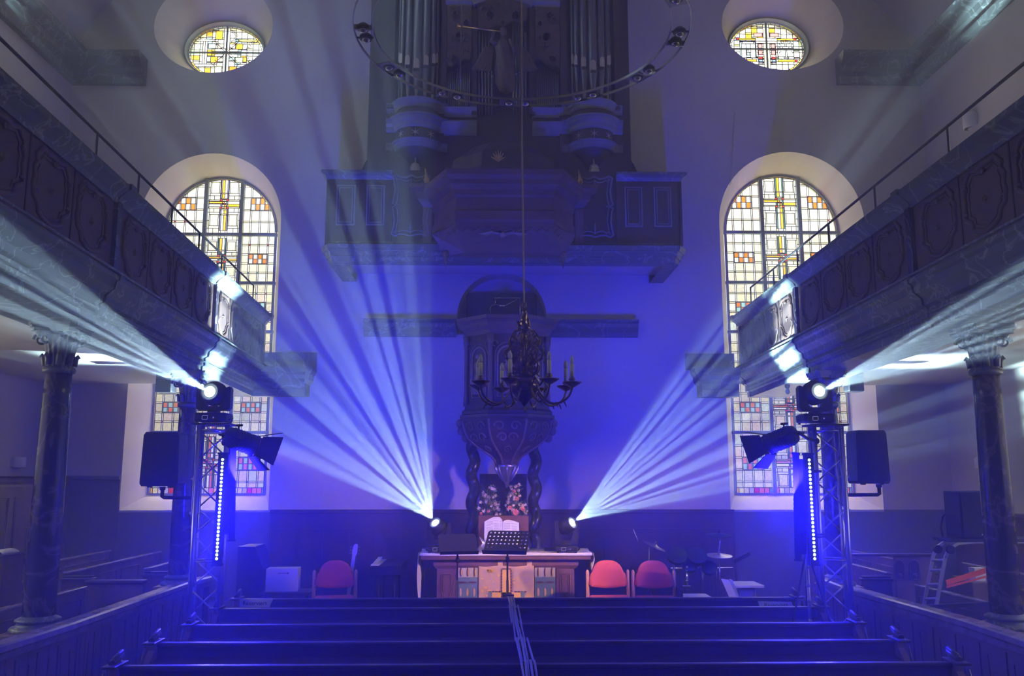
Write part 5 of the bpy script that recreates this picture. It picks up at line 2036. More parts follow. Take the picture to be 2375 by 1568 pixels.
def bouquet(cx, w_, z0, z1, label, reds):
    b = thing('flower_arrangement', label, 'flowers', (cx, AY + .55, 1.20), group='bouquets on the altar')
    mb = MB()
    mb.lathe([(.06, 1.205), (.075, 1.26), (.055, 1.34), (.065, 1.40)], (cx, AY + .55, 0), 16)
    mb.build('vase', M['black'], b)
    lf, fc, fr = MB(), MB(), MB()
    for i in range(46):
        t = rr.random()
        z = z0 + (z1 - z0) * t
        ww = w_ * (1 - .62 * t)
        x = cx + rr.uniform(-ww, ww)
        y = AY + .50 + rr.uniform(-.10, .10)
        p = Vector((x, y, z))
        lf.tube([Vector((cx + (x - cx) * .2, AY + .55, 1.38)), (p + Vector((cx, AY + .55, 1.5))) / 2, p], .003, 4)
        for q in range(2):
            d = Vector((rr.uniform(-1, 1), rr.uniform(-1, .2), rr.uniform(-.4, 1))).normalized()
            s_ = d.orthogonal().normalized()
            lf.add([p, p + d * .03 + s_ * .012, p + d * .065, p + d * .03 - s_ * .012], [(0, 1, 2, 3)])
        if i % 4 != 3:
            tgt = fc
            r0 = rr.uniform(.018, .028)
            n = 6
            ax_ = Vector((rr.uniform(-.5, .5), -1, rr.uniform(-.1, .6))).normalized()
            u = ax_.orthogonal().normalized()
            v = ax_.cross(u)
            for k_ in range(n):
                an = 2 * PI * k_ / n
                e = u * math.cos(an) + v * math.sin(an)
                e2 = u * math.cos(an + .45) + v * math.sin(an + .45)
                e3 = u * math.cos(an - .45) + v * math.sin(an - .45)
                tgt.add([p + ax_ * .01, p + e2 * r0 * .7 + ax_ * .015, p + e * r0 * 1.25 + ax_ * .008, p + e3 * r0 * .7 + ax_ * .015], [(0, 1, 2, 3)])
            tgt.ball(p + ax_ * .012, .006, 4)
    for (x, z, r0) in reds:
        p = Vector((x, AY + .38, z))
        for ring_, nn_, q0 in ((1, 10, 0), (.7, 8, .3)):
            for k_ in range(nn_):
                an = 2 * PI * k_ / nn_ + q0
                e = Vector((math.cos(an), -.25, math.sin(an)))
                tg = Vector((-math.sin(an), 0, math.cos(an)))
                fr.add([p + e * .012, p + e * r0 * ring_ * .7 + tg * .010, p + e * r0 * ring_ + Vector((0, .006, 0)), p + e * r0 * ring_ * .7 - tg * .010], [(0, 1, 2, 3)])
        fr.ball(p + Vector((0, -.006, 0)), .010, 5)
    lf.build('foliage', M['leaf'], b)
    fc.build('blossoms', M['petal_cream'], b)
    fr.build('red_blossoms', M['petal_red'], b)


bouquet(-.06, .17, 1.66, 2.06, 'tall bouquet of cream blossoms on the left half of the altar', [(-.17, 1.70, .022), (-.07, 1.73, .022)])
bouquet(.30, .18, 1.66, 2.10, 'tall bouquet with one large coral flower on the right half of the altar', [(.30, 1.72, .048), (.40, 1.76, .03), (.22, 1.78, .03), (.32, 1.90, .03), (.28, 2.0, .025)])


# ------------------------------------------------------------------ moving-head lamps
M['lens_glow'] = pbr('lit_lens', (1, 1, 1), .3, emit=((.86, 1.0, .92), 14.0))
M['lens_rim_glow'] = pbr('half_lit_lens', (.3, .35, .36), .15, emit=((.55, .75, .78), .45))
M['lens_dim'] = pbr('lens_glass', (.10, .14, .16), .08, spec=.8)
M['led_glow'] = pbr('lit_diode', (1, 1, 1), .3, emit=((.55, .80, 1.0), 6.0))
M['led_blue'] = pbr('blue_diode', (.02, .02, .3), .3, emit=((.02, .02, 1.0), 1.2))
M['screen_line'] = pbr('screen_line', (.3, .3, .35), .4, emit=((.45, .45, .6), .5))


def moving_head(center, d, zbase, label, sc_=1.0, facing=0.0, lit=1.0):
    """center: middle of the lens, d: direction of the beam, zbase: level it stands on"""
    r_ = thing('moving_head_light', label, 'stage light', (center.x, center.y, zbase), group='moving head lights')
    d = (d.normalized() + Vector((0, -.75, 0))).normalized()      # the prism throws the rays off the axis of the head
    hc = center - d * .13 * sc_          # pivot of the head
    H = hc.z - zbase
    mb = MB()
    bx, by_, bh = .155 * sc_, .12 * sc_, .095 * sc_
    mb.bbox(hc.x - bx, hc.x + bx, hc.y - by_, hc.y + by_, zbase + .012, zbase + bh, .02)
    for sx_ in (-1, 1):
        for sy_ in (-1, 1):
            mb.lathe([(.014, zbase), (.014, zbase + .014)], (hc.x + sx_ * bx * .8, hc.y + sy_ * by_ * .8, 0), 8)
        mb.tube([(hc.x + sx_ * (bx + .008), hc.y - .05, zbase + .03), (hc.x + sx_ * (bx + .03), hc.y, zbase + .05), (hc.x + sx_ * (bx + .008), hc.y + .05, zbase + .03)], .008, 6)
    mb.lathe([(.06 * sc_, zbase + bh), (.06 * sc_, zbase + bh + .025)], (hc.x, hc.y, 0), 20)
    mb.build('base', M['black'], r_)
    mb = MB()
    y = hc.y - by_ - .002
    xs_ = hc.x - .045
    q = [(-.025, .030), (.018, .030), (.025, .038), (.025, .070), (-.025, .070), (-.030, .065), (-.030, .035)]
    mb.tube([(xs_ + a, y, zbase + b) for a, b in q], .0022, 4, closed=True)
    mb.tube([(hc.x + .03, y, zbase + .05), (hc.x + .05, y, zbase + .05)], .002, 4)
    mb.tube([(hc.x + .04, y, zbase + .04), (hc.x + .04, y, zbase + .06)], .002, 4)
    mb.build('display', M['screen_line'], r_)
    # yoke: two arms beside the head; it pans so that the arms stand across the beam
    dh = Vector((d.x, d.y, 0))
    a = Vector((1, .25 * facing, 0)).normalized()
    mb = MB()
    zy = zbase + bh + .025
    w_ = .135 * sc_
    n_ = a.cross(Vector((0, 0, 1)))
    outl = [(-w_, 0), (w_, 0), (w_ + .03, .03), (w_ + .03, H * .0 + (hc.z - zy) + .05), (w_ + .015, (hc.z - zy) + .075), (w_ - .02, (hc.z - zy) + .06), (w_ - .03, (hc.z - zy) - .04), (w_ * .45, .045), (-w_ * .45, .045), (-w_ + .03, (hc.z - zy) - .04), (-w_ + .02, (hc.z - zy) + .06), (-w_ - .015, (hc.z - zy) + .075), (-w_ - .03, (hc.z - zy) + .05), (-w_ - .03, .03)]
    mb.prism(outl, Vector((hc.x, hc.y, zy)) - n_ * .045, a, (0, 0, 1), n_, .09)
    mb.build('yoke', M['black'], r_)
    mb = MB()
    mb.lathe([(.05 * sc_, -.12 * sc_), (.085 * sc_, -.10 * sc_), (.108 * sc_, -.04 * sc_), (.112 * sc_, .03 * sc_), (.100 * sc_, .085 * sc_), (.088 * sc_, .118 * sc_), (.080 * sc_, .119 * sc_), (.076 * sc_, .118 * sc_)], hc, 28, axis=d)
    for k_ in range(3):
        z = -.03 + .03 * k_
        mb.lathe([(.113 * sc_, z), (.118 * sc_, z + .004), (.113 * sc_, z + .008)], hc, 28, axis=d)
    hd = mb.build('head', M['black_matt'], r_)
    mb = MB()
    mb.lathe([(.082 * sc_, .126 * sc_), (.086 * sc_, .132 * sc_), (.082 * sc_, .136 * sc_), (.076 * sc_, .130 * sc_), (.082 * sc_, .126 * sc_)], hc, 28, axis=d, caps=False)
    mb.build('lens_ring', M['lens_dim'], hd)
    mb = MB()
    mb.lathe([(.001, .1285 * sc_), (.052 * sc_, .1245 * sc_)], hc, 24, axis=d, caps=False)
    mb.build('lens', M['lens_glow'], hd)
    mb = MB()
    mb.lathe([(.052 * sc_, .1245 * sc_), (.075 * sc_, .1215 * sc_)], hc, 24, axis=d, caps=False)
    mb.build('outer_lens', M['lens_rim_glow'], hd)
    mb = MB()
    mb.lathe([(.078 * sc_, .1195 * sc_), (.074 * sc_, .1215 * sc_), (.078 * sc_, .1235 * sc_), (.078 * sc_, .1195 * sc_)], hc, 24, axis=d, caps=False)
    mb.build('lens_edge', M['lens_dim'], hd)
    return r_


p, d = HEADS['altar_left']
moving_head(p, d, 1.207, 'moving head lamp on the left end of the altar throwing a wide fan of rays', .95)
p, d = HEADS['altar_right']
moving_head(p, d, 1.207, 'moving head lamp on the right end of the altar throwing rays to the upper right', .95)
# flat black box beside the right lamp and a sheet of paper
mb = MB()
mb.bbox(PY(1262, 1270, 11.9).x, PY(1322, 1270, 11.9).x, AY + .30, AY + .52, 1.207, 1.245, .008)
tag(mb.build('control_box', M['black']), 'flat black box on the altar left of the right moving head lamp', 'box')
mb = MB()
mb.box(.62, .86, AY + .05, AY + .25, 1.2075, 1.2095)
tag(mb.build('paper_sheet', M['paper']), 'sheet of paper lying on the altar cloth in front of the black box', 'paper')


# ------------------------------------------------------------------ music stands
def music_stand(c, w_, h_, tilt, yaw_, zfloor, label, perforated=True):
    r_ = thing('music_stand', label, 'music stand', (c.x, c.y, zfloor))
    Rm = Matrix.Rotation(yaw_, 3, 'Z') @ Matrix.Rotation(tilt, 3, 'X')
    eu, ev, en = Rm @ Vector((1, 0, 0)), Rm @ Vector((0, 0, 1)), Rm @ Vector((0, 1, 0))
    cr_ = .03
    outl = [(-w_ / 2, -h_ / 2), (w_ / 2, -h_ / 2), (w_ / 2, h_ / 2 - cr_), (w_ / 2 - cr_ * .3, h_ / 2 - cr_ * .3), (w_ / 2 - cr_, h_ / 2), (-w_ / 2 + cr_, h_ / 2), (-w_ / 2 + cr_ * .3, h_ / 2 - cr_ * .3), (-w_ / 2, h_ / 2 - cr_)]
    loops = [outl]
    if perforated:
        for j in range(6):
            for i in range(10):
                if j < 2 and 2 <= i < 8:
                    continue
                hx, hz = -w_ / 2 + w_ * (i + .75) / 10.5, -h_ / 2 + h_ * (.10 + .155 * j) + .012
                loops.append([(hx + .0105 * math.cos(-2 * PI * k_ / 10), hz + .0105 * math.sin(-2 * PI * k_ / 10)) for k_ in range(10)])
    tri = tessellate_polygon([[Vector((a, b, 0)) for a, b in lp] for lp in loops])
    mb = MB()
    flat = [c + eu * a + ev * b for lp in loops for a, b in lp]
    mb.add(flat, [list(t) for t in tri])
    mb.add([p + en * .0025 for p in flat], [list(t) for t in tri])
    base0 = 0
    # rims of the outline
    n = len(outl)
    fr_ = [c + eu * a + ev * b for a, b in outl]
    mb.add(fr_ + [p + en * .0025 for p in fr_], [[i, (i + 1) % n, (i + 1) % n + n, i + n] for i in range(n)])
    mb.build('desk', M['black_matt'], r_)
    mb = MB()
    mb.obox(c - ev * (h_ / 2) - en * .03, eu, en, ev, w_, .06, .004)
    mb.build('lip', M['black_matt'], r_)
    mb = MB()
    bp = c + en * .03
    mb.tube([bp, (bp.x, bp.y + .02, bp.z - .10), (bp.x, bp.y + .02, bp.z - .45)], .011, 8)
    mb.tube([(bp.x, bp.y + .02, bp.z - .40), (bp.x, bp.y + .02, zfloor + .20)], .014, 8)
    mb.lathe([(.022, bp.z - .20), (.024, bp.z - .17), (.022, bp.z - .14)], (bp.x, bp.y + .02, 0), 10)
    mb.bbox(bp.x - .035, bp.x + .035, bp.y - .005, bp.y + .045, bp.z - .09, bp.z - .06, .006)
    mb.build('pole', M['black_matt'], r_)
    for k_ in range(3):
        an = 2 * PI * k_ / 3 + .5
        mb = MB()
        mb.tube([(bp.x, bp.y + .02, zfloor + .22), (bp.x + .26 * math.cos(an), bp.y + .02 + .26 * math.sin(an), zfloor + .012)], .008, 6)
        mb.build('leg', M['black_matt'], r_)


ms = PY(1176, 1258, 10.0)
music_stand(ms, .50, .36, -R(48), R(-14), 0, 'black perforated music stand standing alone before the altar')
ms2 = PY(1062, 1262, 10.6)
music_stand(ms2, .46, .30, R(-42), R(12), CHZ, 'dark music stand at the left half of the altar, its pole before the left tapestry', False)


# ------------------------------------------------------------------ red chairs
M['seat_red'] = pbr('red_upholstery', (.62, .10, .075), .85, noise=.15, nscale=80)
M['chair_wood'] = pbr('chair_beech', (.52, .25, .13), .4)


def red_chair(label):
    r_ = thing('red_chair', label, 'chair', (0, 0, 0), group='red upholstered chairs')
    W = .25
    mb = MB()      # back panel, bowed: local +y is behind the sitter

    def bk(u, v):
        a = -1 + 2 * u
        top = .30 * (1 - abs(a) ** 2.6) ** .42
        z = .545 + (.02 * a * a) + v * (.03 + top)
        return (a * (W - .035), .205 + .045 * (1 - a * a) + .02 * v, z)
    mb.grid(bk, 24, 8)
    b = mb.build('backrest', M['seat_red'], r_, local=True)
    sd = b.modifiers.new('thickness', 'SOLIDIFY')
    sd.thickness = .045
    mb = MB()
    mb.bbox(-.235, .235, -.25, .20, .41, .47, .025)
    mb.build('seat', M['seat_red'], r_, local=True)
    for s in (-1, 1):
        mb = MB()
        mb.tube([(s * W, .20, .0), (s * W, .205, .45), (s * W, .215, .74), (s * W, .215, .765)], [.022, .022, .021, .010], 12)
        mb.build('back_leg', M['chair_wood'], r_, local=True)
        mb = MB()
        mb.tube([(s * W, -.22, 0), (s * W, -.22, .44)], .019, 12)
        mb.build('front_leg', M['chair_wood'], r_, local=True)
        mb = MB()
        mb.bbox(s * W - .012, s * W + .012, -.22, .20, .36, .40, .006)
        mb.build('side_rail', M['chair_wood'], r_, local=True)
    return r_


ch = red_chair('red upholstered chair standing alone left of the altar beside the guitar')
CHY = 10.75


def put_chair(o, px, y, rz):
    p = PY(px, 1330, y)
    o.location = (p.x, p.y, CHZ)
    o.rotation_euler = (0, 0, rz)


c1 = copy_tree(ch)
c1['label'] = 'red upholstered chair right of the altar, the one nearer to it'
c2 = copy_tree(ch)
c2['label'] = 'red upholstered chair right of the altar, the one nearer to the drums'
put_chair(ch, 776, CHY, R(8))
put_chair(c1, 1416, CHY - .05, R(2))
put_chair(c2, 1520, CHY - .10, R(-4))

# ------------------------------------------------------------------ lighting trusses
def truss(px, y, ztop, rot, label):
    c = PY(px, 1200, y)
    t = thing('lighting_truss', label, 'truss', (c.x, c.y, 0), group='aluminium trusses')
    Rm = Matrix.Rotation(rot, 3, 'Z')
    h = .135
    cs = [Rm @ Vector((sx * h, sy * h, 0)) for sx, sy in ((-1, -1), (1, -1), (1, 1), (-1, 1))]
    for q in cs:
        mb = MB()
        mb.tube([q + Vector((0, 0, .02)), q + Vector((0, 0, ztop))], .025, 12)
        mb.build('chord', M['alu'], t, local=True)
    for k in range(4):
        a, b = cs[k], cs[(k + 1) % 4]
        mb = MB()
        n = 10
        for i in range(n):
            z0, z1 = .06 + (ztop - .12) * i / n, .06 + (ztop - .12) * (i + 1) / n
            p, q = (a, b) if i % 2 == 0 else (b, a)
            mb.tube([p + Vector((0, 0, z0)), q + Vector((0, 0, z1))], .009, 6)
        for z in (.08, ztop * .5, ztop - .05):
            mb.tube([a + Vector((0, 0, z)), b + Vector((0, 0, z))], .010, 6)
        mb.build('lacing', M['alu'], t, local=True)
    mb = MB()
    mb.bbox(-.30, .30, -.30, .30, 0, .02, .006)
    mb.build('base_plate', M['black_matt'], t, local=True)
    mb = MB()
    mb.bbox(-.19, .19, -.17, .17, ztop, ztop + .02, .005)
    mb.build('top_plate', M['black_matt'], t, local=True)
    for z in (ztop * .5 - .02, ztop * .5 + .02):
        pass
    return t, c


TRY = 9.05
tl, tlc = truss(487, TRY, 2.72, R(12), 'aluminium lattice truss left of the altar carrying a moving head lamp')
trr, trc = truss(1926, TRY, 2.72, R(-12), 'aluminium lattice truss right of the altar carrying a moving head lamp')
for key, tc_, lab in (('truss_left', tlc, 'moving head lamp on top of the left truss beaming towards the viewer'), ('truss_right', trc, 'moving head lamp on top of the right truss beaming towards the viewer')):
    p, d = HEADS[key]
    moving_head(p, d, 2.742, lab, 1.08)


# ------------------------------------------------------------------ fresnel spotlights with barn doors
M['fres_lens'] = pbr('warm_lens', (1, .8, .6), .3, emit=((1.0, .62, .35), 3.0))
for k, (p, d) in FRES.items():
    r_ = thing('theatre_spotlight', 'black theatre spotlight with open barn doors on the %s truss' % k, 'stage light', p, group='theatre spotlights')
    d = d.normalized()
    b0 = p - d * .30
    mb = MB()
    mb.lathe([(.04, -.02), (.085, 0), (.10, .04), (.10, .24), (.105, .25), (.105, .30), (.095, .305)], b0, 24, axis=d)
    for i in range(6):
        z = .05 + i * .03
        mb.lathe([(.101, z), (.107, z + .006), (.101, z + .012)], b0, 24, axis=d)
    mb.build('body', M['black_matt'], r_)
    mb = MB()
    mb.lathe([(.106, .300), (.112, .302), (.112, .310), (.100, .312)], b0, 24, axis=d)
    mb.build('lens_rim', M['brass'], r_)
    mb = MB()
    mb.lathe([(.001, .296), (.092, .292)], b0, 20, axis=d)
    mb.build('lens', M['fres_lens'], r_)
    u = Vector((0, 0, 1)).cross(d).normalized()
    v = d.cross(u)
    f = b0 + d * .315
    for a, b in ((u, v), (-u, v), (v, u), (-v, u)):
        mb = MB()
        e0 = f + a * .105
        w0, w1 = .10, .15
        tip = e0 + (d * .88 + a * .48).normalized() * .19
        q = [e0 - b * w0, e0 + b * w0, tip + b * w1, tip - b * w1]
        nn = (q[1] - q[0]).cross(q[2] - q[1]).normalized() * .003
        mb.add([x + nn for x in q] + [x - nn for x in q], [(0, 1, 2, 3), (7, 6, 5, 4), (0, 4, 5, 1), (1, 5, 6, 2), (2, 6, 7, 3), (3, 7, 4, 0)])
        mb.build('barn_door', M['black_matt'], r_)
    # yoke and clamp to the truss
    tc_ = tlc if k == 'left' else trc
    mb = MB()
    m = b0 + d * .12
    mb.tube([m + u * .11, m + u * .135 + v * .0, m + u * .12 - d * .16, m - u * .12 - d * .16, m - u * .135, m - u * .11], .009, 6)
    s = 1 if k == 'left' else -1
    tp = Vector((tc_.x + s * .14, tc_.y - .10, m.z - .02))
    mb.tube([m - d * .16, (m - d * .16 + tp) / 2 + Vector((0, 0, -.02)), tp], .016, 8)
    mb.ball(tp, .035, 8)
    mb.build('yoke', M['black_matt'], r_)
    mb = MB()
    mb.tube([m + Vector((0, 0, .09)), m + Vector((0, 0, .135)), m + Vector((.03 * s, 0, .14))], .010, 6)
    mb.tube([m + Vector((-.03, 0, .14)), m + Vector((.04, 0, .145))], .013, 6)
    mb.build('clamp_handle', M['black_matt'], r_)


# ------------------------------------------------------------------ LED battens
def batten(key, label, lit, n, face, half):
    a, b = BARS[key]      # top, bottom
    r_ = thing('led_batten', label, 'stage light', (b.x, b.y, b.z - .06), group='upright LED battens')
    up = (a - b).normalized()
    f = Vector(face).normalized()
    f = (f - up * f.dot(up)).normalized()
    sd = up.cross(f)
    mb = MB()
    c = (a + b) / 2 - f * .035
    mb.obox(c, sd, f, up, .085, .06, (a - b).length + .12)
    for q in (-1, 1):
        mb.obox(c + up * q * ((a - b).length / 2 + .06), sd, f, up, .10, .075, .02)
        mb.obox(c - f * .05 + sd * .03 * q, sd, f, up, .008, .06, (a - b).length)
    mb.build('housing', M['black_matt'], r_)
    for i in range(n):
        p = a + (b - a) * (i / (n - 1)) - f * .002
        mb = MB()
        if lit:
            mb.lathe([(.001, .006), (.009, .004), (.0135, -.001)], p, 12, axis=f)
        else:
            mb.lathe([(.001, .004), (.016, -.001)], p, 10, axis=f)
        mb.build('lens', M['led_glow'] if lit else M['lens_dim'], r_)
    # bracket to the truss / pole
    mb = MB()
    tc_ = tlc if 'left' in key else trc
    for t in (.12, .8):
        p = a + (b - a) * t - f * .06
        q = Vector((tc_.x + (.12 if 'left' in key else -.12), tc_.y - .13, p.z))
        mb.tube([p, q], .010, 6)
    mb.build('bracket', M['black_matt'], r_)
    return r_


batten('left_front', 'lit vertical bar of white-blue diodes on the left truss', True, 27, (.05, -1, 0), 1)
batten('right_front', 'lit vertical bar of white-blue diodes on the right truss', True, 26, (-.05, -1, 0), 1)
batten('left_rear', 'dark vertical bar of diodes turned to the stage beside the left lit bar', False, 20, (.92, .4, 0), 1)
batten('right_rear', 'dark vertical bar of diodes turned to the stage beside the right lit bar', False, 22, (-.92, .4, 0), 1)
# tripod under the right battens
tp = thing('tripod_stand', 'slim tripod stand between the right truss and the farthest pew', 'stand', (PY(1877, 1400, 8.9).x, 8.9, 0))
c = Vector((PY(1877, 1400, 8.9).x, 8.9, 0))
mb = MB()
mb.tube([c + Vector((0, 0, .35)), c + Vector((0, 0, 1.45))], .016, 10)
for z in (.75, .95, 1.1, 1.28):
    mb.lathe([(.017, z), (.021, z + .01), (.021, z + .03), (.017, z + .04)], c, 10)
mb.build('pole', M['alu'], tp)
for an in (200, 320, 80):
    mb = MB()
    an = R(an)
    mb.tube([c + Vector((.02 * math.cos(an), .02 * math.sin(an), 1.42)), c + Vector((.42 * math.cos(an), .42 * math.sin(an), .02))], .010, 8)
    mb.build('leg', M['black_matt'], tp)


# ------------------------------------------------------------------ loudspeakers
def logo(parent, c, s):
    """round emblem with three crossing forks above a short word mark"""
    mb = MB()
    mb.tube([c + Vector((s * math.cos(t), 0, s * math.sin(t))) for t in [2 * PI * k_ / 20 for k_ in range(20)]], s * .09, 4, closed=True)
    for k_ in range(3):
        t = PI * k_ / 3 + PI / 2
        e = Vector((math.cos(t), 0, math.sin(t)))
        mb.tube([c - e * s * .85, c + e * s * .85], s * .10, 4)
    mb.box(c.x - s * .95, c.x + s * .95, c.y - .001, c.y + .001, c.z - s * 1.7, c.z - s * 1.4)
    mb.build('emblem', M['lens_dim'], parent)


def speaker(x0, x1, z0, z1, y, depth, label, arm=None, tilt=0):
    r_ = thing('loudspeaker', label, 'loudspeaker', ((x0 + x1) / 2, y, z0))
    mb = MB()
    xm = (x0 + x1) / 2
    w_ = (x1 - x0) / 2
    pl_ = [(-w_, z0 + .03), (-w_ + .02, z0), (w_ - .02, z0), (w_, z0 + .03), (w_ - .012, z1 - .03), (w_ - .035, z1), (-w_ + .035, z1), (-w_ + .012, z1 - .03)]
    mb.prism(pl_, (xm, y, 0), (1, 0, 0), (0, 0, 1), (0, 1, 0), depth)
    mb.prism([(a * .72, z0 + (b - z0) * .9 + .03) for a, b in pl_], (xm, y + depth, 0), (1, 0, 0), (0, 0, 1), (0, 1, 0), .08)
    mb.build('cabinet', M['black'], r_)
    mb = MB()
    mb.grid(lambda u, v: (xm + (u - .5) * 2 * (w_ - .02), y - .004 - .022 * (1 - (2 * u - 1) ** 2) , z0 + .03 + (z1 - z0 - .06) * v), 12, 4)
    mb.build('grille', M['grille'], r_)
    for s in (-1, 1):
        mb = MB()
        mb.bbox(xm + s * w_ * .55 - .02, xm + s * w_ * .55 + .02, y + .03, y + .08, z0 - .012, z0 + .004, .004)
        mb.build('foot', M['black_matt'], r_)
    logo(r_, Vector((xm, y - .028, z0 + .085)), .018)
    return r_


YS = 9.0
a, b = PY(333, 1002, YS), PY(413, 1128, YS)
sl = speaker(a.x, b.x, b.z, a.z, YS - .02, .26, 'black loudspeaker on a side arm of the left truss')
c, d_ = PY(1980, 998, YS), PY(2064, 1122, YS)
sr = speaker(c.x, d_.x, d_.z, c.z, YS - .02, .26, 'black loudspeaker on a side arm of the right truss')
for s, spk, xm, z0, tc_ in ((-1, sl, (a.x + b.x) / 2, b.z, tlc), (1, sr, (c.x + d_.x) / 2 + .10, d_.z, trc)):
    br = thing('loudspeaker_bracket', 'tubular bracket arm holding the loudspeaker on the %s truss' % ('left' if s < 0 else 'right'), 'bracket', (xm, YS + .1, z0 - .13))
    mb = MB()
    xe = tc_.x + s * .15
    mb.tube([(xm, YS + .10, z0 - .008), (xm, YS + .10, z0 - .105), (xm - s * .02, YS + .10, z0 - .115), (xe, YS + .0, z0 - .115)], .019, 10)
    mb.lathe([(.026, z0 - .04), (.03, z0 - .03), (.03, z0 - .005)], (xm, YS + .10, 0), 12)
    mb.build('arm', M['black_matt'], br)
    mb = MB()
    mb.bbox(xe - .02, xe + .02, YS - .03, YS + .03, z0 - .30, z0 + .10, .006)
    for z in (z0 - .27, z0 + .07):
        mb.tube([(xe - s * .05, YS + .02, z), (xe + s * .03, YS - .0, z)], .012, 6)
        mb.ball((xe + s * .035, YS, z), .016, 5)
    mb.build('clamp', M['alu'], br)
# small loudspeakers under the galleries
for (x0, y0, x1, y1, y), lab in (((361, 866, 397, 910, 11.2), 'small hanging loudspeaker under the left gallery behind the truss lamp'), ((1967, 862, 2006, 908, 11.0), 'small hanging loudspeaker under the right gallery behind the truss lamp')):
    a, b = PY(x0, y0, y), PY(x1, y1, y)
    r_ = thing('hanging_loudspeaker', lab, 'loudspeaker', ((a.x + b.x) / 2, y, b.z))
    mb = MB()
    mb.bbox(a.x, b.x, y, y + .2, b.z, a.z, .02)
    mb.build('cabinet', M['black'], r_)
    mb = MB()
    mb.box(a.x + .01, b.x - .01, y - .006, y, b.z + .01, a.z - .01)
    mb.build('grille', M['grille'], r_)
    mb = MB()
    mb.tube([((a.x + b.x) / 2, y + .1, a.z), ((a.x + b.x) / 2, y + .1, 3.64)], .012, 6)
    mb.build('bracket', M['black_matt'], r_)

# small white bulb under the right gallery
p = PY(1827, 915, 11.8)
r_ = thing('bare_bulb', 'bare bulb in a dark socket under the right gallery', 'lamp', (p.x, p.y, p.z))
mb = MB()
mb.lathe([(.002, 0), (.020, .008), (.032, .03), (.030, .05), (.018, .075), (.014, .09)], p, 14)
mb.build('bulb', M['lens_dim'], r_)
mb = MB()
mb.lathe([(.020, .085), (.034, .10), (.034, .17), (.02, .18)], p, 14)
mb.tube([p + Vector((0, 0, .17)), (p.x, p.y, 3.48)], .014, 6)
mb.build('socket', M['black_matt'], r_)

# ------------------------------------------------------------------ the ladder platform on the right
LY = 8.3
lad = thing('ladder_platform', 'aluminium work platform with ladder legs standing on the right partition', 'ladder', PY(2145, 1405, LY))


def PL(px, py, y=LY):
    return PY(px, py, y)


for (pts, yy) in ((((2143, 1403), (2164, 1292), (2172, 1270), (2190, 1258), (2235, 1256)), LY + .25), (((2172, 1402), (2193, 1292), (2202, 1272), (2222, 1260), (2262, 1257)), LY)):
    mb = MB()
    q = [PL(*p_, yy) for p_ in pts]
    q.append(Vector((5.9, q[-1].y, q[-1].z)))
    for i in range(len(q) - 1):
        dd = q[i + 1] - q[i]
        mb.obox((q[i] + q[i + 1]) / 2, dd, (0, 1, 0), dd.cross(Vector((0, 1, 0))), dd.length + .02, .022, .028)
    mb.build('rail', M['alu'], lad)
    mb = MB()
    mb.lathe([(.040, -.018), (.040, .018)], (q[1] + q[2]) / 2 + Vector((.02, -.02, .03)), 16, axis=(0, 1, 0))
    mb.build('hinge', M['black_matt'], lad)
for t in (.12, .42, .72, .93):
    a0, a1 = PL(2143, 1403, LY + .25), PL(2164, 1292, LY + .25)
    b0, b1 = PL(2172, 1402), PL(2193, 1292)
    mb = MB()
    mb.tube([a0 + (a1 - a0) * t, b0 + (b1 - b0) * t], .014, 8)
    mb.build('rung', M['alu'], lad)
mb = MB()
a0, b0 = PL(2140, 1408), PL(2340, 1398, LY - .1)
mb.obox((a0 + b0) / 2, b0 - a0, (0, 1, 0), (0, 0, 1), (b0 - a0).length, .05, .035)
mb.build('foot_bar', M['black_matt'], lad)
mb = MB()
zz = PL(2262, 1257).z
mb.bbox(PL(2200, 1257).x, 5.9, LY - .03, LY + .30, zz + .0, zz + .03, .006)
mb.build('deck', M['black_matt'], lad)
mb = MB()
mb.obox((5.85, LY, zz - .3), (.25, 0, 1), (0, 1, 0), (1, 0, -.25), .62, .025, .06)
mb.build('rail', M['alu'], lad)
a, b = PL(2221, 1139), PL(2300, 1255)
z_d = zz + .032
r_ = thing('loudspeaker', 'large black loudspeaker standing on the ladder platform', 'loudspeaker', ((a.x + b.x) / 2, LY + .1, z_d))
mb = MB()
mb.bbox(a.x, b.x + .02, LY - .02, LY + .28, z_d, a.z, .012)
mb.build('cabinet', M['black'], r_)
mb = MB()
mb.box(a.x + .015, b.x, LY - .03, LY - .02, z_d + .02, a.z - .02)
mb.build('grille', M['grille'], r_)
mb = MB()
q = PL(2273, 1240)
for i in range(6):
    mb.box(q.x + i * .013, q.x + i * .013 + .009, LY - .034, LY - .03, q.z - .006, q.z + (.006 if i % 2 else .009))
mb.build('name_plate', M['silver'], r_)
cb = MB()
cb.tube([PL(2222, 1173, LY + .3), PL(2200, 1182, LY + .3), PL(2186, 1200, LY + .3), PL(2182, 1225, LY + .3), PL(2189, 1252, LY + .3), PL(2194, 1262, LY + .3)], .009, 6)
tag(cb.build('speaker_cable', M['black']), 'black cable looping from the big loudspeaker down to the ladder platform', 'cable')
M['strap_red'] = pbr('strap_orange_red', (.80, .10, .04), .7)
for k_, (p0, p1, w_) in enumerate((((2195, 1352), (2288, 1322), .05), ((2195, 1362), (2300, 1336), .02))):
    mb = MB()
    a, b = PL(*p0, LY + .05), PL(p1[0] + 60, p1[1] - 18, LY + .35)
    mb.obox((a + b) / 2, b - a, (0, 1, 0), (b - a).cross(Vector((0, 1, 0))), (b - a).length, .004, w_)
    tag(mb.build('lashing_strap', M['strap_red']), ('wide upper orange-red strap tied to the ladder platform' if k_ == 0 else 'narrow lower orange-red strap tied to the ladder platform'), 'strap')
p = Vector((6.0, LY + .9, 1.12))
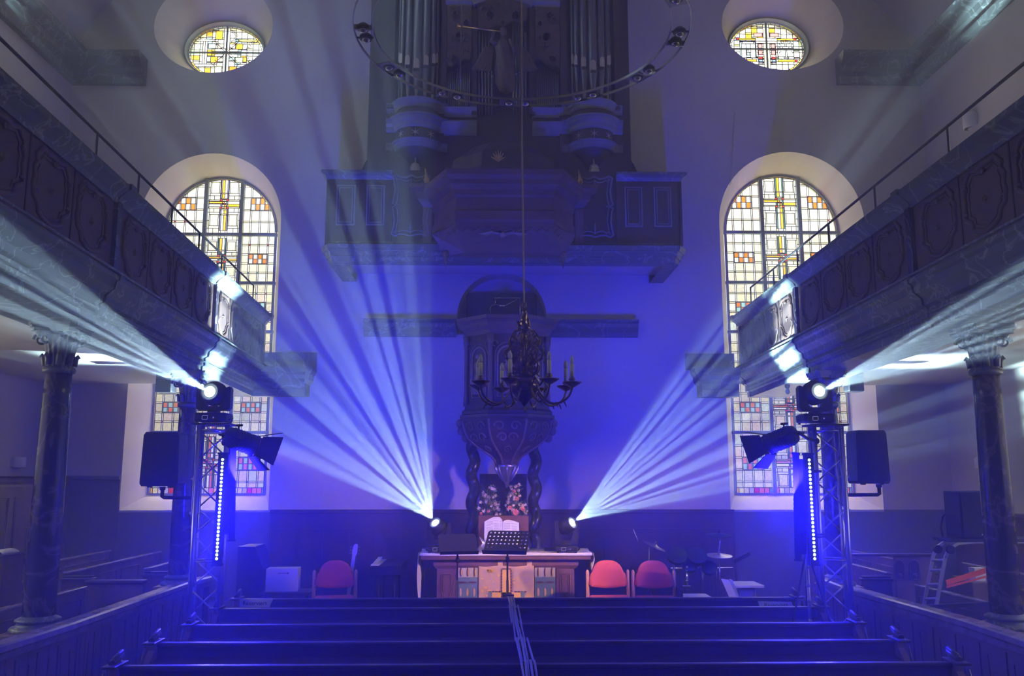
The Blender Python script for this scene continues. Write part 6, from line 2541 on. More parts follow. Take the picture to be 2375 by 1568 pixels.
p.x = PL(2275, 1345, LY + .9).x
mb_ = MB()
mb_.bbox(p.x - .15, p.x + .15, LY + .8, LY + 1.15, 0, 1.12, .01)
tag(mb_.build('hymnbook_chest', M['wood_box']), 'plain oak chest under the pale tub behind the ladder platform', 'chest')
r_ = thing('plastic_tub', 'pale plastic tub on the pews behind the ladder platform', 'tub', p)
mb = MB()
mb.prism([(-.05, 0), (.05, 0), (.07, .13), (-.06, .13)], p, (1, 0, 0), (0, 0, 1), (0, 1, 0), .12)
mb.build('tub', M['paper'], r_)

# ------------------------------------------------------------------ wall lamps
M['shade'] = pbr('lamp_shade_white', (.75, .74, .72), .7)
for (px0, py0, px1, py1), y, wall, lab in (((36, 1060, 70, 1085), 11.6, 'L', 'white wall lamp on the left wall above the wooden cabinet'), ((2256, 1061, 2280, 1087), 11.9, 'R', 'white wall lamp on the right wall above the big loudspeaker'),
                                          ((2223, 264, 2256, 298), 12.2, 'R', 'white wall lamp high on the right wall above the gallery'), ((90, 264, 106, 285), 12.4, 'L', 'white wall lamp high on the left wall just above the gallery')):
    a, b = PY(px0, py0, y), PY(px1, py1, y)
    xw = XL if wall == 'L' else XR
    s = 1 if wall == 'L' else -1
    z0, z1 = b.z, a.z
    if wall == 'L':
        yy = CAM.y + (xw + .1) / (PY((px0 + px1) / 2, py0, 1).x)
    else:
        yy = (xw - .1) / (PY((px0 + px1) / 2, py0, 1).x)
    a, b = PY(px0, py0, yy), PY(px1, py1, yy)
    z0, z1 = b.z, a.z
    r_ = thing('wall_lamp', lab, 'lamp', (xw, yy, (z0 + z1) / 2))
    mb = MB()
    mb.lathe([(.11, z0), (.12, z0 + .01), (.12, z1 - .01), (.11, z1)], (xw + s * .02, yy, 0), 20, a0=-PI / 2 if s > 0 else PI / 2, a1=PI / 2 if s > 0 else 3 * PI / 2)
    so = mb.build('lamp_shade', M['shade'], r_)
    so.modifiers.new('thickness', 'SOLIDIFY').thickness = .006
    mb = MB()
    mb.box(xw + s * .002, xw + s * .025, yy - .13, yy + .13, z0 + .02, z1 - .02)
    mb.build('wall_plate', M['shade'], r_)
# hanging chain catching the blue light beside the right window
r_ = None
mb = MB()
p0, p1 = PY(1704, 262, FW - .012), PY(1694, 428, FW - .012)
n = 44
for i in range(n):
    q = p0 + (p1 - p0) * (i / (n - 1)) + Vector((.012 * math.sin(i * 1.7), 0, 0))
    mb.ball(q, .009, 4)
mb.tube([p0 + Vector((0, .015, .02)), p0, p1], .002, 3)
tag(mb.build('bead_chain', M['steel']), 'thin glittering bead chain hanging on the wall above the right window', 'chain')


# ------------------------------------------------------------------ brass chandelier
CX = PY(1216, 800, 8.0)
ch_ = thing('chandelier', 'dark brass chandelier with electric candles hanging on a long rope', 'chandelier', (CX.x, CX.y, 2.80))
cx, cyy = CX.x, CX.y
cc = Vector((cx, cyy, 0))
zt_ = PY(1216, 690, 8.0).z
mb = MB()
zb_ = PY(1216, 956, 8.0).z
S = (zt_ - zb_) / 266.0     # metres per photo pixel along the stem


def Zp(py):
    return zb_ + (956 - py) * S


prof = [(.002, 956), (.010, 950), (.006, 944), (.022, 938), (.045, 932), (.090, 922), (.130, 908), (.150, 896), (.145, 884), (.110, 876), (.055, 870), (.045, 866), (.060, 862), (.040, 856), (.038, 850), (.052, 846), (.052, 838), (.040, 832), (.046, 826), (.062, 818), (.040, 812), (.034, 800), (.050, 795), (.030, 788), (.026, 782), (.040, 778), (.024, 774), (.014, 770), (.012, 762)]
mb.lathe([(r_, Zp(p_)) for r_, p_ in prof], cc, 32)
mb.build('stem', M['brass'], ch_)
mb = MB()   # small figure with a raised arm and the hook above
mb.tube([cc + Vector((0, 0, Zp(772))), cc + Vector((.03, 0, Zp(762))), cc + Vector((-.01, 0, Zp(752))), cc + Vector((.0, 0, Zp(740))), cc + Vector((.01, 0, Zp(728))), cc + Vector((0, 0, Zp(716)))], [.018, .035, .045, .036, .022, .012], 8)
mb.tube([cc + Vector((-.01, 0, Zp(756))), cc + Vector((-.065, 0, Zp(748))), cc + Vector((-.05, 0, Zp(762))), cc + Vector((-.02, 0, Zp(770)))], [.022, .018, .018, .012], 8)
mb.tube([cc + Vector((.01, 0, Zp(732))), cc + Vector((.045, 0, Zp(745))), cc + Vector((.05, 0, Zp(760))), cc + Vector((.065, 0, Zp(772)))], .010, 6)
mb.ball(cc + Vector((0, 0, Zp(726))), .024, 7)
mb.tube([cc + Vector((.0, 0, Zp(718))), cc + Vector((.022, 0, Zp(708))), cc + Vector((.018, 0, Zp(700))), cc + Vector((-.018, 0, Zp(700))), cc + Vector((-.022, 0, Zp(708))), cc + Vector((.0, 0, Zp(718)))], .007, 6)
for k_ in range(4):
    mb.ball(cc + Vector((.018 * (-1) ** k_, 0, Zp(722 - 5 * k_))), .010, 5)
mb.build('figure', M['brass'], ch_)
mb = MB()
rt = Vector((PY(1208, 2, 8.0).x, cyy, 11.4))
mb.tube([cc + Vector((0, 0, Zp(702))), Vector((PY(1211, 350, 8.0).x, cyy, PY(1211, 350, 8.0).z)), rt], .0085, 8)
mb.build('rope', pbr('hemp_rope', (.45, .38, .32), .9, bump=.5, bscale=300), ch_)
# two tiers of pierced scrolls
for tier, (pz, rr0, hh) in enumerate(((792, .12, .15), (822, .15, .15), (852, .115, .13))):
    for k_ in range(8):
        an = R(27 + 45 * k_ + 15 * tier)
        e = Vector((math.cos(an), math.sin(an), 0))
        mb = MB()
        pts = []
        for i in range(18):
            th = i * .5
            rr = .060 * (1 - i / 22)
            pts.append(cc + e * (.035 + rr0 * .62 + rr * math.cos(th + PI)) + Vector((0, 0, Zp(pz) + rr * 1.25 * math.sin(th + PI))))
        mb.tube(pts, .009, 5)
        mb.tube([cc + e * .03 + Vector((0, 0, Zp(pz - 26))), cc + e * (rr0 * .8) + Vector((0, 0, Zp(pz - 22))), cc + e * (rr0 * 1.25) + Vector((0, 0, Zp(pz - 4))), cc + e * (rr0 * 1.05) + Vector((0, 0, Zp(pz + 14))), cc + e * .05 + Vector((0, 0, Zp(pz + 26)))], .007, 5)
        for q in range(5):
            mb.ball(cc + e * (rr0 * (.75 + .12 * q)) + Vector((.0, 0, Zp(pz - 16 + 9 * q))), .010, 4)
        mb.build('scroll', M['brass'], ch_)
ARM = .455
M['bulb'] = pbr('candle_bulb_glass', (.50, .50, .55), .06, spec=.9)
for k_ in range(8):
    an = R(27 + 45 * k_)
    e = Vector((math.cos(an), math.sin(an), 0))
    zc = Zp(896)
    mb = MB()
    pts = [cc + e * .12 + Vector((0, 0, zc - .01)), cc + e * .17 + Vector((0, 0, zc - .10)), cc + e * .25 + Vector((0, 0, zc - .165)), cc + e * .34 + Vector((0, 0, zc - .165)), cc + e * .42 + Vector((0, 0, zc - .11)), cc + e * ARM + Vector((0, 0, zc - .03)), cc + e * ARM + Vector((0, 0, zc + .0))]
    sm = []
    for i in range(len(pts) - 1):
        for t in (0, .33, .66):
            p_1, p0_, p1_, p2_ = pts[max(0, i - 1)], pts[i], pts[i + 1], pts[min(len(pts) - 1, i + 2)]
            sm.append(.5 * ((2 * p0_) + (p1_ - p_1) * t + (2 * p_1 - 5 * p0_ + 4 * p1_ - p2_) * t * t + (3 * p0_ - 3 * p1_ + p2_ - p_1) * t ** 3))
    sm.append(pts[-1])
    mb.tube(sm, .0105, 8)
    mb.tube([cc + e * .13 + Vector((0, 0, zc - .02)), cc + e * .20 + Vector((0, 0, zc + .06)), cc + e * .24 + Vector((0, 0, zc + .01)), cc + e * .21 + Vector((0, 0, zc - .05))], .008, 6)
    for t_ in (.30, .38):
        mb.tube([cc + e * t_ + Vector((0, 0, zc - .16)), cc + e * (t_ + .02) + Vector((0, 0, zc - .205))], [.008, .003], 5)
    arm_ = mb.build('arm', M['brass'], ch_)
    tip = cc + e * ARM
    mb = MB()
    mb.lathe([(.012, zc - .03), (.04, zc - .015), (.065, zc + .0), (.088, zc + .015), (.090, zc + .022), (.060, zc + .018), (.025, zc + .02), (.022, zc + .035), (.034, zc + .045), (.022, zc + .06), (.020, zc + .07)], tip, 20)
    mb.build('drip_pan', M['brass'], ch_)
    mb = MB()
    mb.lathe([(.019, zc + .065), (.019, zc + .19)], tip, 14)
    cn = mb.build('candle', M['cream'], ch_)
    mb = MB()
    mb.lathe([(.010, zc + .19), (.019, zc + .205), (.020, zc + .222), (.014, zc + .248), (.005, zc + .268), (.001, zc + .272)], tip, 14)
    mb.build('bulb', M['bulb'], cn)

# ------------------------------------------------------------------ ring lamp hanging high in the nave
RC = Vector((.245, 7.4, 5.93))
RR = 1.53
RC.z = PY(1213, 246, 7.4 + RR).z
rl = thing('ring_lamp', 'large hanging metal ring with small round spotlights high in the nave', 'lamp', RC)
for r_, in ((RR,), (RR - .17,)):
    mb = MB()
    n = 96
    lp = [RC + Vector((r_ * math.cos(2 * PI * i / n), r_ * math.sin(2 * PI * i / n), 0)) for i in range(n)]
    mb.sweep([(-.005, -.013), (.005, -.013), (.005, .013), (-.005, .013), (-.005, -.013)], lp, closed=True)
    mb.build('band', M['steel'] if False else pbr('dark_chrome_%d' % int(r_ * 100), (.42, .42, .42), .22, metal=1.0), rl)
plate_m = pbr('ring_plate', (.30, .30, .31), .4, metal=.8)
for k_ in range(12):
    an = 2 * PI * (k_ + .15) / 12
    e = Vector((math.cos(an), math.sin(an), 0))
    t_ = Vector((-e.y, e.x, 0))
    mb = MB()
    mb.obox(RC + e * (RR - .085) + Vector((0, 0, .0)), e, t_, (0, 0, 1), .165, .16 if k_ % 2 else .02, .012 if k_ % 2 else .05)
    mb.build('cross_plate', plate_m, rl)
for k_ in range(24):
    an = 2 * PI * (k_ + (.78 if k_ % 2 else .25)) / 24
    e = Vector((math.cos(an), math.sin(an), 0))
    c = RC + e * (RR - .085)
    mb = MB()
    mb.lathe([(.055, -.010), (.060, -.005), (.060, .02), (.045, .035), (.03, .05)], c, 18)
    mb.obox(c + Vector((0, 0, .01)), e, (-e.y, e.x, 0), (0, 0, 1), .165, .02, .012)
    s_ = mb.build('spotlight', M['black'], rl)
    mb = MB()
    mb.lathe([(.001, -.040), (.020, -.036), (.036, -.022), (.044, -.008)], c, 16)
    mb.build('bulb', M['steel'], s_)
p = PY(1027, 218, RC.y + RR * .92)
mb = MB()
mb.tube([RC + Vector((-.62, 1.30, .03)), (-.30, 7.9, 11.0)], .006, 6)
mb.build('wire', M['steel'], rl)
mb = MB()
mb.tube([RC + Vector((1.35, -.5, .03)), (.6, 7.2, 11.0)], .006, 6)
mb.build('wire', M['steel'], rl)

# ------------------------------------------------------------------ cables over the pews
M['cable'] = pbr('cable_grey', (.30, .30, .34), .45)
base_px = [(1183, 1392), (1190, 1411), (1199, 1447), (1209, 1488), (1224, 1541), (1240, 1600)]
offs = [(-5, -16), (-2, -8), (0, -1), (2, 5), (4, 10), (7, 18)]
for k_, (o0, o1) in enumerate(offs):
    pts = []
    rr = random.Random(k_)
    for i, (bx_, by_) in enumerate(base_px):
        if i < 5:
            yy, z = PEWS[i][2], PEW_Z + .014
        else:
            yy, z = y6, PEW_Z - .016
        px = bx_ + o0 + (o1 - o0) * i / 5 + rr.uniform(-2.5, 2.5)
        q = PZ(px, by_, z)
        x = PY(px, by_, yy).x
        pts.append(Vector((x, yy + .04, z)))
        pts.append(Vector((x, yy - .03, z)))
        if i < 5:
            nxt = PEWS[i + 1][2] if i < 4 else y6
            pts.append(Vector((x + rr.uniform(-.01, .02) + .01, (yy + nxt) / 2, z - .07 - rr.uniform(0, .05))))
    first = pts[0]
    pts = [Vector((first.x - .02, first.y + .9, CHZ + .02)), Vector((first.x - .02, first.y + .35, .45)), Vector((first.x - .01, first.y + .07, z - .12))] + pts
    mb = MB()
    mb.tube(pts, .0085, 8)
    nm = ['leftmost', 'second from the left', 'third from the left', 'fourth from the left', 'fifth from the left', 'rightmost'][k_]
    tag(mb.build('cable', M['cable']), 'grey cable laid over the pew backs, %s of the bundle' % nm, 'cable', 'cables laid over the pews')
# tape holding the bundle on the farthest pew
mb = MB()
q = PY(1184, 1389, PEWS[0][2])
mb.bbox(q.x - .07, q.x + .04, PEWS[0][2] - .03, PEWS[0][2] + .05, PEW_Z + .022, PEW_Z + .034, .006)
tag(mb.build('tape_strip', M['black']), 'black tape over the cable bundle on the farthest pew', 'tape')

# ------------------------------------------------------------------ things left of the altar
def box_thing(name, label, cat, x0, x1, y, d, z0, z1, mat, b=.01):
    r_ = thing(name, label, cat, ((x0 + x1) / 2, y, z0))
    mb = MB()
    mb.bbox(x0, x1, y, y + d, z0, z1, b)
    mb.build('body', mat, r_)
    return r_


M['carton'] = pbr('carton_white', (.52, .50, .52), .85)
Yb = 11.4
# a low bench carries the carton
bn = thing('low_bench', 'low dark bench under the white carton', 'bench', (PY(660, 1380, Yb).x, Yb, CHZ))
z_b = PY(657, 1373, Yb).z
mb = MB()
mb.bbox(PY(605, 1373, Yb).x, PY(720, 1373, Yb).x, Yb - .05, Yb + .40, z_b - .035, z_b - .003, .006)
mb.build('seat', M['wood_dark'], bn)
for px in (612, 712):
    mb = MB()
    x = PY(px, 1373, Yb).x
    mb.bbox(x - .02, x + .02, Yb, Yb + .35, CHZ, z_b - .035, .005)
    mb.build('leg', M['wood_dark'], bn)
a, b = PY(617, 1325, Yb), PY(686, 1372, Yb)
cb_ = thing('carton', 'white cardboard carton with a small printed mark left of the lone red chair', 'box', ((a.x + b.x) / 2, Yb, z_b))
mb = MB()
mb.bbox(0, .40, 0, .26, 0, .285, .004)
mb.build('body', M['carton'], cb_, local=True)
mb = MB()
mb.box(.15, .26, -.002, 0, .225, .233)
mb.lathe([(.001, 0), (.012, 0)], (.275, -.002, .229), 12, axis=(0, 1, 0))
mb.build('print', M['ink'], cb_, local=True)
cb_.location = (a.x, Yb, z_b)
cb_.rotation_euler = (0, 0, R(4))

# guitar leaning behind the lone chair
gt = thing('guitar', 'electric guitar with a pale headstock standing behind the lone red chair', 'guitar', (PY(812, 1386, 11.3).x, 11.3, CHZ))
M['guitar_wood'] = pbr('guitar_maple', (.40, .30, .24), .35)
g0, g1 = PY(805, 1400, 11.25), PY(821, 1290, 11.35)
ax = (g1 - g0).normalized()
sd = Vector((1, -.15, 0)).normalized()
mb = MB()
nn = ax.cross(sd).normalized()
mb.obox((g0 + g1) / 2, sd, nn, ax, .045, .02, (g1 - g0).length)
mb.build('neck', M['guitar_wood'], gt)
mb = MB()
mb.prism([(-.022, 0), (.022, 0), (.036, .05), (.030, .14), (.012, .155), (-.020, .145), (-.036, .05)], g1, sd, ax, nn, .014)
mb.build('headstock', M['guitar_wood'], gt)
for i in range(6):
    s = -1 if i % 2 else 1
    p = g1 + ax * (.03 + .042 * (i // 2)) + sd * (s * .040)
    mb = MB()
    mb.tube([p - sd * s * .012, p + sd * s * .012], .004, 5)
    mb.ball(p + sd * s * .018, .009, 5)
    mb.build('tuning_peg', M['steel'], gt)
mb = MB()
out = []
for i in range(28):
    t = 2 * PI * i / 28
    r = .17 + .035 * math.cos(2 * t) + .012 * math.cos(3 * t)
    out.append((r * math.cos(t) * .95, r * math.sin(t) * 1.15))
bc = Vector((g0.x - .02, 11.27, CHZ + .22))
mb.prism(out, bc, sd, ax, nn, .045)
mb.build('body', M['guitar_wood'], gt)
mb = MB()
mb.tube([bc + Vector((0, .12, -.2)), bc + Vector((0, .10, .25))], .01, 6)
mb.build('stand', M['black_matt'], gt)

# stage piano with sheets
py_ = 11.7
a, b = PY(857, 1313, py_), PY(926, 1334, py_)
kb = thing('stage_piano', 'dark stage piano on a stand between the lone chair and the altar', 'piano', ((a.x + b.x) / 2, py_, CHZ))
mb = MB()
mb.bbox(a.x, b.x + .02, py_, py_ + .9, b.z, a.z, .012)
mb.build('case', M['black'], kb)
mb = MB()
mb.box(a.x + .01, a.x + .12, py_ + .04, py_ + .86, a.z, a.z + .012)
mb.build('keys', M['paper'], kb)
for px in (875, 912):
    mb = MB()
    x = PY(px, 1340, py_).x
    mb.tube([(x, py_ + .1, CHZ), (x, py_ + .1, b.z)], .018, 8)
    mb.tube([(x, py_ + .75, CHZ), (x, py_ + .75, b.z)], .018, 8)
    mb.build('leg', M['black_matt'], kb)
q = [PY(860, 1312, py_ + .2), PY(872, 1312, py_ + .2), PY(888, 1292, py_ + .6), PY(878, 1292, py_ + .6)]
mb = MB()
nq = Vector((0, -.3, 1)).normalized() * .003
mb.add([p for p in q] + [p + nq for p in q], [(0, 1, 2, 3), (7, 6, 5, 4), (0, 4, 5, 1), (1, 5, 6, 2), (2, 6, 7, 3), (3, 7, 4, 0)])
tag(mb.build('sheet_music', M['paper']), 'white sheets of music lying on the stage piano', 'paper')

# combo amplifier in the blue haze behind the left truss
a, b = PY(552, 1268, 11.6), PY(610, 1330, 11.6)
am = thing('amplifier', 'large dark amplifier with a sloping side in the blue haze behind the left truss', 'amplifier', ((a.x + b.x) / 2, 11.6, CHZ))
mb = MB()
mb.prism([(a.x, CHZ), (b.x, CHZ), (b.x, b.z + .05), (b.x - .12, a.z), (a.x, a.z)], (0, 11.6, 0), (1, 0, 0), (0, 0, 1), (0, 1, 0), .5)
mb.build('cabinet', M['black'], am)
mb = MB()
mb.box(a.x + .03, b.x - .03, 11.592, 11.6, CHZ + .08, b.z)
mb.build('grille', M['grille'], am)

# ------------------------------------------------------------------ drum kit and clutter on the right
DY = 11.6
dk = thing('electronic_drum_kit', 'electronic drum kit with dark pads on a chrome rack right of the red chairs', 'drum kit', (PY(1640, 1380, DY).x, DY, CHZ))


def cymbal(px, py, y, r, tilt, mat, edge='cymbal'):
    c = PY(px, py, y)
    mb = MB()
    axv = Vector((math.sin(tilt), -.12, math.cos(tilt)))
    mb.lathe([(.002, .022), (.02, .02), (.035, .008), (r * .9, -.006), (r, -.010), (r * .99, -.012), (.03, .002), (.002, .01)], c, 28, axis=axv)
    mb.lathe([(.010, .02), (.012, .05), (.004, .06)], c, 10, axis=axv)
    mb.build(edge, mat, dk)
    return c


def pole(pts, r=.010, mat='steel', name='stand_pole'):
    mb = MB()
    mb.tube(pts, r, 8)
    mb.build(name, M[mat], dk)


c1_ = cymbal(1668, 1240, DY, .18, 0.0, pbr('rubber_black', (.006, .006, .008), .9))
c2_ = cymbal(1668, 1287, DY + .05, .18, .02, pbr('cymbal_pad_pale', (.45, .42, .42), .35, metal=.5))
c3_ = cymbal(1519, 1265, DY, .17, .42, pbr('cymbal_bronze', (.42, .34, .28), .25, metal=.9))
pole([c1_, PY(1670, 1260, DY), PY(1662, 1320, DY), PY(1660, 1380, DY)])
pole([c2_, PY(1669, 1340, DY + .05), PY(1669, 1385, DY + .05)])
pole([c3_ + Vector((-.0, 0, -.02)), PY(1506, 1270, DY), PY(1506, 1385, DY)])
pole([PY(1469, 1228, DY), PY(1478, 1250, DY), PY(1487, 1276, DY)], .007, 'steel', 'drum_stick')
for (px, py, r) in ((1570, 1290, .13), (1616, 1290, .13), (1600, 1312, .10), (1645, 1318, .10)):
    c = PY(px, py, DY - .05)
    mb = MB()
    mb.lathe([(.001, .03), (r * .92, .03), (r, .02), (r, -.03), (r * .9, -.04), (.001, -.04)], c, 26, axis=(0, -.75, .66))
    po = mb.build('drum_pad', M['black'], dk)
    mb = MB()
    mb.lathe([(r * .97, .028), (r * 1.02, .026), (r * 1.02, .018), (r * .98, .016)], c, 26, axis=(0, -.75, .66))
    mb.build('rim', M['black_matt'], po)
for px in (1562, 1594, 1630):
    pole([PY(px, 1300, DY + .1), PY(px, 1385, DY + .1)], .016, 'steel', 'rack_post')
pole([PY(1555, 1318, DY + .1), PY(1700, 1318, DY + .1)], .014, 'steel', 'rack_bar')
for (px, py) in ((1594, 1316), (1594, 1323), (1594, 1347)):
    mb = MB()
    mb.lathe([(.001, 0), (.017, .002), (.019, .02), (.012, .05)], PY(px, py, DY - .12), 12, axis=(0, 1, 0))
    mb.build('chrome_clamp', M['steel'], dk)
c = PY(1535, 1365, DY + .1)
mb = MB()
mb.lathe([(.001, .0), (.14, .0), (.15, .01), (.15, .22), (.14, .23)], c, 28, axis=(0, 1, 0))
mb.build('bass_pad', M['black'], dk)
pole([PY(1583, 1359, DY - .1), PY(1602, 1360, DY - .1)], .008, 'steel', 'pedal')
mb = MB()
q0, q1 = PY(1700, 1302, DY), PY(1737, 1284, DY)
mb.obox((q0 + q1) / 2, q1 - q0, (0, 1, 0), (0, 0, 1), (q1 - q0).length, .10, .05)
mb.build('sound_module', M['black'], dk)

# microphone-like boom on a stand, papers, small table
tb = thing('small_table', 'small white folding table at the right end of the chancel', 'table', (PY(1740, 1370, 11.2).x, 11.2, CHZ))
a, b = PY(1705, 1358, 11.2), PY(1773, 1361, 11.2)
mb = MB()
mb.bbox(a.x, b.x, 11.2, 11.65, b.z - .015, a.z, .005)
mb.build('table_top', M['shade'], tb)
for x in (a.x + .05, b.x - .12):
    mb = MB()
    mb.tube([(x, 11.25, CHZ), (x, 11.25, b.z - .01)], .012, 8)
    mb.tube([(x, 11.6, CHZ), (x, 11.6, b.z - .01)], .012, 8)
    mb.build('leg', M['steel'], tb)
r_ = box_thing('crate', 'white crate with dark lettering-like stripes under the small table', 'crate', PY(1712, 1370, 11.25).x, PY(1756, 1370, 11.25).x, 11.3, .25, CHZ, PY(1712, 1366, 11.3).z, M['carton'])
for k_, (q, lab) in enumerate(((((1672, 1342), (1690, 1345), (1712, 1389), (1693, 1389)), 'upright open folder of notes leaning beside the small table, left leaf'), (((1691, 1343), (1699, 1345), (1716, 1388), (1710, 1389)), 'upright open folder of notes leaning beside the small table, right leaf'))):
    mb = MB()
    pts = [PY(*p_, 10.9 + .02 * k_) for p_ in q]
    mb.prism([(p_.x, p_.z) for p_ in pts], (0, 10.9 + .02 * k_, 0), (1, 0, 0), (0, 0, 1), (0, 1, 0), .006)
    tag(mb.build('note_folder', M['paper']), lab, 'folder')
a, b = PY(1672, 1389, 10.9), PY(1716, 1389, 10.9)
mb = MB()
mb.bbox(a.x - .02, b.x + .02, 10.86, 11.1, CHZ, a.z - .002, .01)
tag(mb.build('footstool', M['wood_dark']), 'small dark stool carrying the open folder of notes', 'stool')
r_ = thing('paper_tray', 'shallow dark tray with white sheets on a chair right of the red chairs', 'tray', PY(1615, 1385, 10.6))
a, b = PY(1582, 1386, 10.5), PY(1655, 1388, 10.5)
mb = MB()
mb.bbox(a.x, b.x, 10.5, 10.85, a.z - .02, a.z - .005, .004)
mb.bbox(a.x, a.x + .012, 10.5, 10.85, a.z - .01, a.z + .09, .003)
mb.build('tray', M['black'], r_)
mb = MB()
mb.box(a.x + .02, b.x - .02, 10.52, 10.82, a.z - .004, a.z + .004)
mb.build('sheets', M['paper'], r_)
mb = MB()
mb.bbox(a.x + .03, b.x - .03, 10.55, 10.80, CHZ, a.z - .02, .01)
mb.build('stool', M['wood_dark'], r_)


# ------------------------------------------------------------------ pews of the aisles, running along the walls
def side_pew(x, y0, y1, z, s, label, post=True):
    """s = direction towards the nave; back panel at x"""
    r_ = thing('aisle_pew', label, 'pew', (x, y0, 0), group='aisle pews along the side walls')
    mb = MB()
    mb.box(x - .018, x + .018, y0, y1, .05, z - .02)
    n = max(1, round((y1 - y0) / .7))
    for i in range(n):
        ya, yb = y0 + (y1 - y0) * i / n + .08, y0 + (y1 - y0) * (i + 1) / n - .08
        lp = [(x + s * .020, ya, z - .55), (x + s * .020, yb, z - .55), (x + s * .020, yb, z - .12), (x + s * .020, ya, z - .12)]
        mb.tube(lp, .009, 5, closed=True)
    mb.build('backrest', M['wood_box'], r_)
    mb = MB()
    mb.bbox(x - .03, x + .045 * 1, y0 - .02, y1, z - .03, z, .01)
    mb.build('top_rail', M['rail'], r_)
    mb = MB()
    mb.bbox(min(x, x + s * .42), max(x, x + s * .42), y0 + .02, y1, .40, .43, .006)
    mb.build('seat', M['wood_pew'], r_)
    if post:
        mb = MB()
        xa, xb = sorted((x - s * .02, x + s * .34))
        mb.bbox(xa, xb, y0 - .045, y0 + .0, 0, z - .10, .006)
        mb.tube([(xa + .07, y0 - .05, z - .50), (xb - .07, y0 - .05, z - .50), (xb - .07, y0 - .05, z - .20), (xa + .07, y0 - .05, z - .20)], .008, 5, closed=True)
        mb.build('end_panel', M['wood_box'], r_)
        mb = MB()
        mb.bbox(xa - .015, xb + .015, y0 - .07, y0 + .03, z - .10, z - .065, .01)
        mb.bbox(xa + .01, xb - .01, y0 - .05, y0 + .02, z - .065, z - .04, .008)
        mb.build('end_cap', M['wood_pew'], r_)


side_pew(-4.35, 5.0, 9.55, 1.05, 1, 'aisle pew nearest the partition behind the big left column')
side_pew(-5.05, 5.4, 9.9, 1.10, 1, 'second aisle pew from the partition on the left side')
side_pew(-5.75, 11.2, 13.35, 1.12, 1, 'short aisle pew under the left window with a moulded rail')
side_pew(-5.0, 10.5, 13.35, 1.10, 1, 'aisle pew with a capped end post left of the second left column')
side_pew(-4.30, 11.1, 13.35, 1.08, 1, 'aisle pew behind the cross panel beside the second left column')
side_pew(4.70, 5.0, 9.8, 1.02, -1, 'aisle pew nearest the partition on the right side')
side_pew(5.35, 5.6, 10.2, 1.07, -1, 'second aisle pew from the partition on the right side, behind the ladder')
side_pew(6.0, 5.6, 11.2, 1.12, -1, 'third aisle pew from the partition on the right side')
side_pew(4.75, 10.6, 13.35, 1.06, -1, 'aisle pew beside the second right column under the right window')
side_pew(5.45, 10.9, 13.35, 1.10, -1, 'aisle pew with a capped post by the right window')
# cross panel beside the second left column
cp = thing('cross_panel', 'low oak cross panel between the second left column and the aisle pews', 'partition', (-4.0, 9.75, 0))
mb = MB()
mb.box(-4.40, -3.80, 9.74, 9.78, 0, 1.05)
mb.build('panel', M['wood_box'], cp)
mb = MB()
mb.bbox(-4.42, -3.78, 9.70, 9.82, 1.05, 1.09, .012)
mb.build('top_rail', M['wood_pew'], cp)
# two carved arches on the right pew front
ca = thing('carved_pew_front', 'carved pew front with two dark arches painted like shaded openings on the right side', 'pew', (5.6, 10.3, 0))
a, b = PY(2075, 1290, 10.3), PY(2150, 1345, 10.3)
mb = MB()
mb.box(a.x, b.x + .1, 10.3, 10.34, 0, a.z)
mb.build('panel', M['wood_box'], ca)
mb = MB()
mb.bbox(a.x - .5, b.x + .12, 10.26, 10.36, a.z, a.z + .03, .008)
mb.build('top_rail', M['wood_pew'], ca)
for px in (2085, 2120):
    p = PY(px, 1322, 10.29)
    mb = MB()
    mb.prism(arch_loop(-.05, .05, -.10, .04, .06, 10), p, (1, 0, 0), (0, 0, 1), (0, 1, 0), .008)  # dark arch on the solid panel stands in for an opening's shade
    mb.build('opening_shade', M['groove'], ca)
    mb = MB()
    mb.tube([p + Vector((a_ * 1.15, -.01, b_ * 1.1)) for a_, b_ in arch_loop(-.05, .05, -.10, .04, .06, 10)], .009, 5, closed=True)
    mb.ball(p + Vector((.0, -.02, -.06)), .028, 6)
    mb.build('carving', M['wood_carved'], ca)

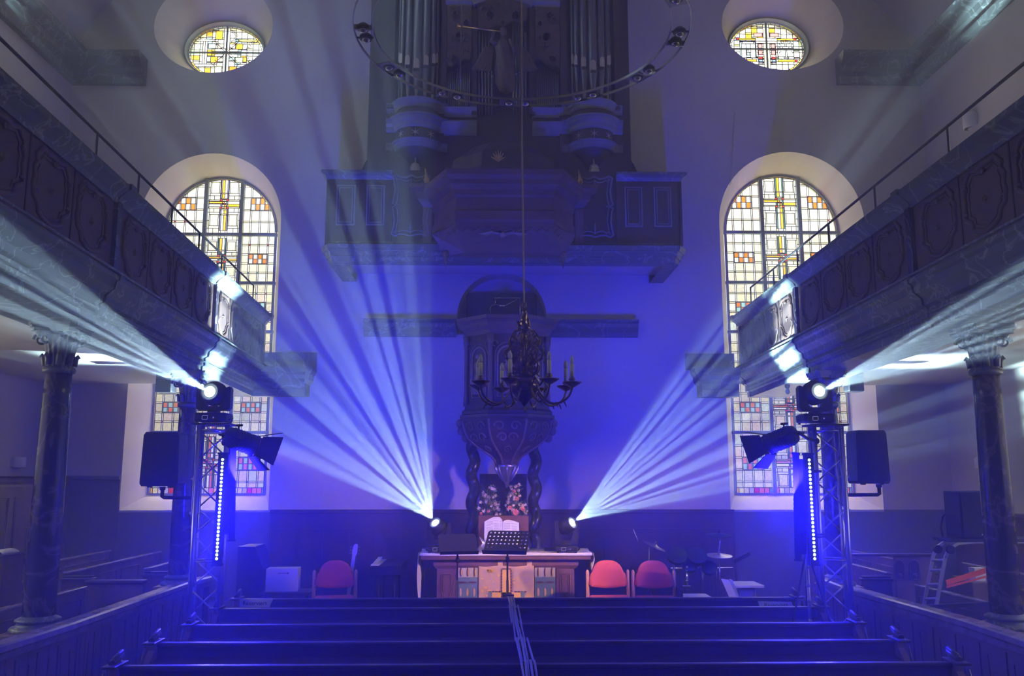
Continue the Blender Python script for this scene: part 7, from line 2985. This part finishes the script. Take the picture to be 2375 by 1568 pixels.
# tall wooden cabinet along the left wall
cab = thing('wall_cabinet', 'tall panelled wooden cabinet against the left wall with a carved grille', 'cabinet', (-6.7, 11, 0))
xf = -6.45
mb = MB()
mb.box(XL + .01, xf, 7.0, FW - .05, 0, 2.06)
mb.build('body', M['wood_box'], cab)
mb = MB()
mb.sweep([(0, 2.04), (.03, 2.04), (.04, 2.09), (.09, 2.13), (.10, 2.18), (.13, 2.20), (0, 2.20)], [(xf, FW - .05, 0), (xf, 7.0, 0)])
mb.build('cornice', M['wood_box'], cab)
for i in range(9):
    ya = 7.2 + i * .68
    mb = MB()
    for g_, r_ in ((0, .012), (.03, .006)):
        mb.tube([(xf + .004, ya + g_, .95 + g_), (xf + .004, ya + .52 - g_, .95 + g_), (xf + .004, ya + .52 - g_, 1.92 - g_), (xf + .004, ya + g_, 1.92 - g_)], r_, 5, closed=True)
    mb.build('panel_frame', M['wood_box'], cab)
mb = MB()
rr = random.Random(2)
yc = 12.35
for i in range(9):
    z = 1.02 + i * .055
    mb.tube([(xf + .015, yc + .05 * math.cos(t) * (1 if i % 2 else -1), z + .035 * math.sin(t)) for t in [.6 * k_ for k_ in range(9)]], .010, 5)
mb.build('carved_grille', M['wood_carved'], cab)

# panelling on the right wall
rw = MB()
rw.box(XR - .04, XR, 5.0, FW - .04, 0, 1.66)
rw.bbox(XR - .09, XR, 5.0, FW - .04, 1.64, 1.70, .01)
tag(rw.build('trim_6', M['wood_dark']), kind='structure')

# reading desk with an open book at the far left
p = PY(8, 1276, 9.2)
rd = thing('reading_desk', 'wooden reading desk at the far left edge under an open book', 'desk', (p.x, p.y, 0))
mb = MB()
mb.bbox(p.x - .35, p.x + .06, 9.1, 9.5, 0, p.z - .06, .01)
mb.build('body', M['wood_box'], rd)
mb = MB()
mb.bbox(p.x - .38, p.x + .09, 9.05, 9.55, p.z - .06, p.z - .035, .008)
mb.build('top', M['wood_pew'], rd)
mb = MB()
mb.grid(lambda u, v: (p.x - .30 + .36 * u, 9.1 + .3 * v, p.z - .03 + .035 * abs(math.sin(PI * 2 * u)) ** .6), 20, 3)
ob = mb.build('open_book', M['paper'])
ob.modifiers.new('thickness', 'SOLIDIFY').thickness = .01
tag(ob, 'open book with white pages lying on the reading desk', 'book')
